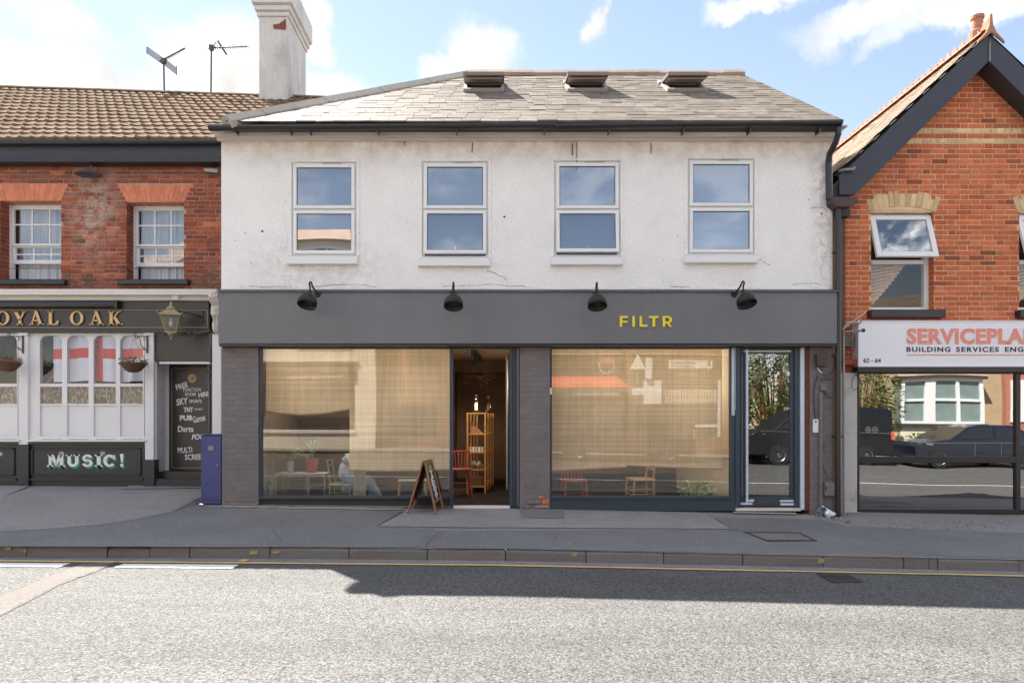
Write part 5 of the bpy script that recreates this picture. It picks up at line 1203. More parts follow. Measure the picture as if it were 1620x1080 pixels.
# flags hung inside the bar windows
def cloth(x0, x1, z0, z1, y, nx=40, amp=.02, fr=9.0):
    q = MB(); v = []; nz = 8
    for j in range(nz+1):
        for i in range(nx+1):
            u = i/nx; w_ = j/nz; x = x0+(x1-x0)*u; z = z0+(z1-z0)*w_; v.append((x, y+amp*math.sin(fr*x*2+z)+amp*.5*math.sin(fr*4.3*x), z+.01*math.sin(x*7)))
    q.add(v, [(j*(nx+1)+i, j*(nx+1)+i+1, (j+1)*(nx+1)+i+1, (j+1)*(nx+1)+i) for j in range(nz) for i in range(nx)]); return q
yf = YS+.075
fl = thing('flag', (X(150, yf), yf, Z(604, yf)), 'white flag with a red cross hung inside the bar window above the music panel', 'flag')
for (a, b_, c, d, m_) in ((83, 147, 530, 551, M_flag_white), (83, 147, 567, 603, M_flag_white), (163.5, 227, 530, 551, M_flag_white), (163.5, 227, 567, 603, M_flag_white), (83, 147, 551, 567, M_flag_red), (163.5, 227, 551, 567, M_flag_red), (147, 163.5, 530, 603, M_flag_red)):
    cloth(X(a, yf), X(b_, yf), Z(d, yf), Z(c, yf), yf).build('cross' if m_ is M_flag_red else 'field', m_, fl, smooth=True)
fl2 = thing('flag', (X(150, yf), yf+.12, Z(610, yf)), 'dark blue cloth flag draped low behind the red cross flag in the bar window', 'flag')
cloth(X(60, yf+.1), X(230, yf+.1), Z(612, yf+.1), Z(592, yf+.1), yf+.12).build('field', M_flag_blue, fl2, smooth=True)
q = MB(); q.prism([(X(66, yf), Z(607, yf)), (X(84, yf), Z(588, yf)), (X(84, yf), Z(592, yf)), (X(71, yf), Z(607, yf))], yf+.05, yf+.052); q.build('red_stripe', M_flag_red, fl2)

# hanging baskets on scrolled brackets
def basket(cx, cy, plate, label):
    yb = .62; c = Vector((X(cx, yb), yb, Z(cy, yb)))
    t = thing('hanging_basket', (c.x, c.y, c.z-.12), label, 'hanging basket', 'hanging baskets on the bar front')
    q = MB(); pf = [(0, -.13), (.06, -.125), (.10, -.10), (.145, -.05), (.18, 0), (.165, 0), (.12, -.03), (0, -.04)]
    q.lathe(pf, c, 22); q.build('basket', M_coir, t)
    q = MB()
    for (r_, z_) in ((.185, .002), (.155, -.045), (.11, -.095)):
        q.tube([(c.x+r_*math.cos(a*.2618), c.y+r_*math.sin(a*.2618), c.z+z_) for a in range(25)], .004, 5)
    q.build('wire_frame', M_iron, t)
    q = MB(); r2 = random.Random(cx)
    for k in range(260):
        a, rr = r2.uniform(0, 6.28), r2.uniform(0, .17)**.8*.9; p = c+Vector((rr*math.cos(a)*.9, rr*math.sin(a)*.9, r2.uniform(-.02, .11)*(1-rr*2))); s_ = r2.uniform(.008, .022)
        d1 = Vector((r2.uniform(-1, 1), r2.uniform(-1, 1), r2.uniform(-1, 1))).normalized()*s_; d2 = d1.cross(Vector((r2.uniform(-1, 1), r2.uniform(-1, 1), r2.uniform(-1, 1)))).normalized()*s_*.6
        q.quad(p-d1, p+d2, p+d1, p-d2)
    for k in range(14):
        a = r2.uniform(0, 6.28); q.tube([c+Vector((.1*math.cos(a), .1*math.sin(a), -.02)), c+Vector((.14*math.cos(a), .14*math.sin(a), .05)), c+Vector((.2*math.cos(a), .2*math.sin(a), .05+r2.uniform(-.1, .06)))], .003, 4)
    o = q.build('dead_plants', M_leaf_dry, t); o['kind'] = 'stuff'
    q = MB(); xp = X(plate, YS-.05); zt_ = Z(531, YS-.05)
    q.box(xp-.012, xp+.012, YS-.055, YS-.042, zt_-.26, zt_)
    q.tube([(xp, YS-.05, zt_-.02), (xp-.04, .80, zt_-.02), (c.x+.02, c.y, zt_-.04)], .007, 6)
    q.tube([(xp, YS-.05, zt_-.23), (xp-.05, .80, zt_-.16), (c.x+.05, c.y+.08, zt_-.05)], .006, 6)
    for (ox, oz) in ((.02, -.02), (.05, -.06)):
        q.tube([(c.x+ox+.028*math.cos(k*.5)*(1-k/22), c.y, zt_+oz+.028*math.sin(k*.5)*(1-k/22)) for k in range(16)], .005, 5)
    for z_ in (-.06, -.2): q.tube([(xp-.03+.018*math.cos(k*.5)*(1-k/22), .85, zt_+z_+.018*math.sin(k*.5)*(1-k/22)) for k in range(14)], .004, 5)
    q.build('bracket', M_iron, t)
    q = MB()
    for k in range(3):
        a = 2.1*k+.5; q.tube([(c.x+.18*math.cos(a), c.y+.18*math.sin(a), c.z), (c.x+.0, c.y, zt_-.06)], .0022, 4)
    q.build('chain', M_iron, t)
basket(211, 575, 233, 'dead planted hanging basket on the pilaster between the music window and the entrance')
basket(12, 574, 36, 'dead planted hanging basket at the left end of the bar front, cut by the frame')

# lantern
yl_ = .48; lc = Vector((X(270.5, yl_), yl_, 0)); lz = lambda p: Z(p, yl_)
lan = thing('wall_lantern', (lc.x, yl_, lz(538)), 'four sided brass lantern on the black sign over the pub entrance', 'lantern')
def frustum(q, z0, w0, z1, w1, rot=R(20)):
    v = []
    for (z, w_) in ((z0, w0), (z1, w1)):
        for k in range(4): a = rot+math.pi/4+k*math.pi/2; v.append((lc.x+w_*math.cos(a), yl_+w_*math.sin(a), z))
    return q.hexa(v)
q = MB(); frustum(q, lz(498), .20, lz(490), .07); frustum(q, lz(499.5), .215, lz(497.8), .215); q.lathe([(.06, 0), (.065, .02), (.03, .05), (.015, .07), (.02, .09), (0, .12)], (lc.x, yl_, lz(490)), 12); q.build('roof', M_brass, lan)
q = MB(); frustum(q, lz(525), .085, lz(499.6), .175); q.build('glass', G_lantern, lan)
q = MB()
for k in range(4):
    a = R(20)+math.pi/4+k*math.pi/2; q.tube([(lc.x+.088*math.cos(a), yl_+.088*math.sin(a), lz(525)), (lc.x+.182*math.cos(a), yl_+.182*math.sin(a), lz(499.5))], .007, 5)
    q.tube([(lc.x+.2*math.cos(a), yl_+.2*math.sin(a), lz(499)), (lc.x+.235*math.cos(a), yl_+.235*math.sin(a), lz(495))], .009, 5)
frustum(q, lz(527), .10, lz(524.8), .10); q.lathe([(0, -.10), (.015, -.08), (.012, -.05), (.045, -.02), (.05, 0)], (lc.x, yl_, lz(527)), 10); q.build('frame', M_brass, lan)
q = MB(); q.lathe([(0, 0), (.02, .01), (.028, .05), (.012, .09), (.012, .12), (0, .12)], (lc.x, yl_, lz(516)), 10); q.build('bulb', M_chalk, lan)
q = MB(); q.tube([(lc.x, yl_, lz(489)), (lc.x+.1, yl_+.1, lz(491)), (lc.x+.28, .88, lz(494))], .014, 7); q.tube([(lc.x+.28, .87, lz(485)), (lc.x+.28, .87, lz(503))], .012, 6); q.build('wall_arm', M_iron, lan)
# dead festoon lights round the doorway
def festoon(pts, label, name='light_string'):
    q = MB(); P_ = []
    for a, b_ in zip(pts, pts[1:]):
        for k in range(14): P_.append((a[0]+(b_[0]-a[0])*k/14+rnd.uniform(-1, 1), a[1]+(b_[1]-a[1])*k/14+rnd.uniform(-1.2, 1.2)+4*math.sin(math.pi*k/14)*(abs(b_[1]-a[1]) < 8)))
    yy = YS-.12; pp = [(X(a, yy), yy+rnd.uniform(-.02, .02), Z(b_, yy)) for a, b_ in P_]
    q.tube(pp, .005, 5)
    for p in pp:
        for _ in range(2): q.tube([p, (p[0]+rnd.uniform(-.035, .035), p[1]-.01, p[2]+rnd.uniform(-.04, .03))], .0035, 4)
    tag(q.build(name, M_conduit, None), label, 'string lights')
festoon([(245, 525), (262, 523), (290, 523), (333, 522), (333, 560), (330, 600), (331, 610)], 'tangled string of small lights draped round the pub entrance beside the lantern')
# old bracket lamps on the brickwork
q = MB(); yy = YP-.16; c = (X(140, yy), yy, Z(273, yy))
bl_ = thing('brick_wall_lamp', (c[0], yy, c[2]), 'rusty shallow lamp shade under the eaves above the long white stain', 'wall lamp')
q.lathe([(0, .05), (.03, .05), (.10, .02), (.19, -.03), (.185, -.035), (0, .0)], c, 18, 1, .8); q.build('shade', M_lead, bl_)
q = MB(); q.tube([(c[0]+.02, yy, c[2]+.04), (c[0]+.03, yy+.02, c[2]+.12), (c[0]+.04, YP-.03, c[2]+.15), (c[0]+.04, YP, c[2]+.15)], .012, 7); q.build('arm', M_iron, bl_)
q = MB(); yy = YP-.14; x_ = X(336, yy); z_ = Z(269, yy)
fl_ = thing('floodlight', (x_, yy, z_), 'small square floodlight at the right end of the brickwork under the eaves', 'floodlight')
q.hexa([(x_-.11, yy-.02, z_-.03), (x_+.10, yy-.05, z_-.06), (x_+.10, yy+.08, z_-.04), (x_-.11, yy+.1, z_-.02), (x_-.13, yy-.03, z_+.02), (x_+.09, yy-.05, z_+.0), (x_+.09, yy+.08, z_+.02), (x_-.12, yy+.1, z_+.04)]); q.build('housing', M_galv, fl_, bevel=.005)
B(x_-.02, x_+.02, yy+.08, YP, z_, z_+.03).build('bracket', M_iron, fl_)

# blue steel cabinet against the grey building
yb = -.02; bx0, bx1 = X(317, yb), X(350, yb)-.012; gz = gp(bx0, 0)
cab = thing('steel_cabinet', ((bx0+bx1)/2, .12, gz), 'tall narrow blue steel cabinet on the pavement between pub door and grey pier', 'cabinet')
B(bx0, bx1, .0, .30, gz+.03, Z(688, yb)).build('body', M_blue, cab, bevel=.006)
PB(317.8, 349, 690, 790.5, -.012, -.001, yb).build('door', M_blue, cab, bevel=.003)
B(bx0-.01, bx1+.004, -.02, .31, Z(688, yb)+.001, Z(686.6, yb)).build('lid', M_blue, cab, bevel=.003)
B(bx0+.02, bx1-.02, .02, .28, gz-.02, gz+.03).build('plinth', M_black, cab)
for pz in (702, 776): B(bx0+.012, bx0+.030, -.018, -.0125, Z(pz+6, yb), Z(pz, yb)).build('hinge', M_blue, cab)
q = MB(); q.lathe([(0, 0), (.016, 0), (.013, .008), (0, .009)], (0, 0, 0), 12); q.v = [(bx1-.05+x, -.0125-z, Z(735, yb)+y) for x, y, z in q.v]; q.build('lock', M_galv, cab)
B(bx0+.10, bx0+.17, -.015, -.0125, Z(712, yb), Z(705, yb)).build('rating_plate', M_galv, cab)
# aerials
def aerial(px, pyb, pyt, boom_px, boom_py, label, kind):
    ya = 5.0; x = X(px, ya); z0 = Z(pyb, ya)-.3; z1 = Z(pyt, ya)
    t = thing('tv_aerial', (x, ya, z0), label, 'aerial', 'television aerials on the tiled roof')
    q = MB(); q.tube([(X(px+1.5 if kind else px-1, ya), ya, z0), (x, ya, z1)], .018, 8); q.build('mast', M_iron, t)
    bx, bz = X(boom_px, ya), Z(boom_py, ya); q = MB(); q.tube([(x-.08, ya, z1-.0), (bx, ya-.2, bz)], .015 if not kind else .018, 6); q.build('boom', M_iron, t)
    n = 14; q = MB()
    for k in range(1, n+1):
        u = k/n; p = Vector((x+(bx-x)*u, ya-.2*u, z1+(bz-z1)*u)); s_ = .05 if not kind else .02; q.tube([p-Vector((0, s_*2, s_*.3)), p+Vector((0, s_*2, s_*.3))], .007, 4)
    q.build('element', M_iron, t)
    q = MB()
    if kind:
        for s_ in (-.12, -.06, .0, .06, .12):
            q.tube([(x-.30+.25*0, ya-.1, z1+.10+s_*.5+.08), (x-.02, ya, z1+s_*.5)], .009, 5); q.tube([(x+.02, ya, z1+s_*.5-.02), (x+.22, ya+.1, z1-.12+s_*.5-.04)], .009, 5)
        q.tube([(x-.30, ya-.1, z1+.24), (x-.30, ya-.1, z1+.10)], .009, 5); q.tube([(x+.22, ya+.1, z1-.05), (x+.22, ya+.1, z1-.24)], .009, 5)
    else:
        q.tube([(x+.15, ya-.05, z1+.12), (x+.30, ya+.05, z1-.12)], .02, 6); q.tube([(x, ya, z1), (x+.10, ya, z1+.12)], .01, 5)
    q.build('reflector', M_iron, t)
    q = MB(); q.box(x-.04, x+.04, ya-.04, ya+.04, z1-.05, z1+.05); q.build('clamp', M_iron, t)
aerial(259, 150, 97, 299, 85, 'left aerial with its boom tilted upward and a square mesh reflector', 1)
aerial(334.5, 153, 76, 396, 81.5, 'taller aerial near the chimney with a thin level boom', 0)

# ================================================================== BRICK OFFICE WITH GABLE (right)
YR = .41
off = thing('office_building', (6.9, YR, -.15), 'orange brick gabled building with black bargeboards and a white sign', 'building')
AX = X(1565, .12); RAK = .93
def rake_z(x, apex): return apex-RAK*abs(x-AX)
apexI = Z(97, .12)+.10
xr0, xr1 = X(1337, YR), AX+(AX-X(1337, YR))
zs0 = Z(500, YR)
rw = [(X(1378, YR), X(1477, YR), Z(491, YR), Z(333, YR)), (X(1612, YR), X(1711, YR), Z(491, YR), Z(333, YR))]
q = MB(); wall_sheet(q, xr0, xr1, Z(588, YR), 4.15, YR+.002, YR+.25, rw)
q.prism([(xr0, 4.151), (xr1, 4.151), (xr1, 4.30), (AX, apexI+.0), (xr0, 4.30)], YR+.002, YR+.25)
owall = q.build('brick_wall', M_mortar_r, off)
def arch_curve(z, h):   # segmental arch band zone over an opening
    xm = (h[0]+h[1])/2; hw = (h[1]-h[0])/2
    zlo = lambda x: Z(337, YR)+(1-((x-xm)/hw)**2)*.07
    return xm, hw
def rcut(z):
    c = []
    for h in rw:
        if h[2]-.02 < z < h[3]: c.append((h[0], h[1]))
        if h[3] <= z < Z(310, YR)+.01:
            u = (z-h[3])/(Z(310, YR)-h[3]); xm = (h[0]+h[1])/2
            w_ = (h[1]-h[0])/2+.02+.06*u
            if z > Z(316, YR): w_ *= math.sqrt(max(0, 1-((z-Z(316, YR))/(Z(309, YR)-Z(316, YR)))**2))
            if w_ > 0: c.append((xm-w_, xm+w_))
    hwid = (apexI+.08-z)/RAK
    c += [(-1, AX-hwid), (AX+hwid, 30)]
    if Z(507, YR) > z: c.append((X(1357, YR), 30))
    return c
chh = 8.03/S(YR)
rr_ = courses(xr0, min(xr1, X(1660, YR)), Z(588, YR), apexI, chh, L_=.220, Hd=.102, j=.013, cuts=rcut)
def band(z0): return any(abs((z0+chh/2)-Z(p, YR)) < chh*.5 for p in (209, 225))
norm = [r_ for r_ in rr_ if not band(r_[2])]; bnd = [r_ for r_ in rr_ if band(r_[2])]
rbm = brick_meshes(M_brick_r)
brick_field(bnd, YR, brick_meshes(M_buff), owall, 60, jit=.002)
norm.sort(key=lambda r_: -r_[1]+r_[0]+rnd.random()*.06)
brick_field(norm, YR, rbm, owall, 240, jit=.002)
for h in rw:   # right-hand reveals and buff arches
    q = MB(); z = h[2]; k = 0
    while z < h[3]-.02:
        for a, b_ in ([(YR+.0, YR+.09), (YR+.10, YR+.2)] if k % 2 else [(YR+.0, YR+.2)]): q.box(h[1]-.006, h[1]+.01, a, b_, z, z+chh-.011)
        z += chh; k += 1
    o = q.build('reveal_bricks', M_brick_r, owall); o['kind'] = 'stuff'
    xm = (h[0]+h[1])/2; hw = (h[1]-h[0])/2+.03; a_ = B(h[0]-.02, h[1]+.02, YR+.010, YR+.02, Z(336, YR), Z(330, YR)).build('arch', M_mortar_r, off)
    Rr = (hw*hw+.085**2)/(2*.085); zc = Z(336, YR)+.085-Rr; th = math.asin(hw/Rr); n = 13
    for i in range(n):
        a0 = -th+2*th*i/n+.0025; a1 = -th+2*th*(i+1)/n-.0025; r0, r1 = Rr, Rr+.225; q = MB(); yy = YR-.006+rnd.uniform(-.003, .003)
        q.prism([(xm+r0*math.sin(a0), zc+r0*math.cos(a0)), (xm+r0*math.sin(a1), zc+r0*math.cos(a1)), (xm+r1*math.sin(a1), zc+r1*math.cos(a1)), (xm+r1*math.sin(a0), zc+r1*math.cos(a0))], yy, YR+.11)
        q.build('brick', M_buff, a_, bevel=.004)
    # window: fixed light below, top light standing open
    x0, x1, zb, zt = h; y0 = YR+.10; q = MB(); zm = Z(412, YR)
    pts = [(x0+.0, zt-.01)]+[(xm+Rr*math.sin(a)*.98, zc+Rr*math.cos(a)-.004) for a in [-th+2*th*k/10 for k in range(11)]]+[(x1, zt-.01), (x1, zt-.05), (x0, zt-.05)]
    q.prism([p for p in pts if x0-.02 <= p[0] <= x1+.02], y0, y0+.07)
    q.box(x0, x0+.04, y0, y0+.07, zb, zt-.051); q.box(x1-.07, x1-.005, y0, y0+.07, zb, zt-.051); q.box(x0+.04, x1-.07, y0, y0+.07, zb, zb+.06); q.box(x0+.04, x1-.07, y0-.004, y0+.074, zm-.03, zm+.03)
    w_ = q.build('window', M_upvc, off, bevel=.003)
    B(x0+.035, x1-.065, y0+.03, y0+.036, zb+.055, zm-.025).build('glass', G_pubshop, w_)
    q = MB(); q.M = Matrix.Translation((0, y0-.02, zt-.055)) @ Matrix.Rotation(R(-17), 4, 'X') @ Matrix.Translation((0, -(y0-.02), -(zt-.055)))
    za, zz = zm-.01, zt-.055; xa, xb = x0+.01, x1-.01; f_ = .075
    q.box(xa, xa+f_, y0-.05, y0-.005, za, zz); q.box(xb-f_, xb, y0-.05, y0-.005, za, zz); q.box(xa+f_, xb-f_, y0-.05, y0-.005, za, za+f_); q.box(xa+f_, xb-f_, y0-.05, y0-.005, zz-f_, zz); q.build('sash', M_upvc, w_, bevel=.004)
    g = MB(); g.M = q.M; g.box(xa+f_-.003, xb-f_+.003, y0-.03, y0-.024, za+f_, zz-f_); g.build('glass', G_up, w_)
    B(xm-.18, xm+.14, y0-.012, y0-.001, zt-.045, zt-.03).build('trickle_vent', M_galv, w_)
    B(x0-.06, x1+.10, YR-.12, YR+.09, zb-.115, zb-.004).build('sill', M_gutter, w_, bevel=.008)
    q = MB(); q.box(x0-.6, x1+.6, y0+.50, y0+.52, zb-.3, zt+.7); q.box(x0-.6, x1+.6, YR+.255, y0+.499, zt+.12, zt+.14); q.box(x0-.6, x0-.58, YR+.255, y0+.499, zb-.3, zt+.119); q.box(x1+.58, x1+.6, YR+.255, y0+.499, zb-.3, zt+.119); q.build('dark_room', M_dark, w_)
    q = MB(); nsl = 17       # added tan slats, standing in for a tiled roof mirrored in the lower light
    for k in range(nsl):
        z0_ = zb+.05+k*.052; xe = x0+.05+.62*min(1, .15+k/nsl*1.25)**.8
        if z0_ > zm-.05: break
        q.hexa([(x0+.045, y0+.13, z0_), (xe, y0+.13, z0_+.10), (xe, y0+.14, z0_+.10), (x0+.045, y0+.14, z0_), (x0+.045, y0+.12, z0_+.040), (xe, y0+.12, z0_+.140), (xe, y0+.13, z0_+.140), (x0+.045, y0+.13, z0_+.040)])
    q.build('roof_reflection_slats', M_bamboo, w_)
# bargeboards
def board(pts, name='bargeboard'):
    q = MB(); q.prism([(X(a, .12), Z(b_, .12)) for a, b_ in pts], .12, .16); return q.build(name, M_barge, off, bevel=.004)
board([(1328, 308), (1353, 308), (1564.6, 97), (1564.6, 54), (1345, 262), (1328, 278)])
board([(1565.2, 97), (1565.2, 54), (1820, 300), (1775, 308)])
B(AX-.008, AX+.008, .105, .119, Z(98, .12), Z(66, .12)).build('board_joint', M_galv, off)
q = MB(); q.prism([(AX-.02, apexI+.16), (AX-2.2, apexI+.16-2.2*RAK), (AX-2.2, apexI-.12-2.2*RAK), (AX-.02, apexI-.12)], .161, YR+.01)
q.prism([(AX+.02, apexI+.16), (AX+2.2, apexI+.16-2.2*RAK), (AX+2.2, apexI-.12-2.2*RAK), (AX+.02, apexI-.12)], .161, YR+.01); q.build('verge_soffit', M_dark, off)
apexR = Z(52, .12); XE = 4.84; yb_ = 9.0
q = MB(); q.add([(AX, .12, apexR), (XE, .12, apexR-RAK*(AX-XE)), (XE, yb_, apexR-RAK*(AX-XE)), (AX, yb_, apexR), (2*AX-XE, .12, apexR-RAK*(AX-XE)), (2*AX-XE, yb_, apexR-RAK*(AX-XE))], [(0, 3, 2, 1), (0, 4, 5, 3)]); orf = q.build('roof', M_dark, off)
ms = []; up = Vector((AX-XE, 0, RAK*(AX-XE))); n_ = Vector((-RAK, 0, 1)).normalized(); rows = 17; slen = up.length
for i in range(rows):
    y = .10+(i % 2)*.09
    while y < 7.5:
        w = .17*rnd.uniform(.95, 1.05); o = Vector((XE, y+w/2, apexR-RAK*(AX-XE)))+up*(i/rows)+n_*(.02+rnd.uniform(0, .006)); ms.append(basis(o, Vector((0, -w*.97, 0)), up/rows*1.25-n_*.010, n_*.007)); y += w
ms.sort(key=lambda m_: m_[1][3])
ct = [mesh_of('roof_tile', MB().box(-.5, .5, 0, 1, 0, 1), M_claytile)]
pieces(ms, ct, orf, 200, 'roof_tile', 'far_roof_tiles')
# crested ridge: each tile has two upstanding lobes
cr_ = MB(); v = []
for k in range(7): a = math.pi*k/6; v += [(.11*math.cos(a), 0, .06*math.sin(a)-.02), (.11*math.cos(a), 1, .06*math.sin(a)-.02)]
cr_.add(v, [(2*k, 2*k+1, 2*k+3, 2*k+2) for k in range(6)])
for c0 in (.25, .75):
    lob = [(c0-.22, .03), (c0+.22, .03), (c0+.18, .11), (c0, .15), (c0-.18, .11)]
    cr_.prismx([(a, b_) for a, b_ in lob], -.012, .012)
cr_me = mesh_of('ridge_tile', cr_, M_terracotta)
for k in range(26):
    o = bpy.data.objects.new('ridge_tile', cr_me); link(o, off, (AX, .14+k*.30, apexR+.02)); o.scale = (1, .297, 1)
q = MB(); q.prism([(AX-.19, apexR-.17), (AX-.17, apexR-.12), (AX-.07, apexR-.01), (AX-.025, apexR+.09), (AX-.014, apexR+.24), (AX+.014, apexR+.24), (AX+.025, apexR+.09), (AX+.07, apexR-.01), (AX+.17, apexR-.12), (AX+.19, apexR-.17), (AX, apexR-.02)], .07, .11)
q.box(AX-.014, AX+.014, .11, .24, apexR+.04, apexR+.20); q.build('finial', M_terracotta, off, bevel=.01)
q = MB(); q.lathe([(.10, -.25), (.10, -.02), (.075, .0), (.07, .15), (.085, .16), (.085, .20), (.055, .20), (.055, .1)], (AX+.05, .42, apexR+.20), 16); q.build('chimney_pot', M_terracotta, off)
# valley side: rafter foot, lead scrap, dark box end
q = MB(); q.box(4.80, X(1345, .2), .2, YR, Z(345, .3), Z(290, .3)); q.build('eaves_box', M_dark, off)
q = MB(); q.tube([(X(1327, .1), .1, Z(271, .1)), (X(1338, .08), .08, Z(268.5, .08)), (X(1351, .06), .08, Z(268, .08)), (X(1353, .06), .08, Z(264, .08))], .022, 7); q.build('lead_scrap', M_galv, off, smooth=True)
q = MB(); q.box(xr0, xr0+.2, YR+.26, 9, -.5, 4.2); q.box(xr1-.2, xr1, YR+.26, 9, -.5, 4.2); q.box(xr0+.2, xr1-.2, 8.8, 9, -.5, 4.2); q.box(xr0+.2, xr1-.2, 2.4, 2.5, -.5, 3.0); q.box(xr0+.2, xr1-.2, YR+.26, 8.8, 2.35, 2.45); q.build('rear_wall', M_dark, off)
# ground floor: pier, sign, glazing
pz0 = gp(5, .4)
B(X(1330.5, .32), X(1356.5, .32), .32, .60, pz0-.1, Z(589, .32)).build('stone_pier', mat('flaking_white_paint', (.58, .56, .53), .85, .05, 3, dirt=(.33, .26, .19), ds=3.5, dt=(.55, .7), damt=.8, bump=.4, bs=22), off, bevel=.008)
B(X(1334, .26), X(1357, .26), .26, YR, Z(577, .26), Z(568, .26)).build('brick_corbel', M_brick_l, off, bevel=.006)
q = MB(); q.box(X(1332, .4), X(1357, .4), .36, YR+.02, Z(588, .36), Z(577.5, .36)); q.build('brick_pier', M_brick_r, off)
ysg = .22
sg = B(X(1358.5, ysg), X(1760, ysg), ysg, YR+.01, Z(579, ysg), Z(508, ysg)).build('sign_panel', M_signface, off, bevel=.004)
q = MB(); xs0, xs1 = X(1357.2, ysg), X(1760, ysg)
for bx in ((xs0, xs0+.018, Z(580, ysg), Z(507, ysg)), (xs0+.018, xs1, Z(508.4, ysg), Z(507, ysg)), (xs0+.018, xs1, Z(580, ysg), Z(578.4, ysg))): q.box(bx[0], bx[1], ysg-.012, ysg-.0005, bx[2], bx[3])
q.build('sign_edge', M_upvc, sg)
ptext('SERVICEPLAN', 1434, 1643, 519, 544.5, ysg-.001, M_orange, sg, bold=.045, name='sign_title', th=.003, spacing=1.05)
q = MB(); xt0, xt1 = X(1432, ysg), X(1670, ysg)
for k in range(9):
    z_ = Z(520.2+k*2.75, ysg); q.box(xt0, xt1, ysg-.0055, ysg-.0042, z_-.0022, z_+.0022)
q.build('sign_stripe', M_signface, sg)
[ptext(w_, a, b_, 548.5, 556.5, ysg-.001, M_ink, sg, bold=.02, name='sign_word', spacing=1.2) for w_, a, b_ in (('BUILDING', 1434, 1503.5), ('SERVICES', 1512.5, 1580), ('ENGINEERING', 1590, 1690))]
B(X(1434.5, ysg), xs1-.01, ysg-.004, ysg-.0005, Z(561.8, ysg), Z(560.6, ysg)).build('sign_rule', M_orange, sg)
ptext('62 - 64', 1366, 1393.5, 566.5, 573.5, ysg-.001, M_ink, sg, name='sign_number', bold=.004)
B(xs0-.01, xs1, ysg-.02, YR+.01, Z(588.5, ysg), Z(580.3, ysg)).build('shutter_box', M_black, off, bevel=.004)
yg = .36; q = MB()
for bx in ((1357, 1360, 589, 815), (1608, 1615, 589, 815), (1360, 1608, 589, 591), (1360, 1608, 722, 732), (1360, 1608, 805, 813), (1615, 1760, 589, 592), (1615, 1760, 722, 732), (1615, 1760, 805, 813)): q.pbox(*bx, yg, yg+.07, yg)
sw = q.build('shop_window', M_black, off, bevel=.004)
for bx in ((1359, 1609, 590, 723), (1359, 1609, 731, 806), (1614, 1760, 590, 723), (1614, 1760, 731, 806)): PB(*bx, yg+.035, yg+.041, yg).build('glass', G_right, sw)
q = MB(); n = 12; xa, xb = X(1357, .3), X(1760, .3)
for k in range(n): q.box(xa+(xb-xa)*k/n, xa+(xb-xa)*(k+1)/n-.004, .29+rnd.uniform(-.01, .01), .5, gp(6, .3)-.12, Z(814, .33)+rnd.uniform(-.006, .004))
q.build('plinth', mat('worn_sandstone', (.34, .22, .15), .9, .2, 6, dirt=(.12, .09, .07), ds=5, dt=(.45, .7), bump=.8, bs=40), off, bevel=.01)

# ================================================================== LAMPS AND FITTINGS ON THE GREY FRONT
def gooseneck(px, py, top, plate_px, label, tilt):
    y1 = -.52; c = Vector((X(px, y1), y1, Z(py, y1))); xp = X(plate_px, -.15)
    t = thing('gooseneck_lamp', (xp, -.14, Z(467)), label, 'lamp', 'black gooseneck lamps over the fascia')
    q = MB(); q.M = Matrix.Translation(c) @ Matrix.Rotation(tilt, 4, 'Y') @ Matrix.Rotation(R(-24), 4, 'X')
    q.lathe([(.0, .13), (.028, .13), (.034, .10), (.065, .088), (.100, .05), (.120, .0), (.124, -.065), (.118, -.065), (.112, -.0), (.07, .06), (0, .08)], (0, 0, 0), 24)
    q.build('shade', M_lampblack, t, smooth=True)
    neck = q.M @ Vector((0, 0, .12))
    q2 = MB(); zt = Z(top, -.45); pts = []
    p0 = Vector((xp, -.15, Z(468))); p3 = neck
    ctrl = [p0, p0+Vector((0, -.12, .03)), Vector(((xp*1.4+neck.x)/2.4, -.36, zt-.05)), Vector(((xp+neck.x*2)/3, -.44, zt)), Vector((neck.x, -.50, zt-.03)), neck+Vector((0, 0, .08)), neck]
    def cr(p, a, b_, c_, u): return .5*((2*a)+(b_-p)*u+(2*p-5*a+4*b_-c_)*u*u+(3*a-p-3*b_+c_)*u**3)
    E = [ctrl[0]]+ctrl+[ctrl[-1]]
    for i in range(1, len(E)-2):
        for k in range(6): pts.append(cr(E[i-1], E[i], E[i+1], E[i+2], k/6))
    pts.append(neck); q2.tube(pts, .0115, 8); q2.build('arm', M_lampblack, t, smooth=True)
    q = MB(); q.lathe([(0, 0), (.022, 0), (.022, .05), (0, .055)], neck-Vector((0, 0, .02)), 10); q.build('lampholder', M_lampblack, t)
    q = MB(); q.lathe([(0, 0), (.045, 0), (.04, .015), (0, .02)], (0, 0, 0), 14); q.v = [(xp+x, -.141-z, Z(468)+y) for x, y, z in q.v]; q.build('wall_plate', M_lampblack, t)
gooseneck(487, 476, 446, 502, 'gooseneck lamp below the first upper window, nearest the pub', R(8))
gooseneck(717.5, 478, 446.5, 717, 'gooseneck lamp over the open doorway', 0)
gooseneck(944.5, 478, 447, 943, 'gooseneck lamp just left of the yellow lettering', R(-2))
gooseneck(1180, 475, 445, 1162, 'gooseneck lamp above the glazed side door, right of the yellow lettering', R(-8))
q = MB(); t = thing('alarm_box', (X(1295), -.05, Z(582)), 'dark brown box on the grey pier, highest of the fittings right of the side door', 'alarm box')
q.hexa([(X(1288), -.10, Z(580.5)), (X(1303.5), -.10, Z(580.5)), (X(1303), -.015, Z(581)), (X(1289), -.015, Z(581)), (X(1286.5), -.10, Z(559)), (X(1302.5), -.10, Z(559)), (X(1303), -.015, Z(560)), (X(1288), -.015, Z(560))]); q.build('housing', M_brown_plastic, t, bevel=.006)
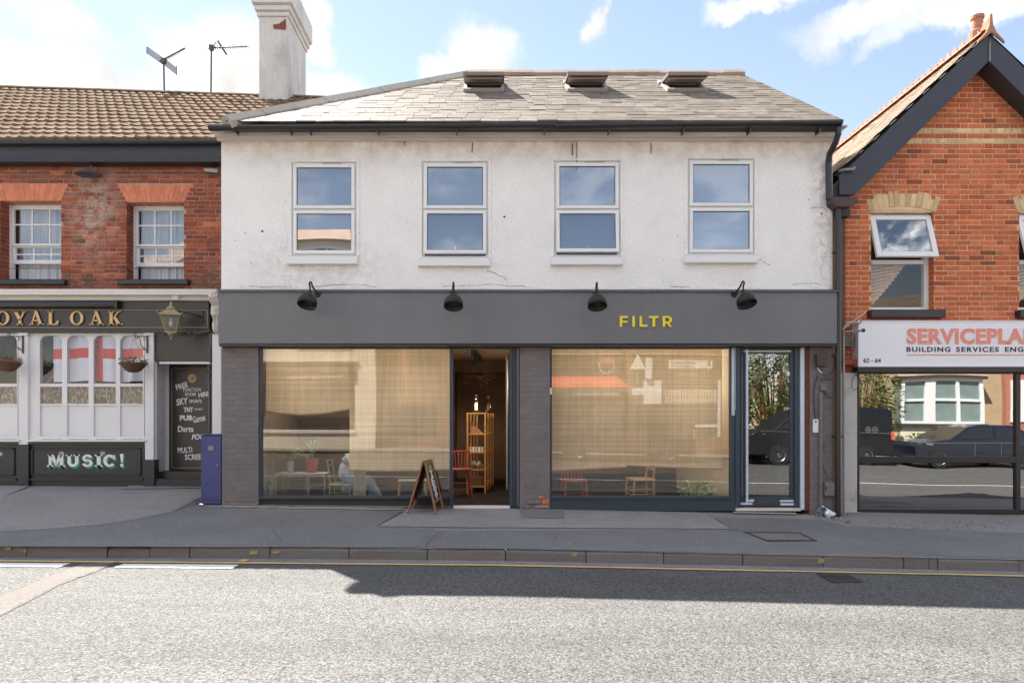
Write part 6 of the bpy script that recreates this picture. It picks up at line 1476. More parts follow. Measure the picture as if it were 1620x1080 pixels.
q = MB(); q.tube([(X(1291), -.04, Z(581)), (X(1294), -.04, Z(587)), (X(1299), -.03, Z(590))], .008, 6); q.build('cable_tail', M_upvc, t)
def wire(pts, name, label, cat, m=M_gutter, r=.005, y=-.02):
    q = MB(); q.tube([(X(a, y), y-.004*math.sin(i), Z(b_, y)) for i, (a, b_) in enumerate(pts)], r, 6); tag(q.build(name, m), label, cat)
wire([(1301, 590), (1304, 594), (1310, 594), (1317, 588), (1320, 582), (1320, 560)], 'cable', 'loose cable looping from under the brown box to the downpipe', 'cable')
wire([(1294, 594), (1289, 606), (1287, 622), (1288, 640), (1290, 662)], 'cable', 'black cable hanging down to the white entry panel', 'cable')
wire([(1295, 602), (1303, 598), (1312, 600), (1318, 601)], 'cable', 'short cable arching over the small junction box', 'cable')
wire([(1304, 620), (1308, 626), (1314, 629), (1318, 628)], 'cable', 'short cable under the small junction box', 'cable')
wire([(1304, 700), (1300, 725), (1303, 742), (1310, 755)], 'cable', 'thin cable curving above the meter box', 'cable', r=.003)
wire([(1343, 508), (1336, 516), (1333, 522), (1341, 514), (1352, 506), (1366, 497), (1372, 491)], 'cable', 'pale cable running up to the sill of the gabled office window', 'cable', M_upvc, .004, .2)
wire([(1334, 524), (1342, 518), (1352, 515), (1360, 512), (1364, 506)], 'cable', 'black cable across the brickwork to the top corner of the white sign', 'cable', M_gutter, .006, .2)
wire([(1352, 528), (1352, 545), (1349, 556), (1343, 562), (1337, 556), (1336, 550)], 'cable', 'cable loop hanging under the small grille box beside the white sign', 'cable', M_gutter, .004, .3)
wire([(1353, 592), (1348, 600), (1347, 612), (1352, 617), (1357, 612), (1358, 600), (1354, 590), (1349, 588)], 'cable', 'coiled cable at the top of the flaking white pier', 'cable', M_gutter, .005, .25)
tag(PB(1296, 1307, 608.5, 618, -.045, -.016, 0).build('junction_box', M_conduit, None, bevel=.004), 'small grey junction box above the vertical trunking', 'junction box')
q = PB(1294.5, 1300, 621, 808, -.04, -.016, 0); tag(q.build('trunking', M_conduit, None, bevel=.003), 'tall grey cable trunking running down the right hand pier', 'trunking')
t = thing('entry_panel', (X(1288.5), -.02, Z(684)), 'white intercom panel beside the side door', 'intercom')
PB(1284.5, 1293, 663, 684, -.035, -.016, 0).build('housing', M_upvc, t, bevel=.003)
q = MB(); q.lathe([(0, 0), (.011, 0), (.011, .006), (0, .006)], (0, 0, 0), 12); q.v = [(X(1288.5)+x, -.036-z, Z(666.5)+y) for x, y, z in q.v]; q.build('camera_eye', M_ink, t)
t = thing('meter_box', (X(1308), -.05, Z(784)), 'grey rounded box low on the pier above the crumpled foil', 'meter box')
q = MB(); q.prism([(X(1301), Z(783)), (X(1316), Z(783)), (X(1316), Z(765)), (X(1314), Z(761)), (X(1301), Z(761))], -.08, -.016); q.build('cover', M_conduit, t, bevel=.006)
q = MB(); q.pbox(1305, 1308, 769, 775, -.085, -.081, -.08); q.build('keyhole_cover', M_brown_plastic, t)
t = thing('vent_box', (X(1338, .33), .36, Z(552, .36)), 'small black grille box on the brick beside the white sign', 'vent')
PB(1333.5, 1346, 534, 549, .31, YR, .33).build('housing', M_gutter, t, bevel=.005)
q = MB()
for k in range(4): q.pbox(1335, 1345, 536+k*3.2, 537.4+k*3.2, .300, .3095, .33)
q.build('louvre', M_galv, t)
# crumpled foil cone on the ground
t0_ = on_plane(1308, 817, gp); q = MB(); r_ = random.Random(2); base = Vector((t0_[0]+.05, -.16, t0_[2])); tip = Vector((X(1301.5, -.1), -.08, Z(799, -.1)))
ax_ = (base-tip); v = [tuple(tip)]; n = 14
u_ = ax_.normalized().orthogonal().normalized(); w_ = ax_.normalized().cross(u_)
for j in (1, 2, 3):
    for k in range(n):
        a = 2*math.pi*k/n; rr = .072*j/3*(1+r_.uniform(-.3, .3)); v.append(tuple(tip+ax_*(j/3)+(u_*math.cos(a)+w_*math.sin(a))*rr))
f = [(0, 1+k, 1+(k+1) % n) for k in range(n)]
for j in range(2): f += [(1+j*n+k, 1+(j+1)*n+k, 1+(j+1)*n+(k+1) % n, 1+j*n+(k+1) % n) for k in range(n)]
q.add(v, f); mf = mat('crumpled_foil', (.62, .70, .76), .3, .05, metal=.6)
tag(q.build('foil_cone', mf), 'crumpled silver foil cone leaning at the foot of the downpipe', 'litter')
q = MB(); v = []
for j in range(5):
    for k in range(5): v.append((t0_[0]-.14+.03*k+r_.uniform(-.01, .01), -.14+.02*math.sin(k*2+j)+r_.uniform(-.01, .01), t0_[2]+.004+.032*j))
q.add(v, [(j*5+k, j*5+k+1, (j+1)*5+k+1, (j+1)*5+k) for j in range(4) for k in range(4)])
tag(q.build('plastic_scrap', mat('grey_polythene', (.16, .17, .19), .25, .1)), 'crumpled dark plastic scrap beside the silver foil cone', 'litter')

# A-board
def aboard():
    f0 = on_plane(645.5, 813, gp); f1 = on_plane(688.5, 815, gp); b0 = on_plane(655, 803.5, gp); b1 = on_plane(700.5, 803.5, gp)
    f0, f1, b0, b1 = map(Vector, (f0, f1, b0, b1))
    yt = f0.y+.03; tf = Vector((X(670.5, yt), yt, Z(729.5, yt))); yb_ = b0.y-.02; tb = Vector((X(681.5, yb_), yb_, Z(727, yb_)))
    t = thing('pavement_board', (f0+f1+b0+b1)/4, 'wooden A-frame blackboard with white chalk letters standing outside the shop', 'sign')
    for (lf, lb, sgn, nm) in ((f0, b0, -1, 'left'), (f1, b1, 1, 'right')):
        n_ = (tf-lf).cross(lb-lf).normalized(); 
        if n_.x*sgn < 0: n_ = -n_
        th = n_*.022
        a, b_, c, d = lf, lb, tb, tf
        def pt(u, v_): return (a*(1-u)+b_*u)*(1-v_)+(d*(1-u)+c*u)*v_
        def slab_(u0, u1, v0, v1, q, k0=0, k1=1): p = [pt(u0, v0), pt(u1, v0), pt(u1, v1), pt(u0, v1)]; q.hexa([x+th*k0 for x in p]+[x+th*k1 for x in p])
        q = MB(); fw = .11; slab_(0, fw, 0, 1, q); slab_(1-fw, 1, 0, 1, q); slab_(fw, 1-fw, .93, 1, q); slab_(fw, 1-fw, .20, .25, q)
        fr = q.build('frame', M_wood, t, bevel=.003)
        q = MB(); slab_(fw, 1-fw, .25, .93, q, .25, .6); q.build('blackboard', M_ink, t)
        if sgn > 0:
            # letters laid on the board, one under another
            e1 = (pt(.8, .5)-pt(.2, .5)); e2 = (pt(.5, .8)-pt(.5, .4)).normalized()
            def onb(u, v_, m_, body):
                cu = bpy.data.curves.new('t', 'FONT'); cu.body = body; cu.size = 1; cu.offset = .03; cu.resolution_u = 2
                o = bpy.data.objects.new('t', cu); COL.objects.link(o); dg = bpy.context.evaluated_depsgraph_get(); dg.update(); me = bpy.data.meshes.new_from_object(o.evaluated_get(dg)); bpy.data.objects.remove(o)
                vx = [v.co.x for v in me.vertices]; vy = [v.co.y for v in me.vertices]; x0, x1, y0, y1 = min(vx), max(vx), min(vy), max(vy); q = MB(); h = .060
                ww = .44; c0 = pt(u, v_)+th*.66
                q.v = [tuple(c0+e1/.6*ww*((v.co.x-x0)/(x1-x0)-.5)+e2*h*((v.co.y-y0)/(y1-y0)-.5)) for v in me.vertices]; q.f = [tuple(p.vertices) for p in me.polygons]; q.build('chalk_letter', m_, t)
            for k, chx in enumerate('TAKEAWAY'): onb(.5, .755-k*.066, M_chalk, chx)
            q = MB(); e1n = e1/.6
            c0 = pt(.5, .855)+th*.66; q.add([c0-e1n*.22-e2*.04, c0+e1n*.22-e2*.04, c0+e1n*.22+e2*.04, c0-e1n*.22+e2*.04], [(0, 1, 2, 3)]); q.build('logo_patch', mat('olive_chalk', (.35, .33, .14), .8), t)
    q = MB(); q.tube([tf+Vector((.0, -.01, .0)), tb+Vector((0, .01, 0))], .012, 6); q.build('hinge_bar', M_wood, t)
aboard()

# ================================================================== INSIDE THE SHOP
FL = -.065
M_sill_in = M_black
def blind(a, b_, ybot, y, label, sag=0.0, top=551.5):
    """ybot(px) -> photo y of the lower edge"""
    q = MB(); nx, nz = 48, 10; v = []
    for j in range(nz+1):
        for i in range(nx+1):
            px = a+(b_-a)*i/nx; x = X(px, y); zb = Z(ybot(px), y); zt = Z(top, y)+.05; z = zt+(zb-zt)*j/nz
            v.append((x, y+.012*math.sin(j*1.1+i*.05)*j/nz+.006*math.sin(i*.5), z))
    q.add(v, [(j*(nx+1)+i, (j+1)*(nx+1)+i, (j+1)*(nx+1)+i+1, j*(nx+1)+i+1) for j in range(nz) for i in range(nx)])
    t = thing('bamboo_blind', (X((a+b_)/2, y), y, Z(top, y)), label, 'blind', 'woven blinds in the shop windows')
    q.build('woven_panel', M_bamboo, t, smooth=True)
    q = MB(); q.tube([(X(a+(b_-a)*k/12, y), y-.006, Z(ybot(a+(b_-a)*k/12), y)) for k in range(13)], .012, 6); q.build('bottom_batten', M_pine, t)
    B(X(a, y), X(b_, y), y-.015, y+.015, Z(top, y)+.03, Z(top, y)+.07).build('head_rail', M_pine, t)
blind(412, 558, lambda p: 649+8*math.sin(math.pi*max(0, min(1, (p-412)/146)))-3*(p-412)/146, .30, 'short sagging woven blind in the left shop window above the potted plants')
blind(553, 716, lambda p: 743+1.2*math.sin((p-553)/40), .24, 'long woven blind in the left shop window behind the A-frame board')
blind(868, 991, lambda p: 744-6*(p-868)/123, .24, 'woven blind on the left of the right hand shop window, above the red chair')
blind(990, 1142, lambda p: 735.5+6.5*(p-990)/152, .27, 'woven blind on the right of the right hand shop window, above the timber chair')
q = MB(); xa, xb = X(557, .30), X(577, .30); v = []; n = 60
for i in range(n+1):
    u = i/n; v += [(xa+(xb-xa)*u, .36+.022*math.sin(u*38)+.01*math.sin(u*13), Z(788, .3)), (xa+(xb-xa)*u+.01, .36+.018*math.sin(u*38+.4), Z(735, .3))]
q.add(v, [(2*i, 2*i+2, 2*i+3, 2*i+1) for i in range(n)]); tag(q.build('linen_curtain', M_linen, None, smooth=True), 'narrow gathered linen curtain hanging below the long blind beside the seated person', 'curtain')

def leg(q, p0, p1, r0, r1=None): q.tube([p0, p1], [r0, r1 or r0], 8)
def chair(label, c, seat_z, w, d, back_z, ang, m, style, seat_m=None, name='chair', grp=None, fl=FL, splay=.03, r=.014):
    c = Vector((c[0], c[1], fl)); Mx = Matrix.Translation(c) @ Matrix.Rotation(ang, 4, 'Z')
    t = thing(name, c, label, 'stool' if 'stool' in name else 'chair', grp); h = seat_z-fl
    q = MB(); q.M = Mx; q.box(-w/2, w/2, -d/2, d/2, h-.03, h); q.build('seat', seat_m or m, t, bevel=.010)
    for sx in (-1, 1):
        for sy in (-1, 1):
            q = MB(); q.M = Mx; x, y = sx*(w/2-.03), sy*(d/2-.03); top = back_z-fl if (sy > 0 and style in ('ladder', 'metal')) else h-.03
            if top > h: q.tube([(x, y+splay*.6, 0), (x, y, h), (x, y+.05, top)], [r*.9, r, r*.8], 8)
            else: q.tube([(x+sx*splay, y+sy*splay, 0), (x, y, top)], [r*.75, r], 8)
            q.build('leg', m, t)
    for zz in (.33, .55):
        q = MB(); q.M = Mx; s_ = splay*(1-zz)
        for sx in (-1, 1): q.tube([(sx*(w/2-.03+s_), -d/2+.03-s_, h*zz), (sx*(w/2-.03+s_), d/2-.03+s_, h*zz)], r*.6, 6)
        if style != 'stool' or zz < .4: q.tube([(-w/2+.03-s_, -d/2+.03-s_, h*(zz-.05)), (w/2-.03+s_, -d/2+.03-s_, h*(zz-.05))], r*.6, 6)
        q.build('stretcher', m, t)
        if style == 'stool': break
    if style == 'ladder':
        for k in range(3):
            q = MB(); q.M = Mx; zz = h+(back_z-fl-h)*(.38+.26*k); yy = d/2-.03+.05*(zz-h)/(back_z-fl-h); q.box(-w/2+.04, w/2-.04, yy-.008, yy+.008, zz-.025, zz+.025); q.build('back_slat', m, t)
    if style == 'metal':
        for zz in (.75, .95):
            q = MB(); q.M = Mx; z_ = h+(back_z-fl-h)*zz; q.tube([(-w/2+.03, d/2+.01, z_), (0, d/2+.04, z_), (w/2-.03, d/2+.01, z_)], r*.9, 6); q.build('back_rail', m, t)
    if style == 'windsor':
        n = 7
        for k in range(n):
            u = (k/(n-1)-.5)*2; q = MB(); q.M = Mx; q.tube([(u*(w/2-.03), d/2-.03, h), (u*(w/2+.01), d/2+.06, back_z-fl-.03)], r*.55, 6); q.build('spindle', m, t)
        q = MB(); q.M = Mx; q.tube([(u*(w/2+.03), d/2+.055+.02*(1-u*u), back_z-fl-.015) for u in (-1, -.5, 0, .5, 1)], r*1.4, 8); q.build('back_rail', m, t)
    return t
chair('red spindle back chair just inside the open doorway', (X(728, 1.85), 1.85, 0), Z(741, 1.7), .34, .32, Z(713, 1.95), R(12), M_red, 'windsor')
chair('small red chair behind the left blind of the right hand shop window', (X(908, .75), .80, 0), Z(758, .8), .36, .30, Z(722, .8), R(8), mat('faded_red_wood', (.46, .13, .10), .5, .06), 'windsor', r=.016)
chair('pale timber ladder back chair in the right hand shop window', (X(1014, 1.3), 1.35, 0), Z(756, 1.3), .38, .36, Z(715, 1.4), R(-82), M_pine, 'ladder', r=.019)
chair('sage green metal chair carrying the seated person', (X(541, 1.15), 1.15, 0), Z(764, 1.1), .36, .34, Z(726, 1.1), R(90), M_sage, 'metal', r=.010)
chair('low stool with a mint seat behind the A-frame board', (X(652, .75), .80, 0), Z(759, .7), .42, .26, 1, R(4), M_orange_pine, 'stool', seat_m=M_mint, name='stool', r=.016)
# low table with pots
ty = .95; tz = Z(747, ty)
t = thing('plant_table', (X(480, ty), ty, FL), 'low wire legged table carrying two potted plants in the left shop window', 'table')
B(X(440, ty), X(519, ty), ty-.16, ty+.18, tz-.018, tz).build('tabletop', M_cream, t, bevel=.003)
for (x, y) in ((442, -.14), (442, .16), (517, -.14), (517, .16)):
    q = MB(); q.tube([(X(x, ty), ty+y, FL), (X(x, ty), ty+y, tz-.018)], .008, 6); q.build('leg', M_steel, t)
def pot(px, py_top, py_bot, w, y, m, label, leaves, lm, hgt, spread, name='potted_plant', zb=None, droop=.5, width=.010, seed=1):
    zt, zb_ = Z(py_top, y), Z(py_bot, y) if zb is None else zb; c = Vector((X(px, y), y, zb_)); r = w/2/S(y); h = zt-zb_
    t = thing(name, c, label, 'potted plant'); q = MB(); q.lathe([(0, 0), (r*.72, 0), (r, h), (r*.9, h), (r*.85, h*.85), (0, h*.85)], c, 20); q.build('pot', m, t)
    r2 = random.Random(seed); q = MB()
    for k in range(leaves):
        a = r2.uniform(0, 6.28); L_ = hgt*r2.uniform(.6, 1.1); s_ = spread*r2.uniform(.2, 1.1); p0 = c+Vector((0, 0, h*.85)); P_ = []
        for j in range(7):
            u = j/6; P_.append(p0+Vector((math.cos(a)*s_*u**1.2, math.sin(a)*s_*.6*u**1.2, L_*(u-droop*u*u*u))))
        for j in range(6):
            wv = Vector((-math.sin(a), math.cos(a), .3)).normalized(); w0 = width*(1-j/6.5); w1 = width*(1-(j+1)/6.5); q.quad(P_[j]-wv*w0, P_[j]+wv*w0, P_[j+1]+wv*w1, P_[j+1]-wv*w1)
    o = q.build('leaves', lm, t); o['kind'] = 'stuff'; return t
pot(459, 729, 746.5, 13, .93, M_pot_cream, 'spiky plant in a small cream pot on the wire legged table', 110, M_leaf_pale, .52, .32, seed=3, droop=.85, width=.009)
pot(493.5, 725, 746.5, 22, .98, M_pot_red, 'tall thin plant in a red clay pot on the wire legged table', 46, M_leaf_pale, .56, .22, seed=5, droop=.55, width=.010)
pot(427, 767, 790, 9, .42, M_pot_blue, 'small trailing plant in a grey pot at the left corner of the shop window', 46, M_leaf_pale, .42, .14, seed=8, zb=FL, droop=1.1, width=.008)
pot(419, 775, 790, 8, .75, M_pot_cream, 'grassy plant on the floor at the left edge of the shop window', 40, M_leaf_pale, .80, .18, seed=9, zb=FL, droop=.6, width=.008)
# grey louvred heater leaning behind the table
t = thing('louvred_panel', (X(474, 1.6), 1.6, FL), 'grey louvred metal panel standing behind the potted plants', 'panel')
B(X(457, 1.6), X(488, 1.6), 1.60, 1.66, FL, Z(718, 1.6)).build('case', M_heater, t, bevel=.004)
for k in range(17):
    z_ = FL+.06+k*.037
    if z_ < Z(722, 1.6): B(X(460, 1.6), X(484, 1.6), 1.575, 1.598, z_, z_+.018).build('louvre', M_galv, t)
t = thing('paper_stack', (X(470, .6), .62, FL), 'loose flat stack of papers on the floor under the wire legged table', 'papers')
for k in range(6):
    q = MB(); q.M = Matrix.Translation((X(466+k, .65), .64, FL+.003+k*.012)) @ Matrix.Rotation(R(-20+k*9), 4, 'Z'); q.box(-.19, .19, -.12, .12, 0, .009); q.build('sheet', M_cream if k % 2 else M_linen, t)
# leafy plant in the right hand window
def bushy(c, label, n, rx_, rz, m, name='potted_plant', cat='potted plant', ls=.05, seed=4, trunk=None, pot_m=None):
    t = thing(name, c, label, cat); r2 = random.Random(seed); q = MB(); c = Vector(c)
    st = MB()
    if pot_m:
        p = MB(); p.lathe([(0, 0), (.09, 0), (.12, .18), (.10, .18), (0, .16)], c, 18); p.build('pot', pot_m, t)
    for k in range(max(6, n//60)):
        a = r2.uniform(0, 6.28); rr = r2.uniform(.2, .9); e = c+Vector((rx_*rr*math.cos(a), rx_*rr*math.sin(a)*.8, rz*r2.uniform(.3, 1))); st.tube([c+Vector((0, 0, .05)), (c+e)/2+Vector((0, 0, .05*rz)), e], [.012*rz, .006*rz, .002*rz], 5)
    st.build('stem', M_wood, t)
    for k in range(n):
        a = r2.uniform(0, 6.28); el = math.acos(r2.uniform(-.6, 1)); rr = r2.uniform(.45, 1)**.6
        cl = 1+.25*math.sin(a*3+el*4)
        p = c+Vector((rx_*rr*cl*math.cos(a)*math.sin(el), rx_*.8*rr*cl*math.sin(a)*math.sin(el), rz*.55+rz*.5*rr*cl*math.cos(el)))
        d1 = Vector((math.cos(a)+r2.uniform(-.6, .6), math.sin(a)+r2.uniform(-.6, .6), r2.uniform(-.8, .4))).normalized(); d2 = d1.cross(Vector((r2.uniform(-1, 1), r2.uniform(-1, 1), 1))).normalized(); s_ = ls*r2.uniform(.6, 1.3)
        q.add([p, p+d1*s_*.5+d2*s_*.16, p+d1*s_, p+d1*s_*.5-d2*s_*.16], [(0, 1, 2, 3)])
    o = q.build('leaves', m, t); o['kind'] = 'stuff'; return t
bushy((X(1105, .62), .62, FL), 'bushy green plant at the right end of the right hand shop window', 420, .20, .36, M_leaf_pale, ls=.09, pot_m=M_pot_cream)
# shelving by the doorway
sx0, sx1 = X(739.5, 2.4), X(767.5, 2.4); sy0, sy1 = 2.40, 3.9; sh = .0
t = thing('open_shelving', ((sx0+sx1)/2, sy0, FL), 'orange timber open shelving seen end on through the doorway', 'shelving')
top = Z(652.5, 2.4); skew = lambda y: (y-sy0)*.085
for k, y in enumerate((sy0, sy0+.5, sy0+1.0, sy1)):
    for x in (sx0, sx1):
        q = MB(); s_ = skew(y); q.box(x-.014+s_, x+.014+s_, y, y+.028, FL, top-.0); q.build('post', M_orange_pine, t)
levels = [top, Z(685.5, 2.4), Z(714.5, 2.4), Z(742, 2.4), Z(768.5, 2.4)]
for z_ in levels:
    q = MB(); q.hexa([(sx0+.014, sy0+.004, z_-.022), (sx1-.014, sy0+.004, z_-.022), (sx1-.014+skew(sy1), sy1, z_-.022), (sx0+.014+skew(sy1), sy1, z_-.022), (sx0+.014, sy0+.004, z_), (sx1-.014, sy0+.004, z_), (sx1-.014+skew(sy1), sy1, z_), (sx0+.014+skew(sy1), sy1, z_)]); q.build('shelf', M_orange_pine, t)
for k in range(5):
    x = sx0+.045+k*.052; q = MB(); q.lathe([(0, 0), (.021, 0), (.021, .075), (.017, .082), (0, .082)], (x, sy0+.06, levels[2]), 12)
    tag(q.build('spice_jar', M_chalk if k % 2 else M_cream), 'small cream jar in the row on the middle shelf of the timber shelving', 'jar', 'cream jars on the timber shelving')
q = MB(); q.prism([(sx0+.05, levels[1]), (sx1-.03, levels[1]), (sx0+.05, levels[1]+.21)], sy0+.12, sy0+.14); tag(q.build('triangular_board', mat('kraft_board', (.36, .20, .10), .8)), 'brown triangular board standing on the top bay of the shelving', 'board')
r_ = random.Random(6); q = MB(); v = []
for j in range(7):
    for k in range(12):
        a = 2*math.pi*k/12; rr = .095*math.sin(math.pi*(j+.6)/7.4)*(1+r_.uniform(-.2, .2)); v.append(((sx0+sx1)/2+rr*1.15*math.cos(a), sy0+.12+rr*.9*math.sin(a), levels[3]+.02*j*1.25+r_.uniform(-.006, .006)))
q.add(v, [(j*12+k, j*12+(k+1) % 12, (j+1)*12+(k+1) % 12, (j+1)*12+k) for j in range(6) for k in range(12)]); tag(q.build('cloth_bag', mat('patterned_bag', (.5, .5, .5), .6, .1, 8, dirt=(.04, .04, .04), ds=22, dt=(.5, .54), damt=1)), 'crumpled black and white patterned bag on the shelving', 'bag')
q = MB(); q.hexa([(sx0+.03, sy0+.03, levels[4]+.001), (sx1-.03, sy0+.03, levels[4]+.001), (sx1-.03, sy0+.28, levels[4]+.001), (sx0+.03, sy0+.28, levels[4]+.001), (sx0+.02, sy0+.02, levels[4]+.17), (sx1-.02, sy0+.02, levels[4]+.17), (sx1-.02, sy0+.12, levels[4]+.17), (sx0+.02, sy0+.12, levels[4]+.17)])
tag(q.build('wicker_basket', mat('wicker', (.16, .085, .045), .8, .4, 60, bump=1, bs=90), bevel=.01), 'dark wicker basket on the lowest shelf of the timber shelving', 'basket')
for (px, y, lab, lit) in ((753.5, 2.5, 'clear glass lamp jar with a glowing filament on top of the shelving', 1), (773, 3.0, 'darker glass jar behind the glowing one on top of the shelving', 0)):
    c = (X(px, y), y, top); tt = thing('glass_jar', c, lab, 'jar'); q = MB(); q.lathe([(0, .005), (.05, .005), (.062, .05), (.066, .12), (.050, .19), (.028, .22), (.028, .26)], c, 18); q.build('vessel', G_clear, tt, smooth=True)
    q = MB(); q.lathe([(0, .255), (.032, .255), (.034, .30), (0, .31)], c, 12); q.build('cap', M_black, tt)
    q = MB()
    for k in range(4): q.tube([(c[0]+.018*math.cos(k*1.57), y+.018*math.sin(k*1.57), top+.05), (c[0]+.014*math.cos(k*1.57), y+.014*math.sin(k*1.57), top+.17)], .003, 4)
    q.build('filament', M_bulb if lit else M_brass, tt)
# ceiling track with two lit spots
t = thing('ceiling_track', (X(752, 2.2), 2.2, 2.4), 'black ceiling track with two lit spot lamps inside the doorway', 'track light')
q = MB(); q.hexa([(-.46, .9, 2.35), (-.39, .9, 2.35), (-.25, 4.4, 2.35), (-.32, 4.4, 2.35), (-.46, .9, 2.415), (-.39, .9, 2.415), (-.25, 4.4, 2.415), (-.32, 4.4, 2.415)]); q.build('rail', M_black, t)
for (y,) in ((1.9,), (3.3,)):
    x = -.425+(y-.9)*.04; q = MB(); q.M = Matrix.Translation((x, y, 2.27)) @ Matrix.Rotation(R(25), 4, 'X'); q.lathe([(.0, .09), (.045, .09), (.05, -.05), (.042, -.05), (.042, -.02), (0, -.02)], (0, 0, 0), 14); q.build('spot_head', M_black, t)
    g = MB(); g.M = q.M; g.lathe([(0, -.052), (.036, -.052), (.036, -.046), (0, -.046)], (0, 0, 0), 12); g.build('lit_lens', M_led, t)
    ld = bpy.data.lights.new('spot_lamp', 'SPOT'); ld.energy = 9; ld.spot_size = R(110); ld.spot_blend = .6; ld.color = (1, .86, .68); ld.shadow_soft_size = .04
    lo = bpy.data.objects.new('spot_lamp', ld); COL.objects.link(lo); lo.parent = t; lo.location = Vector((x, y+.02, 2.19))-W[t.name]; lo.rotation_euler = (R(20), 0, 0)
# dried flower spray and dark round hanging on the wall
q = MB(); r_ = random.Random(9); c = Vector((-.30, 4.6, 2.02))
for k in range(26):
    d_ = Vector((r_.uniform(-1, 1), r_.uniform(-.3, .3), r_.uniform(-.5, .5))); e = c+d_*.34; q.tube([c, c+d_*.2+Vector((0, 0, .04)), e], .003, 4)
    for _ in range(3):
        p = e+Vector((r_.uniform(-.04, .04), 0, r_.uniform(-.04, .04))); q.quad(p, p+Vector((.014, 0, .01)), p+Vector((.01, .004, .024)), p+Vector((-.01, 0, .014)))
tt = tag(q.build('dried_spray', M_leaf_dry), 'spray of dried flowers hanging over the shelving inside the doorway', 'dried flowers')
# seated person seen from behind the blind
def skinfig(name, V, E_, Rr, m, parent, sub=2):
    me = bpy.data.meshes.new(name); me.from_pydata([tuple(Vector(v)) for v in V], E_, []); me.materials.append(m); o = bpy.data.objects.new(name, me); link(o, parent, (0, 0, 0) if parent is None else W[parent.name]); 
    me.transform(Matrix.Translation(-W[o.name])); md = o.modifiers.new('skin', 'SKIN')
    for i, r in enumerate(Rr): me.skin_vertices[0].data[i].radius = (r, r) if isinstance(r, (int, float)) else r
    me.skin_vertices[0].data[0].use_root = True; md.use_smooth_shade = True; s_ = o.modifiers.new('sub', 'SUBSURF'); s_.levels = sub; s_.render_levels = sub; return o
ps = .80; pc = Vector((X(549, 1.15), 1.15, Z(764, 1.1)))
def pp(x, y, z): return pc+Vector((x, y, z))*ps
per = thing('person', (pc.x, pc.y, FL), 'person in a pale shirt and blue jeans seated with their back to the potted plants', 'person')
skinfig('body', [pp(0, 0, .10), pp(.02, 0, .30), pp(.07, 0, .46), pp(.13, 0, .55), pp(.17, 0, .64), pp(.20, 0, .74), pp(.08, .17, .50), pp(.22, .24, .30), pp(.46, .18, .30), pp(.56, .16, .31), pp(.08, -.17, .50), pp(.22, -.24, .30), pp(.46, -.18, .30), pp(.56, -.16, .31)],
        [(0, 1), (1, 2), (2, 3), (3, 4), (4, 5), (2, 6), (6, 7), (7, 8), (8, 9), (2, 10), (10, 11), (11, 12), (12, 13)], [.10, .10, .10, .055, .075, .085, .05, .045, .032, .026, .05, .045, .032, .026], M_skin, per)
skinfig('shirt', [pp(0, 0, .04), pp(.01, 0, .20), pp(.04, 0, .38), pp(.08, 0, .50), pp(.09, .16, .49), pp(.22, .25, .31), pp(.40, .20, .30), pp(.09, -.16, .49), pp(.22, -.25, .31), pp(.40, -.20, .30)],
        [(0, 1), (1, 2), (2, 3), (3, 4), (4, 5), (5, 6), (3, 7), (7, 8), (8, 9)], [(.17, .15), (.17, .15), (.18, .15), .13, .085, .07, .055, .085, .07, .055], M_shirt, per)
skinfig('jeans', [pp(0, 0, .02), pp(.06, .10, .02), pp(.45, .13, .04), pp(.46, .13, -.18), pp(.43, .13, -.36), pp(.06, -.10, .02), pp(.45, -.13, .02), pp(.58, -.13, -.16), pp(.66, -.13, -.30)],
        [(0, 1), (1, 2), (2, 3), (3, 4), (0, 5), (5, 6), (6, 7), (7, 8)], [.13, .10, .075, .065, .055, .10, .075, .065, .055], M_jeans, per)
hd_ = MB(); hd_.lathe([(0, -.02), (.06, 0), (.080, .05), (.086, .10), (.078, .15), (.04, .185), (0, .19)], pp(.155, 0, .67), 18); hd_.build('hair', M_hair, per, smooth=True)
for sy, xx, zz in ((.13, .46, -.40), (-.13, .70, -.36)):
    q = MB(); q.tube([pp(xx-.06, sy, zz), pp(xx+.04, sy, zz), pp(xx+.14, sy, zz-.02)], [.045, .045, .03], 10); q.build('shoe', M_linen, per, smooth=True)

# ================================================================== OTHER SIDE OF THE STREET (what the glass reflects)
def RX(px, yo, g=.07): return (px-782)*(D+2*g-yo)/1080
def RZ(py, yo, g=.07): return CZ+(664-py)*(D+2*g-yo)/1080
M_cream_front = mat('cream_stucco', (.74, .66, .52), .8, .06, 1.2, dirt=(.42, .34, .26), ds=2, dt=(.55, .8), damt=.4)
M_brownbrick = mat('brown_brickwork', (.22, .11, .065), .9, .2, 4, bump=.3, bs=30)
M_tanbrick = mat('tan_pebbledash', (.44, .33, .20), .9, .15, 3, bump=.5, bs=50)
M_redbrick2 = mat('red_brickwork', (.42, .17, .12), .9, .15, 5)
M_awn = mat('red_awning', (.72, .10, .05), .7, .04)
M_darkwin = mat('dark_shop_interior', (.03, .028, .026), .4, .2, 2)
M_vanblack = mat('black_van_paint', (.010, .010, .012), .3, .02, spec=.4, coat=.2)
M_carblue = mat('dark_blue_car_paint', (.008, .012, .024), .25, .02, spec=.6, coat=.6)
M_tyre = mat('tyre_rubber', (.02, .02, .02), .9, .1)
M_wheel = mat('alloy_wheel', (.45, .45, .46), .35, .02, metal=.8)
M_carglass = mat('car_glass', (.02, .025, .03), .08, .02, spec=.8)
yA = -17.0
a_ = thing('estate_agent_building', (-9, yA, -.1), 'tall cream building across the road with a dark sign over its shop window', 'building')
hA = [(RX(395, yA), RX(561, yA), RZ(679, yA), RZ(604, yA))]
